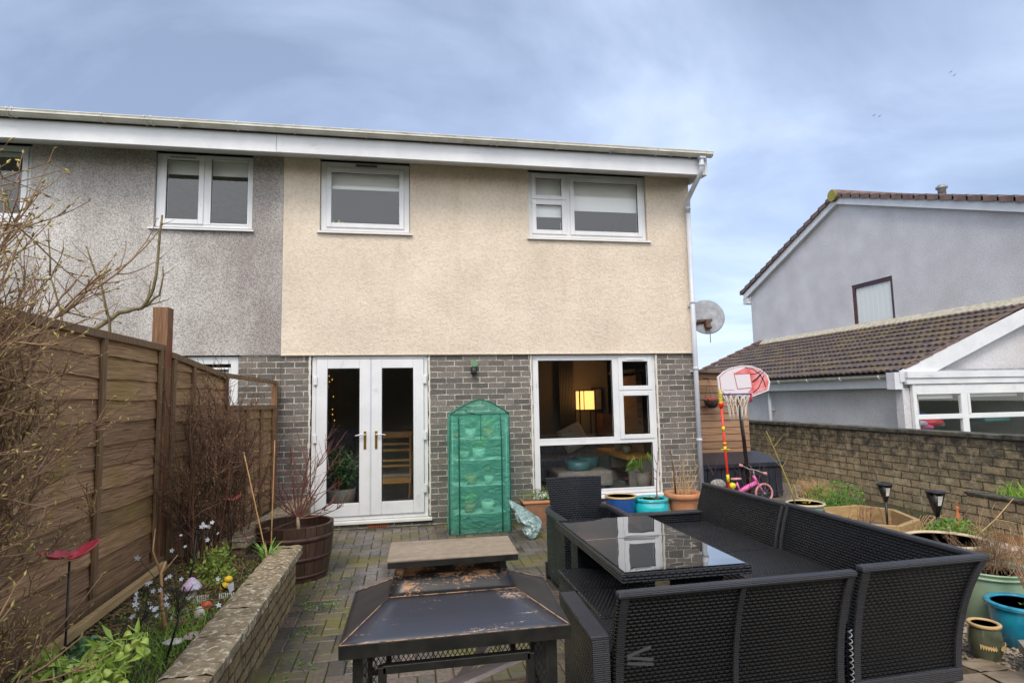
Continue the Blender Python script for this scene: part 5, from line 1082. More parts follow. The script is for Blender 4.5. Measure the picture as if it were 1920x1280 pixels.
# ------------------------------------------------------------------ covered fire pit
t = thing('garden_fire_pit', 'black steel garden fire pit with scratched hood, rusty cap and mesh sides in the foreground', 'fire pit', (.18, 2.32, 0))
A = [(-.205, 2.045), (.565, 2.045), (.60, 2.585), (-.195, 2.585)]; B = [(-.055, 2.265), (.415, 2.265), (.425, 2.50), (-.045, 2.50)]; T_ = [(-.035, 2.305), (.395, 2.305), (.40, 2.46), (-.03, 2.46)]
zA, zB, zT = .80, .868, .932
sidem = mat('hood_shaded_side_steel', (.022, .018, .015), (.04, .033, .028), scale=9, rough=.6, metal=.1)  # darker copy of the hood steel, shading of the side planes put into its colour
for k in range(4):
    j = (k+1) % 4; g = MB(); a0, a1, b0, b1 = A[k], A[j], B[k], B[j]; n_ = 8
    g.grid(lambda u, v: ((a0[0]+(a1[0]-a0[0])*u)*(1-v)+(b0[0]+(b1[0]-b0[0])*u)*v, (a0[1]+(a1[1]-a0[1])*u)*(1-v)+(b0[1]+(b1[1]-b0[1])*u)*v, zA+(zB-zA)*v), n_, n_)
    g.build('hood_panel', rustm if k in (0, 2) else sidem, t, solid=.003)
for k in range(4):
    j = (k+1) % 4; g = MB(); a0, a1, b0, b1 = B[k], B[j], T_[k], T_[j]
    g.grid(lambda u, v: ((a0[0]+(a1[0]-a0[0])*u)*(1-v)+(b0[0]+(b1[0]-b0[0])*u)*v, (a0[1]+(a1[1]-a0[1])*u)*(1-v)+(b0[1]+(b1[1]-b0[1])*u)*v, zB+(zT-zB)*v+.0005), 8, 4); g.build('neck_panel', rust2, t, solid=.003)
g = MB()
for k in range(4): g.tube([(*A[k], zA+.001), (A[k][0]*.5+B[k][0]*.5, A[k][1]*.5+B[k][1]*.5, (zA+zB)/2+.001), (*B[k], zB+.001)], .0022, 5)
g.tube([(*A[0], zA+.001), (*A[1], zA+.001)], .002, 5); g.tube([(*B[0], zB+.001), (*B[1], zB+.001)], .002, 5); g.build('worn_edge', edgem, t)
g = MB()
for k in range(4): a, b = A[k], A[(k+1) % 4]; g.bar((*a, .778), (*b, .778), .006, .045)
g.build('hood_rim', blackm, t, bevel=.002)
for k in range(4): MB().box(T_[k][0]-.012+(.02 if k in (0, 3) else -.02), T_[k][0]+.012+(.02 if k in (0, 3) else -.02), T_[k][1]-.008, T_[k][1]+.012, zT-.03, .99).build('cap_post', rust2, t)
g = MB(); g.prism([(-.06, 2.245, .985), (.425, 2.235, .985), (.435, 2.53, .985), (-.05, 2.54, .985)], (0, 0, .016)); cp = g.build('cap', capm, t, bevel=.003)
g = MB(); g.box(-.058, .423, 2.232, 2.238, .978, .999); g.build('cap_lip', blackm, cp)
for (x, y) in ((-.15, 2.10), (.51, 2.10), (.54, 2.54), (-.14, 2.54)): MB().bar((x, y, 0), (x, y, .785), .032, .032, (0, 1, 0)).build('leg', blackm, t)
def mesh_panel(p0, p1, z0, z1, sp=.020):
    g = MB(); p0, p1 = Vector((*p0, 0)), Vector((*p1, 0)); d = (p1-p0); ln = d.length; d.normalize(); h = z1-z0
    for sg in (1, -1):
        k = -int(h/sp)-1
        while k*sp < ln+h:
            s0 = k*sp; pa, pb = (s0, 0), (s0+h*.62, h)
            if sg < 0: pa, pb = (s0+h*.62, 0), (s0, h)
            xs = [pa[0], pb[0]]; 
            def clip(xlim, pa, pb):
                return pa, pb
            # clip to 0..ln
            (xa, za), (xb, zb_) = pa, pb; lo, hi = min(xa, xb), max(xa, xb)
            if hi > .005 and lo < ln-.005:
                m_ = (zb_-za)/(xb-xa)
                def at(x): return za+m_*(x-xa)
                l_, r_ = max(lo, 0), min(hi, ln); q0 = p0+d*l_+Vector((0, 0, z0+at(l_))); q1 = p0+d*r_+Vector((0, 0, z0+at(r_)))
                if (q1-q0).length > .004: g.bar(q0, q1, .0022, .0028)
            k += 1
    return g.build('mesh_screen', blackm, t)
mesh_panel((-.15, 2.545), (.54, 2.545), .50, .785); mesh_panel((-.152, 2.10), (-.142, 2.54), .45, .78); mesh_panel((.512, 2.10), (.542, 2.54), .45, .78)
mesh_panel((-.13, 2.098), (-.09, 2.098), .45, .78); mesh_panel((.44, 2.098), (.49, 2.098), .45, .78)
g = MB()
for a, b in (((-.07, 2.085, .70), (.43, 2.085, .70)), ((-.07, 2.085, .42), (-.07, 2.085, .71)), ((.43, 2.085, .42), (.43, 2.085, .71)), ((-.07, 2.085, .43), (.43, 2.085, .43))): g.bar(a, b, .028, .028, (0, 1, 0))
g.build('door_frame', blackm, t, bevel=.003)
g = MB()
for a, b in (((-.15, 2.54, .50), (.54, 2.54, .50)), ((-.06, 2.54, .5), (-.06, 2.54, .78)), ((.45, 2.54, .5), (.45, 2.54, .78)), ((-.15, 2.1, .45), (-.15, 2.54, .45)), ((.52, 2.1, .45), (.54, 2.54, .45))): g.bar(a, b, .022, .022, (0, 1, 0))
g.build('rail', blackm, t)
g = MB(); g.box(-.14, .52, 2.11, 2.53, .40, .42); g.build('fire_tray', rust2, t)
for i, (a, b, w_, h_, lab) in enumerate((((-.02, 2.18, .52), (.46, 2.40, .565), .055, .02, 'long pinkish board lying across the fire pit tray'), ((.18, 2.32, .50), (.37, 2.48, .63), .045, .018, 'short pinkish board propped upright inside the fire pit'), ((.0, 2.13, .475), (.42, 2.22, .52), .06, .022, 'pale board with rounded end at the front of the fire pit'), ((-.05, 2.3, .44), (.45, 2.25, .49), .06, .022, 'pinkish board under the other boards in the fire pit'))):
    g = MB(); g.bar(a, b, w_, h_); o = g.build('scrap_board', plank, bevel=.003); tag(o, lab, 'board')

# ------------------------------------------------------------------ plastic greenhouse
t = thing('plastic_greenhouse', 'green plastic mini greenhouse with zipped front standing against the brick wall', 'greenhouse', (.9, 7.2, 0))
gx0, gx1, gy0, gy1, ze_, za_ = .545, 1.255, 7.06, 7.46, 1.40, 1.575
def wr(x, y, z): return .016*noise.noise(Vector((x*4, y*4, z*3.2)))+.007*noise.noise(Vector((x*11, y*11, z*9)))
def topz(x): s_ = abs((x-(gx0+gx1)/2)/((gx1-gx0)/2)); return ze_+(za_-ze_)*(1-s_**1.5)
g = MB(); NN = 26
g.grid(lambda a, b: ((lambda x: (x-.02*(1-b)*(1-2*a)*-1*0, gy0+wr(x, 0, b*1.4)-.02*math.sin(b*PI), .01+(ze_-.01)*b))(gx0+(gx1-gx0)*a)), NN, 44)
g.grid(lambda a, b: ((lambda x: (x, gy0+wr(x, 0, 1.4+b*.15)*.7, ze_+(topz(x)-ze_)*b))(gx0+(gx1-gx0)*a)), NN, 6)
g.grid(lambda a, b: (gx0-.02*(1-b)+wr(1, a, b*1.4), gy0+(gy1-gy0)*a, .01+(ze_-.01)*b), 10, 40); g.grid(lambda a, b: (gx1+wr(2, a, b*1.4), gy0+(gy1-gy0)*a, .01+(ze_-.01)*b), 10, 40)
g.grid(lambda a, b: ((lambda x: (x, gy0+(gy1-gy0)*b, topz(x)+wr(x, b, 9)*.5))(gx0+(gx1-gx0)*a)), NN, 10); g.grid(lambda a, b: (gx0+(gx1-gx0)*a, gy1, .01+(ze_-.01)*b), 6, 6)
g.build('cover', film, t)
g = MB()
for x in (gx0+.10, gx1-.10): g.tube([(x, gy0-.014+wr(x, 0, k/20*1.4)-.02*math.sin(k/20*PI), .02+(ze_-.02)*k/20) for k in range(21)], .009, 6)
g.tube([(gx0+(gx1-gx0)*k/12, gy0-.01+wr(gx0+(gx1-gx0)*k/12, 0, 1.4), ze_) for k in range(13)], .006, 6)
g.tube([(gx0+(gx1-gx0)*k/16, gy0-.008, topz(gx0+(gx1-gx0)*k/16)) for k in range(17)], .008, 6)
for x in (gx0, gx1): g.tube([(x+(-.02*(1-k/20) if x == gx0 else 0), gy0-.008+wr(x, 0, k/20*1.4)-.02*math.sin(k/20*PI), .01+(ze_-.01)*k/20) for k in range(21)], .007, 6)
g.build('piping', darkgreen, t)
g = MB(); g.tube([(.72, gy0-.03, 1.45), (.76, gy0-.035, 1.42), (.88, gy0-.03, 1.395), (.93, gy0-.03, 1.39)], .006, 5); g.tube([(.905, gy0-.02, 1.38), (.908, gy0-.03, 1.1)], .004, 5); g.build('tie_cord', darkgreen, t)
g = MB()
for x in (gx0+.03, gx1-.03):
    for y in (gy0+.04, gy1-.03): g.tube([(x, y, .0), (x, y, 1.39)], .008, 8)
g.build('frame', pipem, t)
for z in (.22, .55, .85, 1.10):
    g = MB()
    for k in range(14): g.tube([(gx0+.04, gy0+.05+k*.025, z), (gx1-.04, gy0+.05+k*.025, z)], .003, 4)
    g.build('shelf', white, t)
rs = random.Random(81)
for i, (x, z, r_, m_, lab) in enumerate(((.80, 1.11, .07, white, 'white pot on the top shelf inside the greenhouse'), (1.02, 1.11, .07, tanrim, 'tan pot with a yellowish plant on the top shelf inside the greenhouse'), (.64, 1.11, .045, terra, 'small clay pot at the left of the greenhouse top shelf'), (.90, .86, .08, white, 'white bowl on the second shelf inside the greenhouse'), (.72, .86, .06, stonew, 'pale pot left of the bowl on the second greenhouse shelf'), (.80, .56, .07, tanrim, 'tan tray on the third shelf inside the greenhouse'), (1.02, .56, .06, white, 'white pot on the third shelf inside the greenhouse'), (.78, .23, .07, terra, 'clay pot on the bottom shelf inside the greenhouse'), (1.0, .23, .08, white, 'white pot at the right of the bottom greenhouse shelf'))):
    pot('seedling_pot', (x, gy0+.13, z), [(r_*.75, 0), (r_, r_*1.6), (r_*.9, r_*1.6), (r_*.8, r_)], None, m_, None, lab, fill=r_*.85, fillz=r_*1.4, group='pots on the greenhouse shelves', n=18)
    if i in (0, 1, 3, 6, 7): leafy_clump('seedling', 'seedling in the '+lab.replace(' inside the greenhouse', '').replace(' with a yellowish plant', ''), 'seedling', (x, gy0+.13, z+r_*1.6+.05), (.06, .04, .05), 50, .06, .02, leafy if i % 2 else leafg, i, .6)
# crumpled bag
g = MB()
def bag(a, b):
    z = .40*b; r_ = (.02+.115*math.sin(min(1, b*1.02)*PI)**.8*(1-.45*b)) if b > 0 else .02
    th_ = a*2*PI; k = 1+.30*noise.noise(Vector((math.cos(th_)*1.8, math.sin(th_)*1.8, b*5)))+.14*noise.noise(Vector((math.cos(th_)*6, math.sin(th_)*6, b*15)))
    return (1.40+.0*b+.14*(.4-abs(b-.35))-.16*b*b+r_*k*1.05*math.cos(th_), 6.62+.22*b+r_*k*.8*math.sin(th_), .005+z)
g.grid(bag, 48, 44, smooth=False); o = g.build('crumpled_bag', bagm); tag(o, 'crumpled greenish clear plastic bag standing right of the greenhouse', 'plastic bag')

# ------------------------------------------------------------------ pots under the picture window
def thick(r0, r1, h, lip=.0, w_=.02, fd=.06, belly=None):
    p = [(0.001, 0), (r0, 0)]
    n_ = 8
    for k in range(1, n_+1):
        q = k/n_; r_ = r0+(r1-r0)*q+(belly or 0)*math.sin(PI*q); p.append((r_, h*q*.97))
    p += [(r1+lip, h*.975), (r1+lip*1.1, h), (r1-w_*.6, h), (r1-w_, h-.012), (r1-w_-.004, h-fd-.03)]
    return p
def ringp(r, z, w_=.018, n_=8): return [(r+w_*math.cos(2*PI*k/n_), z+w_*.8*math.sin(2*PI*k/n_)) for k in range(n_)]
tr = thing('window_trough', 'brown terracotta trough with straggly plants below the left of the picture window', 'planter', (1.95, 7.5, 0))
g = MB(); g.prism([(1.52, 7.36, 0), (2.42, 7.36, 0), (2.46, 7.33, .27), (1.48, 7.33, .27)], (0, .28, 0)); g.build('trough', brownt, tr, bevel=.01)
g = MB(); g.box(1.46, 2.48, 7.315, 7.35, .262, .295); g.box(1.46, 1.495, 7.35, 7.62, .263, .294); g.box(2.445, 2.48, 7.35, 7.62, .263, .294); g.build('rim', terra, tr, bevel=.008)
leafy_clump('trough_plants', 'green and greyish straggly plants filling the trough under the window', 'plant', (1.78, 7.42, .37), (.34, .12, .09), 420, .04, .012, mat('sprig_leaf', (.08, .14, .03), (.24, .26, .10), scale=20, rough=.7), 12, .9, 40)
leafy_clump('primrose_plant', 'bright green leafy plant in the trough left of the armchair', 'plant', (1.98, 7.40, .40), (.09, .07, .07), 90, .06, .04, leafg, 13, .6, 8)
hz = thing('dried_heather', 'dry purplish heather sprigs behind the armchair under the window', 'plant', (2.45, 7.5, .3)); g = MB(); rs = random.Random(14)
for k in range(26): branch(g, (2.42+rs.gauss(0, .05), 7.45+rs.gauss(0, .03), .28), (rs.gauss(0, .35), rs.gauss(0, .2), 1), rs.uniform(.2, .36), .003, rs, depth=1, kids=5, curl=.3, seg=5, kl=.35)
g.build('stems', mat('heather_stem', (.20, .13, .12), (.36, .26, .24), scale=20, rough=.9), hz)
pot('blue_glazed_pot', (2.71, 7.23, 0), thick(.14, .195, .32, w_=.02, belly=.01), ringp(.19, .318, .016), blueg, tanrim, 'cobalt blue glazed pot with a tan rim below the picture window', fill=.17, fillz=.28, fillm=mat('rusty_soil', (.10, .05, .02), (.25, .15, .06), scale=30, rough=.9))
pot('turquoise_pot', (3.09, 7.16, 0), thick(.15, .185, .28, w_=.025, belly=.05), ringp(.19, .275, .028), turq, turq, 'squat turquoise glazed bowl pot between the blue pot and the terracotta pot', fill=.165, fillz=.25)
pot('terracotta_pot', (3.52, 7.16, 0), thick(.135, .20, .33, w_=.02), [(.205, .27), (.232, .28), (.235, .33), (.222, .345), (.20, .33)], terra, terra, 'large terracotta pot with dry upright stems at the house corner', fill=.185, fillz=.30)
g = MB(); rs = random.Random(15); tt = thing('dried_plant', 'straw coloured dry upright stems in the terracotta pot', 'plant', (3.52, 7.16, .3))
for k in range(20): branch(g, (3.52+rs.gauss(0, .06), 7.16+rs.gauss(0, .05), .30), (rs.gauss(0.05, .3), rs.gauss(0, .2), 1.2), rs.uniform(.2, .5), .0045, rs, depth=1, kids=2, curl=.12, seg=5)
g.build('stems', twigs_, tt); g = MB(); g.tube([(3.42, 7.15, .3), (3.41, 7.16, .62), (3.38, 7.18, .95)], [.012, .009, .004], 6); g.tube([(3.395, 7.17, .8), (3.33, 7.17, .92)], [.004, .002], 4); g.build('dark_stem', twig2, tt)
g = MB(); tt = thing('rose_stem', 'thin thorny brown stem rising from the turquoise pot', 'plant', (3.16, 7.16, .25)); branch(g, (3.16, 7.14, .25), (0, 0, 1), .62, .009, random.Random(3), depth=1, kids=3, curl=.08, seg=7, kl=.3); g.build('stem', twigr, tt)
leafy_clump('withered_leaves', 'withered leaves lying in the turquoise pot', 'leaves', (3.09, 7.16, .27), (.12, .1, .015), 40, .05, .02, mat('dead_leaf', (.2, .16, .05), (.35, .28, .1), scale=20), 6, .2)

# ------------------------------------------------------------------ behind the sofa: box, bike, hoop, toy rod
t = thing('storage_box', 'dark blue-grey slatted plastic storage box against the shed and right wall', 'storage box', (5.1, 8.6, 0))
g = MB(); X0, X1 = 4.35, 5.70
for k in range(12): a = X0+(X1-X0)*k/12; g.box(a+.006, a+(X1-X0)/12-.006, 8.235, 8.26, .02, .47)
g.box(X0, X1, 8.26, 8.85, .02, .47); g.box(X0-.01, X1+.01, 8.225, 8.235, .08, .105); g.build('box_body', binm, t, bevel=.006)
g = MB(); g.prism([(X0-.03, 8.20, .475), (X0-.03, 8.9, .60), (X0-.03, 8.9, .64), (X0-.03, 8.20, .535)], (X1-X0+.06, 0, 0)); g.build('lid', binm, t, bevel=.01)
# children's bike
t = thing('kids_bike', 'small pink child bike with salmon grips parked in front of the dark storage box', 'bicycle', (4.9, 7.85, 0)); y = 7.85
for cx_, nm in ((4.58, 'r'), (5.12, 'f')):
    g = MB(); g.tube([(cx_+.13*math.cos(a*PI/12), y, .145+.13*math.sin(a*PI/12)) for a in range(25)], .016, 8, cap=False); wl = g.build('wheel', pinkt if nm == 'f' else blackm, t)
    g = MB()
    for a in range(10): g.tube([(cx_, y, .145), (cx_+.12*math.cos(a*PI/5), y, .145+.12*math.sin(a*PI/5))], .0018, 4)
    g.tube([(cx_, y-.03, .145), (cx_, y+.03, .145)], .015, 8); g.build('spokes', greym, wl)
g = MB(); g.tube([(4.72, y, .17), (4.86, y, .24), (5.0, y, .30)], [.035, .036, .03], 10); g.tube([(4.72, y, .17), (4.58, y, .145)], .012, 6); g.tube([(4.74, y, .19), (4.70, y, .32)], .013, 6); g.tube([(4.70, y, .30), (4.58, y, .145)], .009, 6); g.build('frame', pinkm, t)
g = MB(); g.tube([(5.0, y, .36), (5.04, y, .27), (5.12, y, .145)], .014, 8); g.tube([(4.97, y, .40), (5.02, y, .30)], .02, 8); g.build('fork', pinkm, t)
g = MB(); g.tube([(4.985, y, .38), (4.97, y, .47)], .010, 6); g.tube([(4.87, y+.10, .53), (4.93, y+.05, .49), (4.99, y-.05, .48), (5.04, y-.12, .45)], .009, 6); hbr = g.build('handlebar', greym, t)
for a, b in (((4.87, y+.10, .53), (4.83, y+.13, .545)), ((5.04, y-.12, .45), (5.08, y-.16, .44))): g = MB(); g.tube([a, b], [.018, .022], 8); g.build('grip', pinkt, hbr)
g = MB(); g.lathe((0, 0, 0), [(0, -.0), (.05, .0), (.062, .012), (.05, .024), (0, .03)], 14, None, (1.5, .8)); g.v = [(x+4.69, yy+y, z+.355) for x, yy, z in g.v]; g.build('saddle', pinkt, t)
g = MB(); g.lathe((4.885, y-.033, .245), [(.0, -.0), (.016, .0)], 12, Matrix.Rotation(R(90), 3, 'X')); g.build('round_badge', blueg, t)
# grey plush / helmet like thing left of bike
rock('grey_bundle', 'crumpled pale grey bundle lying beside the saddle of the pink bike', (4.50, 8.02, .27), (.12, .08, .08), mat('grey_cloth', (.22, .2, .19), (.42, .39, .36), scale=25, rough=.95), 12, 'bundle')
# hoop
t = thing('basketball_hoop', 'childrens basketball hoop on a black pole with white and red board', 'basketball hoop', (5.0, 8.1, 0)); y = 7.96
MB().tube([(4.90, 8.02, 1.56), (4.96, 8.03, .9), (5.02, 8.05, .05)], [.024, .027, .030], 12).build('pole', blackm, t)
g = MB(); g.box(4.8, 5.3, 7.9, 8.2, 0, .08); g.build('base', blackm, t, bevel=.02); g = MB(); g.tube([(5.0, 8.03, .55), (5.34, 8.0, .12)], .010, 6); g.build('strut', blackm, t)
cx_, cz = 4.97, 1.77
outl = [(4.545, 1.83), (4.56, 1.615), (4.62, 1.565), (5.11, 1.535), (5.37, 1.62), (5.405, 1.74), (5.37, 1.85), (5.25, 1.945), (5.10, 1.995), (4.95, 2.0), (4.80, 1.975), (4.66, 1.92)]
g = MB(); g.prism([(x, y, z) for x, z in outl[::-1]], (0, .02, 0)); bd = g.build('backboard', hoopw, t, bevel=.006)
def inset(s_): 
    mx_, mz = sum(p[0] for p in outl)/12, sum(p[1] for p in outl)/12; return [(mx_+(x-mx_)*s_, mz+(z-mz)*s_) for x, z in outl]
g = MB(); i1, i2 = inset(.93), inset(.905)
for k in range(12): j = (k+1) % 12; g.face([(i1[k][0], y-.0015, i1[k][1]), (i1[j][0], y-.0015, i1[j][1]), (i2[j][0], y-.0015, i2[j][1]), (i2[k][0], y-.0015, i2[k][1])])
g.build('border_line', mat('maroon_print', (.35, .03, .07)), bd)
g = MB(); poly = [(5.11, 1.575), (5.34, 1.64), (5.375, 1.74), (5.345, 1.835), (5.23, 1.92), (5.10, 1.965), (4.98, 1.955), (4.86, 1.90), (4.80, 1.885), (4.82, 1.865), (5.07, 1.865), (5.10, 1.66), (5.02, 1.6)]
g.face([(x, y-.002, z) for x, z in poly[::-1]]); g.build('ball_print', hoopr, bd)
g = MB()
def stroke(pts, w_):
    q = [Vector(p) for p in pts]
    for a, b in zip(q, q[1:]):
        d = (b-a).normalized(); n_ = Vector((-d.y, d.x))*w_/2; a2, b2 = a-d*w_*.2, b+d*w_*.2; g.face([(a2.x-n_.x, y-.0035, a2.y-n_.y), (b2.x-n_.x, y-.0035, b2.y-n_.y), (b2.x+n_.x, y-.0035, b2.y+n_.y), (a2.x+n_.x, y-.0035, a2.y+n_.y)])
stroke([(5.0, 1.965), (5.12, 1.945), (5.22, 1.88), (5.29, 1.78), (5.32, 1.67)], .013); stroke([(5.08, 1.865), (5.18, 1.875), (5.26, 1.91)], .012); stroke([(5.11, 1.75), (5.19, 1.80), (5.25, 1.86)], .024); stroke([(5.25, 1.86), (5.30, 1.90)], .01); stroke([(5.30, 1.84), (5.26, 1.76), (5.20, 1.66), (5.11, 1.59)], .013); g.build('ball_seams', blackm, bd)
g = MB(); stroke([(4.82, 1.865), (5.075, 1.875), (5.10, 1.665), (4.86, 1.65), (4.82, 1.865)], .008); g.build('target_square', MATS['maroon_print'], bd)
g = MB(); g.face([(4.86, y-.0027, 1.655), (5.095, y-.0027, 1.67), (5.072, y-.0027, 1.87), (4.825, y-.0027, 1.86)]); g.build('target_panel', hoopw, bd)
g = MB(); rs = random.Random(1)
for k in range(13): stroke([(4.635+k*.013, 1.632+rs.uniform(-.002, .002)), (4.642+k*.013, 1.632+rs.uniform(.004, .012))], .004)
g.build('small_lettering', blackm, bd)
rc = (4.72, 7.76, 1.575)
g = MB(); g.tube([(rc[0]+.20*math.cos(a*PI/16), rc[1]+.17*math.sin(a*PI/16), rc[2]) for a in range(33)], .012, 8, cap=False); g.tube([(4.72, 7.93, 1.575), (4.72, 7.965, 1.575)], .02, 6); g.build('hoop_ring', navyr, t)
g = MB(); rs = random.Random(2)
for k in range(12):
    a = 2*PI*k/12; b = a+.26; c2 = a-.26
    p = lambda an, r_, z: (rc[0]+r_*math.cos(an), rc[1]+r_*.85*math.sin(an), z)
    g.tube([p(a, .19, 1.565), p(a+.13, .165, 1.50), p(b, .145, 1.44), p(a+.13, .13, 1.39), p(a+.1, .12, 1.3), p(a+.14, .115, 1.2)], .0055, 5); g.tube([p(a, .19, 1.565), p(a-.13, .165, 1.50), p(c2, .145, 1.44)], .0055, 5)
g.build('net', white, t)
g = MB(); g.tube([p(-.3, .2, 1.57), p(-.25, .2, 1.46)], .02, 6); g.build('red_tie', redm, t)
# toy rod
t = thing('toy_post', 'red plastic toy post with yellow bands and yellow spring top beside the downpipe', 'toy', (4.43, 7.6, 0))
g = MB(); g.tube([(4.375, 7.6, 1.44), (4.40, 7.6, .85), (4.435, 7.6, .05)], .017, 10); g.build('post', red2, t); g = MB(); g.lathe((4.375, 7.6, 1.38), [(.018, 0), (.04, .06), (.042, .075), (.02, .08)], 14); g.build('cup', red2, t)
g = MB()
for k in range(9): g.lathe((4.372, 7.6, 1.455+k*.022), [(.022, 0), (.030, .006), (.022, .013)], 12)
g.build('spring', yel, t)
for z, h in ((1.10, .06), (.83, .05), (.90, .02), (.42, .10)):
    x = 4.375+(1.44-z)*.043; g = MB(); g.lathe((x, 7.6, z), [(.019, -h/2), (.021, -h/2), (.021, h/2), (.019, h/2)], 12); g.build('band', yel, t)
g = MB(); g.lathe((4.48, 7.6, .27), [(0, 0), (.04, .015), (.05, .045), (.04, .075), (0, .09)], 12); g.build('ball', yel, t); g = MB(); g.box(4.3, 4.55, 7.5, 7.7, 0, .04); g.build('base', red2, t, bevel=.01); g = MB(); g.bar((4.33, 7.59, .82), (4.47, 7.59, .82), .012, .008); g.build('peg', yel, t)
# satellite dish
t = thing('satellite_dish', 'grey satellite dish with rusty bracket on the right side of the house', 'satellite dish', (4.3, 8.2, 2.7)); Md = Matrix.Rotation(R(90), 3, 'X') @ Matrix.Rotation(R(0), 3, 'Y')
Md = Matrix.Rotation(R(-12), 3, 'Z') @ Matrix.Rotation(R(82), 3, 'X')
g = MB(); g.lathe((4.62, 8.35, 2.76), [(0.001, .0), (.10, .008), (.19, .03), (.27, .065), (.275, .062)], 36, Md, (1, .98)); g.build('dish', greym, t, solid=.004)
g = MB(); g.tube([(4.13, 8.3, 2.66), (4.42, 8.28, 2.67), (4.60, 8.28, 2.70)], .022, 8); g.bar((4.42, 8.24, 2.70), (4.68, 8.26, 2.72), .02, .035); g.build('bracket', mat('rusty_bracket', (.06, .03, .02), (.18, .11, .08), scale=30, rough=.8), t)
g = MB(); g.box(4.55, 4.62, 8.20, 8.28, 2.60, 2.71); g.lathe((4.585, 8.2, 2.56), [(0, 0), (.05, .02), (.05, .05), (0, .07)], 10); g.tube([(4.59, 8.18, 2.57), (4.58, 8.16, 2.36)], .006, 5); g.build('receiver', MATS['rusty_bracket'], t)

# ------------------------------------------------------------------ right garden
t = thing('hexagonal_planter', 'hexagonal timber planter frame with thin stems behind the sofa', 'planter', (5.0, 5.8, 0))
hx = [(4.62, 5.62), (4.92, 5.36), (5.34, 5.54), (5.48, 5.96), (5.22, 6.28), (4.86, 6.22)]
hx = [(4.55, 5.55), (4.93, 5.28), (5.36, 5.50), (5.55, 6.02), (5.38, 6.36), (4.86, 6.32)]
for k in range(6):
    a, b = Vector((*hx[k], .135)), Vector((*hx[(k+1) % 6], .135)); g = MB(); g.bar(a, b, .055, .17); g.build('timber_side', hexw, t, bevel=.004)
g = MB(); g.face([(*p, .06) for p in hx]); g.build('planting_sand', mat('pale_sand', (.14, .105, .07), (.26, .2, .14), scale=30, rough=.95), t)
g = MB(); rs = random.Random(91)
for k in range(12): branch(g, (4.95+rs.gauss(0, .14), 5.75+rs.gauss(0, .14), .05), (rs.gauss(0, .12), rs.gauss(0, .12), 1), rs.uniform(.2, .42), .004, rs, depth=1, kids=2, curl=.15, seg=4)
g.build('stems', twigr, t)
g = MB(); g.bar((5.42, 5.50, .1), (5.32, 4.95, .1), .05, .14); o = g.build('timber_edging', hexw, bevel=.004); tag(o, 'short yellowish timber edging board right of the hexagonal planter', 'timber edging')
def frustum_lamp(x, y, zt, zb, r_, lab):
    t = thing('solar_lamp', lab, 'garden lamp', (x, y, 0), 'black solar stake lamps')
    g = MB(); g.lathe((x, y, 0), [(.012, zb), (r_*.95, zt-.02), (r_*.88, zt-.02), (.01, zb+.01)], 4, Matrix.Rotation(R(38), 3, 'Z')); g.build('cage', blackm, t)
    MB().lathe((x, y, 0), [(0, zt-.022), (r_, zt-.02), (r_*1.06, zt-.008), (r_, zt), (0, zt+.002)], 20).build('solar_cap', blackm, t, bevel=0)
    g = MB()
    for k in range(6): a = -.028+k*.011; g.bar((x+a*.9-.008, y-r_*.75, zt-.04), (x+a*.55-.008, y-r_*.52, zt-.13), .004, .004)
    g.build('white_diffuser', white, t); MB().tube([(x, y, 0), (x, y, zb+.03)], [.010, .014], 8).build('stake', blackm, t)
frustum_lamp(5.265, 5.8, .555, .34, .078, 'black solar stake lamp beside the green bush, nearer the house')
frustum_lamp(5.0, 4.9, .62, .36, .082, 'black solar stake lamp right of the timber edging, nearer the camera')
leafy_clump('green_bush', 'bright green feathery bush behind the hexagonal planter', 'bush', (5.22, 6.55, .25), (.40, .18, .21), 1300, .05, .014, leafg, 22, .9, 40)
pot('green_glazed_pot', (4.62, 6.28, 0), thick(.13, .20, .29, w_=.02), ringp(.20, .29, .017), mint, creamrim, 'mint green glazed pot with a cream rim behind the sofa back', fill=.18, fillz=.26)
g = MB(); rs = random.Random(23); tt = thing('yellow_shoots', 'yellow-green spiky shoots in the mint green pot', 'plant', (4.65, 6.28, .26))
for k in range(16): a = rs.uniform(0, 2*PI); g.blade((4.64+.03*math.cos(a), 6.28, .26), rs.uniform(.06, .13), .012, (.05*math.cos(a), .05*math.sin(a)), 3, rs)
g.build('shoots', mat('yellow_shoot', (.42, .36, .04), (.5, .46, .1), scale=9), tt)
g = MB(); tt = thing('yellow_sapling', 'thin leaning yellow-green sapling growing from the mint green pot', 'sapling', (4.5, 6.28, .26)); pts = [(4.50, 6.28, .25), (4.44, 6.27, .45), (4.33, 6.26, .72), (4.24, 6.26, .95), (4.16, 6.26, 1.14)]
g.tube(pts, [.010, .008, .007, .005, .003], 6); rs = random.Random(7)
for q in pts[1:4]:
    for k in range(3): branch(g, q, (rs.gauss(0, .8), 0, .8), .22, .003, rs, depth=0, seg=4)
g.build('stem', mat('yellow_bark', (.36, .28, .05), (.45, .36, .12), scale=20), tt)
tt = thing('reddish_twigs', 'fine reddish bare twigs in front of the dark storage box', 'shrub', (4.9, 7.2, 0)); g = MB()
for k in range(9): branch(g, (rs.uniform(4.2, 5.5), 7.3, .0), (rs.gauss(0, .3), 0, 1), rs.uniform(.4, .8), .004, rs, depth=1, kids=4, curl=.2, seg=6)
g.build('stems', twigr, tt)
pot('navy_pot', (5.25, 6.95, 0), thick(.15, .21, .22, w_=.02), ringp(.21, .22, .016), navy, creamrim, 'dark navy pot with cream rim holding tan dry grass', fill=.19, fillz=.19)
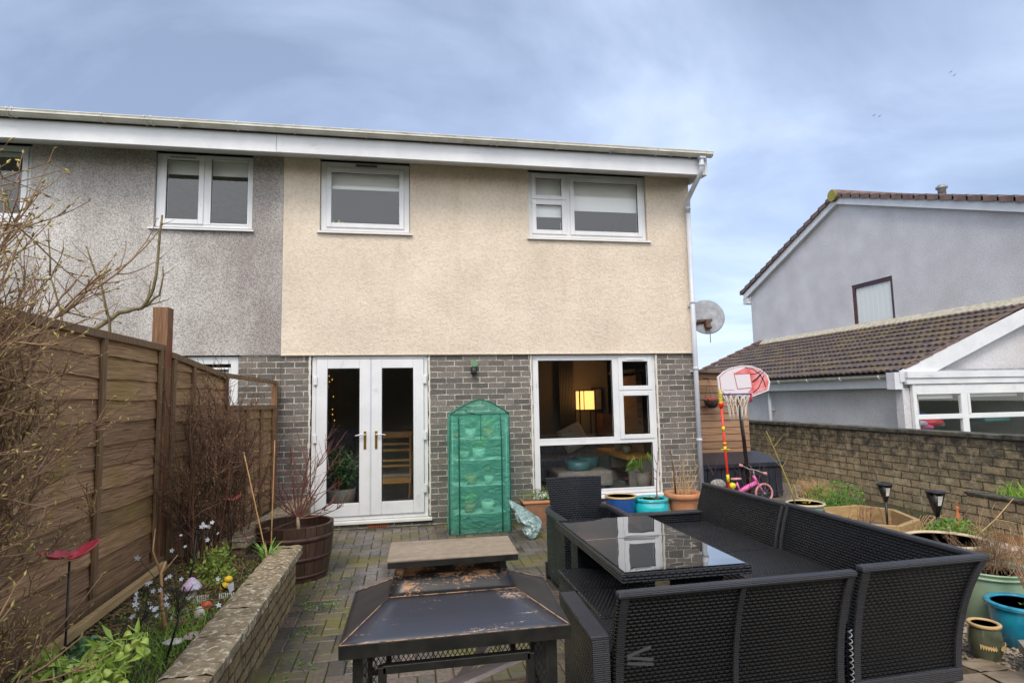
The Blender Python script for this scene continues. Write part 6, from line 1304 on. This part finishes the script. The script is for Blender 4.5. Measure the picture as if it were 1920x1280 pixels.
g = MB(); tt = thing('dry_grass', 'tuft of dry tan grass in the dark navy pot', 'grass tuft', (5.25, 6.95, .19)); grass_tuft(g, (5.25, 6.95, .19), 700, .36, (.09, .08), .006, .30, random.Random(24)); g.build('blades', twigs_, tt)
pot('large_tan_rim_pot', (4.00, 3.86, 0), thick(.19, .265, .455, w_=.03), ringp(.262, .46, .02), sage, creamrim, 'very large pot with a thick tan rim peeping over the sofa corner', fill=.235, fillz=.42, fillm=MATS['bark_soil'])
pot('sage_pot', (3.90, 3.46, 0), thick(.15, .235, .385, lip=.006, w_=.015), [(.226, .345), (.24, .345), (.243, .357), (.228, .360)], sage, sage, 'big pale sage green plastic pot with dry twigs at the right edge', fill=.215, fillz=.33)
g = MB(); tt = thing('dry_twiggy_plant', 'tangle of tan dead twigs in the pale sage pot', 'plant', (3.87, 3.46, .31)); rs = random.Random(26)
for k in range(60): branch(g, (3.90+rs.gauss(0, .08), 3.46+rs.gauss(0, .08), .32), (rs.gauss(0, .5), rs.gauss(0, .35), 1), rs.uniform(.16, .36), .003, rs, depth=2, kids=4, curl=.4, seg=5, kl=.5)
g.build('twigs', mat('dead_twig', (.14, .08, .045), (.34, .22, .13), scale=20, rough=.9), tt)
pot('blue_rimmed_pot', (3.73, 3.12, 0), thick(.10, .165, .265, w_=.02, belly=.02), ringp(.168, .265, .02), turq2, turq2, 'round blue turquoise glazed pot with soil at the right edge of the photo', fill=.145, fillz=.22)
leafy_clump('pot_seedling', 'small green seedling in the blue turquoise pot', 'seedling', (3.70, 3.10, .25), (.03, .03, .015), 24, .025, .018, leafg, 31, .5)
g = MB(); tt = thing('withered_vine', 'withered brown vine hanging over the rim of the blue turquoise pot', 'plant', (3.76, 3.15, .25)); rs = random.Random(29)
for k in range(10): g.tube([(3.76+rs.gauss(0, .012), 3.12, .25), (3.745+rs.gauss(0, .015), 3.08, .33), (3.74+rs.gauss(0, .03), 3.12, .42+rs.random()*.08), (3.75+rs.gauss(0, .05), 3.15, .45+rs.random()*.1)], .003, 4)
g.build('stems', MATS['dead_twig'], tt)
op = pot('olive_pot', (3.335, 3.02, 0), thick(.052, .072, .215, w_=.022, belly=.022), ringp(.074, .218, .012), oliveg, tanrim, 'small olive green pot with leaf relief and tan rim beside the sofa corner', fill=.06, fillz=.15)
g = MB()
for k in range(7):
    for sg in (1, -1):
        a = -PI/2-.1+sg*(.10+.13*k); r_ = .0895; g.face([(3.335+r_*math.cos(a), 3.02+r_*math.sin(a), .105+.003*k), (3.335+(r_+.003)*math.cos(a+sg*.12), 3.02+(r_+.003)*math.sin(a+sg*.12), .126), (3.335+r_*math.cos(a+sg*.17), 3.02+r_*math.sin(a+sg*.17), .108+.003*k), (3.335+(r_+.002)*math.cos(a+sg*.12), 3.02+(r_+.002)*math.sin(a+sg*.12), .094)])
g.build('leaf_relief', tanrim, op, solid=.002)
# plants over the right side
leafy_clump('low_green_plant', 'low green leafy plants behind the big tan-rimmed pot', 'plant', (4.62, 4.35, .34), (.34, .2, .12), 900, .04, .02, leafg, 33, .7, 40)
g = MB(); tt = thing('tan_stalks', 'tan and orange dead stalks among the low green plants', 'plant', (4.6, 4.3, .1)); rs = random.Random(34)
for k in range(150): branch(g, (4.45+rs.uniform(-.35, .65), 4.05+rs.uniform(-.3, .45), .08), (rs.gauss(0, .25), rs.gauss(0, .2), 1), rs.uniform(.16, .42), .0035, rs, depth=1, kids=2, curl=.2, seg=5)
g.build('stalks', twigs_, tt)
g = MB(); tt = thing('arching_bramble', 'long arching tan stem crossing in front of the low raised bed', 'stem', (4.6, 4.2, .1)); g.tube([(4.45, 4.2, .22), (4.62, 4.2, .36), (4.85, 4.2, .50), (5.05, 4.2, .66)], [.006, .005, .0045, .003], 5); g.tube([(4.85, 4.2, .50), (5.05, 4.18, .46)], [.004, .002], 4); g.tube([(4.85, 4.2, .5), (4.82, 4.2, .58), (4.87, 4.2, .64)], [.003, .002, .001], 4); g.build('stem', twigs_, tt)
g = MB(); tt = thing('tall_grass', 'green grass blades growing on the low raised bed by the wall', 'grass tuft', (6.5, 5.1, .38)); grass_tuft(g, (6.5, 5.25, .38), 160, .28, (.06, .16), .012, .16, random.Random(35)); g.build('blades', grassm, tt)
leafy_clump('dark_fern', 'dark green fern at the right edge beside the boundary wall', 'fern', (6.45, 4.85, .52), (.14, .2, .12), 200, .10, .02, leafd, 36, .5, 12)
for i in range(5):
    g = MB(); y0q = 3.05+i*.52; g.box(5.47, 5.66+.0*i, y0q+.008, y0q+.512, .04, .115); o = g.build('edging_slab', pinks, bevel=.01); tag(o, ['pink edging slab nearest the camera at the right frame edge', 'second pink edging slab along the border', 'middle pink edging slab along the border', 'fourth pink edging slab along the border', 'pink edging slab nearest the solar lamps'][i], 'edging slab', 'pink edging slabs')
g = MB(); c = (5.55, 5.2, .14); tt = thing('rusty_bird', 'rust coloured metal bird ornament standing by the low raised bed', 'ornament', c)
g.lathe(c, [(0, 0), (.012, .02), (.03, .08), (.034, .13), (.022, .18), (.014, .205), (.022, .225), (.02, .25), (0, .262)], 12, None, (1, .7)); g.build('body', rusty, tt); MB().tube([(5.55, 5.17, .38), (5.55, 5.13, .375)], [.008, .001], 6).build('beak', rusty, tt)
g = MB()
for a in (-.5, 0, .5): g.tube([(5.55, 5.2, .40), (5.55+.04*a, 5.2, .45)], .003, 4)
g.build('crest', rusty, tt); MB().tube([(5.55, 5.2, 0), (5.55, 5.2, .16)], .005, 5).build('leg', rusty, tt)
g = MB(); tt = thing('wispy_dry_grass', 'wispy arching dry grass lying between the two solar lamps', 'grass tuft', (5.2, 5.4, .05)); rs = random.Random(37)
for k in range(14): a = rs.uniform(.2, 1.3); g.tube([(5.25, 5.45, .06), (5.25+.22*a, 5.45-.1*rs.random(), .20+.1*rs.random()), (5.25+.5*a, 5.4, .10+.15*rs.random())], [.003, .0025, .001], 4)
g.build('blades', twigs_, tt)
# slabs and steps at the bottom right
slab_pts = [([(2.2, 2.2), (3.05, 2.28), (3.10, 2.86), (2.3, 2.93)], 'large wet flat slab under the sofa corner at the bottom edge'), ([(3.07, 2.28), (3.65, 2.30), (3.55, 2.82), (3.12, 2.86)], 'wet stone slab right of the sofa corner'), ([(3.12, 2.87), (3.32, 2.86), (3.30, 3.0), (3.1, 3.02)], 'small stone slab piece by the olive pot')]
for pts, lab in slab_pts:
    g = MB(); n_ = len(pts); g.grid(lambda a, b: (*[(pts[0][i]*(1-a)+pts[1][i]*a)*(1-b)+(pts[3][i]*(1-a)+pts[2][i]*a)*b for i in (0, 1)], .034+.010*noise.noise(Vector((a*3+pts[0][0], b*3, 2)))), 12, 10); g.prism([(*p, .0) for p in pts], (0, 0, .024)); o = g.build('stone_slab', slabm); tag(o, lab, 'slab', 'stone slabs at the bottom right')
g = MB(); g.prism([(3.20, 2.62, .11), (3.9, 2.55, .11), (3.95, 2.82, .11), (3.42, 2.90, .11)], (0, 0, .055)); g.build; o = g.build('stone_step', mat('grey_step', (.20, .18, .15), (.32, .29, .25), scale=8, rough=.6, bump=1, bscale=14, bdist=.015), bevel=.012); tag(o, 'weathered grey stone step slab at the bottom right corner', 'step')
for k, (x, lab) in enumerate(((3.50, 'dark timber block under the left end of the stone step'), (3.75, 'dark timber block under the right end of the stone step'))):
    g = MB(); g.box(x, x+.22, 2.66, 2.80, .0, .11); o = g.build('step_block', mat('dark_block', (.05, .04, .03), (.12, .1, .07), scale=9, rough=.8) if k == 0 else MATS['dark_block'], bevel=.006); tag(o, lab, 'block')

# ------------------------------------------------------------------ inside the rooms
ft = .09
t = thing('floor_lamp', 'lit black-framed floor lamp with a glowing paper shade inside the living room', 'lamp', (3.38, 10.7, .16)); X, Yl = 3.37, 10.7
g = MB(); 
for a in (-.15, .15):
    for b in (-.15, .15): g.box(X+a-.01, X+a+.01, Yl+b-.01, Yl+b+.01, .16, 1.70)
for z in (1.69, 1.32, .7): 
    for a in (-.15, .15): g.box(X-.14, X+.14, Yl+a-.01, Yl+a+.01, z, z+.018); g.box(X+a-.01, X+a+.01, Yl-.14, Yl+.14, z, z+.018)
g.build('frame', blackm, t); MB().box(X-.135, X+.135, Yl-.135, Yl+.135, 1.345, 1.685).build('shade', lampm, t)
g = MB(); g.box(X-.07, X-.055, Yl-.14, Yl-.13, 1.34, 1.69); g.build('shade_bar', blackm, t)
lt = bpy.data.lights.new('lamp_bulb', 'POINT'); lt.energy = 2.6; lt.color = (1, .52, .2); lt.shadow_soft_size = .1; lo_ = bpy.data.objects.new('lamp_bulb', lt); col.objects.link(lo_); lo_.location = (3.37, 10.52, 1.78)
t = thing('indoor_sofa', 'dark grey upholstered sofa seen through the picture window', 'sofa', (2.6, 10.2, .16))
MB().box(1.3, 3.5, 10.4, 10.62, .16, .88).build('backrest', sofaf, t, bevel=.05); MB().box(1.3, 3.5, 9.7, 10.42, .16, .58).build('seat', sofaf, t, bevel=.05); MB().box(1.15, 1.5, 8.8, 10.4, .16, .72).build('arm', sofaf, t, bevel=.05)
g = MB(); Mc = Matrix.Translation((3.1, 10.28, .66)) @ Matrix.Rotation(R(-24), 4, 'Y') @ Matrix.Rotation(R(-15), 4, 'X'); 
def cu(a, b, s_):
    k = (math.sin(PI*a)*math.sin(PI*b))**.4*.09; return Mc @ Vector(((a-.5)*.46, -s_*k, b*.44))
g.grid(lambda a, b: cu(a, b, 1), 14, 14); g.grid(lambda a, b: cu(1-a, b, -1), 14, 14); o = g.build('cushion', cush); tag(o, 'pale cushion with orange print leaning on the indoor sofa', 'cushion')
g = MB(); g.lathe((2.75, 9.2, .42), [(0, 0), (.18, 0), (.20, .03), (.21, .14), (.195, .14), (.18, .03), (0, .02)], 24); o = g.build('teal_bowl', teal); tag(o, 'teal round bowl on the low footstool inside the window', 'bowl')
g = MB(); g.lathe((3.0, 9.5, .42), [(0, 0), (.16, 0), (.18, .03), (.19, .17), (.175, .17), (.16, .03), (0, .02)], 24); o = g.build('teal_bowl', teal); tag(o, 'second teal bowl behind the first inside the window', 'bowl')
g = MB(); g.box(2.35, 3.25, 8.95, 9.7, .18, .42); o = g.build('pouffe', mat('pale_pouffe', (.22, .21, .2), (.30, .29, .28), scale=12, rough=.9), bevel=.04); tag(o, 'pale grey square pouffe inside the window carrying the teal bowls', 'pouffe')
t = thing('sideboard', 'low sideboard with dark shelves at the right inside the picture window', 'sideboard', (3.7, 9.6, .16)); MB().box(3.45, 3.98, 8.9, 10.6, .58, .63).build('top', chairw, t); g = MB(); g.box(3.5, 3.97, 8.92, 8.96, .16, .58); g.box(3.5, 3.97, 9.7, 9.74, .16, .58); g.box(3.5, 3.97, 10.54, 10.58, .16, .58); g.build('panel', mat('greyed_white', (.3, .3, .3)), t); MB().box(3.5, 3.97, 8.96, 10.5, .35, .37).build('shelf', blackm, t)
for i, (x, y, z, lab) in enumerate(((3.62, 9.3, .64, 'small leafy plant in a pot on the indoor sideboard'), (3.7, 9.9, .64, 'second leafy pot plant farther back on the indoor sideboard'))):
    pot('indoor_pot', (x, y, z), [(.05, 0), (.07, .12), (.06, .12), (.05, .08)], None, indoorpot, None, ('grey', 'second grey')[i]+' plant pot on the indoor sideboard', fill=.055, fillz=.10, n=16); leafy_clump('houseplant', lab, 'houseplant', (x, y, z+.2), (.12, .12, .09), 80, .09, .05, leafd, i+50, .4)
pot('tall_indoor_pot', (3.50, 8.35, ft+.06), [(.09, 0), (.12, .30), (.11, .30), (.1, .2)], None, indoorpot, None, 'tall grey indoor pot standing just behind the picture window glass', fill=.105, fillz=.27, n=20)
t = thing('broadleaf_houseplant', 'bright broad-leaved houseplant in the tall indoor pot behind the glass', 'houseplant', (3.45, 8.35, .42)); g = MB(); rs = random.Random(55)
for k in range(11):
    a = rs.uniform(0, 2*PI); b = Vector((3.48, 8.35, .42)); e_ = b+Vector((.14*math.cos(a), .08*math.sin(a), rs.uniform(.12, .34))); g.tube([b, e_], .004, 4); g.leaf(e_, .19, .085, rs, 0, d=(math.cos(a)*.7, math.sin(a)*.4, -.75))
g.build('leaves', mat('bright_leaf', (.14, .36, .04), (.36, .52, .12), scale=7, rough=.4), t)
def pic(x0, x1, z0, z1, y, lab, m_):
    t = thing('picture_frame', lab, 'picture', ((x0+x1)/2, y, z0)); g = MB(); frame_ring(g, x0, x1, z0, z1, y-.02, y, .03); g.build('frame', blackm, t); MB().box(x0+.03, x1-.03, y-.012, y-.005, z0+.03, z1-.03).build('print', m_, t)
pic(3.62, 3.85, 1.3, 1.75, 11.1, 'dark framed picture on the living room wall beyond the side window', greym)
g = MB(); g.box(3.7, 3.95, 10.7, 11.1, .16, 1.25); o = g.build('wooden_cabinet', mat('dull_wood', (.16, .07, .04), (.22, .10, .06), scale=5)); tag(o, 'narrow brown cabinet at the back of the living room', 'cabinet')
g = MB()
for k in range(10): g.tube([(2.98+k*.03, 11.06, .9), (2.98+k*.03, 11.06, 2.28)], .017, 6)
o = g.build('curtain', mat('drab_curtain', (.16, .14, .12)), ); tag(o, 'drab curtain hanging beside the lamp in the living room', 'curtain')
g = MB(); g.lathe((2.3, 10.9, 1.33), [(0, 0), (.05, .005), (.05, .02), (0, .03)], 10); g.tube([(2.35, 10.9, 1.35), (2.37, 10.9, 1.7)], .006, 5); o = g.build('candle_sconce', brass); tag(o, 'small brass candle sconce glinting on the dark living room wall', 'sconce')
# dining side
t = thing('dining_chair', 'light oak ladder-back dining chair behind the right door pane', 'chair', (-.12, 9.1, ft)); y = 9.05
for x in (-.33, .10):
    MB().tube([(x-.02*(1 if x < 0 else -1)*-1, y, ft), (x, y+.02, .5), (x, y-.02, 1.07)], [.014, .018, .016], 8).build('rear_leg', chairw, t); MB().tube([(x, y+.40, ft), (x, y+.40, .50)], .017, 8).build('front_leg', chairw, t)
MB().box(-.36, .13, y-.03, y-.0, 1.02, 1.12).build('top_rail', chairw, t, bevel=.01)
for z in (.92, .83, .68, .60): MB().box(-.33, .10, y-.022, y-.006, z, z+.032).build('slat', chairw, t)
MB().box(-.35, .12, y-.02, y+.42, .44, .49).build('seat', mat('pale_seat', (.35, .3, .25), rough=.9), t, bevel=.01); MB().box(-.34, .11, y-.03, y-.021, .36, .44).build('seat_rail', chairw, t)
t = thing('dining_table', 'oak dining table at the right edge of the door glass', 'table', (.5, 9.4, ft)); MB().box(.12, .9, 8.9, 10.4, .78, .82).build('tabletop', chairw, t, bevel=.006)
for x, y in ((.17, 8.98), (.85, 8.98), (.17, 10.3), (.85, 10.3)): MB().tube([(x, y, .78), (x+.06 if x < .5 else x, y-.05, ft)], [.03, .018], 8).build('leg', chairw, t)
g = MB(); g.box(.02, .035, 9.2, 9.9, .76, 1.02); g.face([(-.36, 9.6, .70), (.14, 9.6, .70), (.14, 9.6, .98), (-.36, 9.6, .98)]); 
pot('stone_indoor_pot', (-.84, 8.42, ft), [(.001, 0), (.13, 0), (.185, .12), (.20, .32), (.185, .32), (.17, .2)], None, indoorpot, None, 'round grey stone pot with an evergreen behind the left door pane', fill=.18, fillz=.28)
leafy_clump('indoor_evergreen', 'dark glossy evergreen shrub behind the left door pane', 'houseplant', (-.82, 8.42, .68), (.25, .2, .26), 900, .055, .024, mat('evergreen_leaf', (.03, .11, .035), (.10, .24, .09), scale=12, rough=.3), 71, .3, 20)
g = MB(); rs = random.Random(72); pts = []
t = thing('fairy_lights', 'string of tiny warm lights hanging inside the left door pane', 'string lights', (-1.02, 8.3, 1)); w_ = MB()
for (x, zs, ys) in ((-1.0, (2.03, 1.93, 1.85, 1.78, 1.70, 1.58, 1.30, 1.22, 1.12), 8.3), (-.93, (1.88, 1.65, 1.48, 1.41, 1.33), 8.3), (-1.06, (1.58, 1.40, 1.26, 1.16, 1.10), 8.3)):
    w_.tube([(x, ys, 2.1), (x, ys, zs[-1])], .0012, 4)
    for z in zs:
        q = rs.gauss(0, .014); g.lathe((x+q, ys-.01, z), [(0, -.0055), (.0055, 0), (0, .0055)], 6)
g.build('bulbs', fairy, t); w_.build('wire', blackm, t)
g = MB(); g.box(-.75, -.45, 9.3, 9.5, .7, 1.05); o = g.build('dark_crate', mat('indoor_dark', (.02, .025, .035)), bevel=.03); tag(o, 'dark blue-black bag on furniture behind the left door pane', 'bag')
g = MB(); g.box(-1.45, -.4, 9.3, 9.9, ft, .7); g.box(-1.4, -.4, 9.6, 9.75, .7, 1.15); o = g.build('grey_armchair', sofaf, bevel=.05); tag(o, 'dim grey armchair deep behind the left door pane', 'armchair')
g = MB(); rs = random.Random(5)
for k in range(20): g.leaf((-1.0+.3*rs.random(), 8.25, 2.0+rs.random()*.05), .12, .02, rs, 0, d=(1, 0, -.2))
o = g.build('trailing_leaves', leafg); tag(o, 'green trailing leaves at the top of the left door pane', 'houseplant')
for i, (x, z, r_, lab) in enumerate(((-.90, 3.90, .07, 'pale green houseplant low in the left upstairs window'),)): leafy_clump('window_houseplant', lab, 'houseplant', (x, YF+.20, z), (r_*1.3, .04, r_), 60, .06, .03, leafy, 88, .3)
MB_ = MB(); MB_.bar((2.215, YF+.14, 3.95), (2.225, YF+.14, 4.07), .006, .006); o = MB_.build('window_key_cord', white); tag(o, 'white cord in the lower left pane of the right upstairs window', 'cord')

# birds
for i, (x, y, z, lab) in enumerate(((69.0, 60, 42.0, 'tiny upper bird flying at the right of the sky'), (69.5, 60, 41.6, 'tiny lower bird just below the upper one in the sky'), (57.1, 60, 35.35, 'left bird of the distant pair nearer the house roof'), (57.9, 60, 35.3, 'right bird of the distant pair nearer the house roof'))):
    t = thing('bird', lab, 'bird', (x, y, z)); g = MB(); g.tube([(x-.10, y, z), (x, y, z), (x+.12, y, z+.01)], [.01, .05, .01], 6); g.build('body', blackm, t)
    for sg in (-1, 1): g = MB(); g.face([(x-.05, y, z), (x+.05, y, z), (x+.05, y+.2*sg, z+.09), (x-.0, y+.35*sg, z+.03)]); g.build('wing', blackm, t, solid=.01)

# ------------------------------------------------------------------ behind the camera: hedge and a brick house (seen in the window reflections)
t = thing('tall_hedge', 'tall rough evergreen hedge behind the camera position', 'hedge', (1, -9, 0)); g = MB(); rs = random.Random(99)
g.grid(lambda a, b: (-14+32*a, -9+.5*noise.noise(Vector((a*30, b*4, 0)))-.6*b, (4.3+.7*noise.noise(Vector((a*12, 0, 3))))*b), 80, 10); 
for k in range(5000): 
    a = rs.random(); g.leaf((-14+32*a, -8.9+rs.gauss(0, .25), rs.uniform(0, 4.7)), .2, .1, rs)
g.build('foliage', hedgem, t)
t = thing('brick_house', 'red brick house with white windows behind the camera position', 'house', (0, -17, 0))
g = MB(); g.box(-9, 9, -24, -17, -.06, 5); g.build('brick_wall', redb, t); g = MB(); g.prism([(-9.3, -16.7, 5), (-9.3, -20.5, 7.2), (-9.3, -24.3, 5)], (18.6, 0, 0)); g.build('roof', vtile, t)
for x in (-6, -2, 2, 6):
    for z in (.9, 3.4): g = MB(); frame_ring(g, x-.8, x+.8, z, z+1.2, -17.03, -16.95, .08); g.box(x-.03, x+.03, -17.03, -16.96, z+.08, z+1.12); f_ = g.build('window', upvc, t); pane(f_, x-.75, x+.75, z+.05, z+1.15, -16.99)
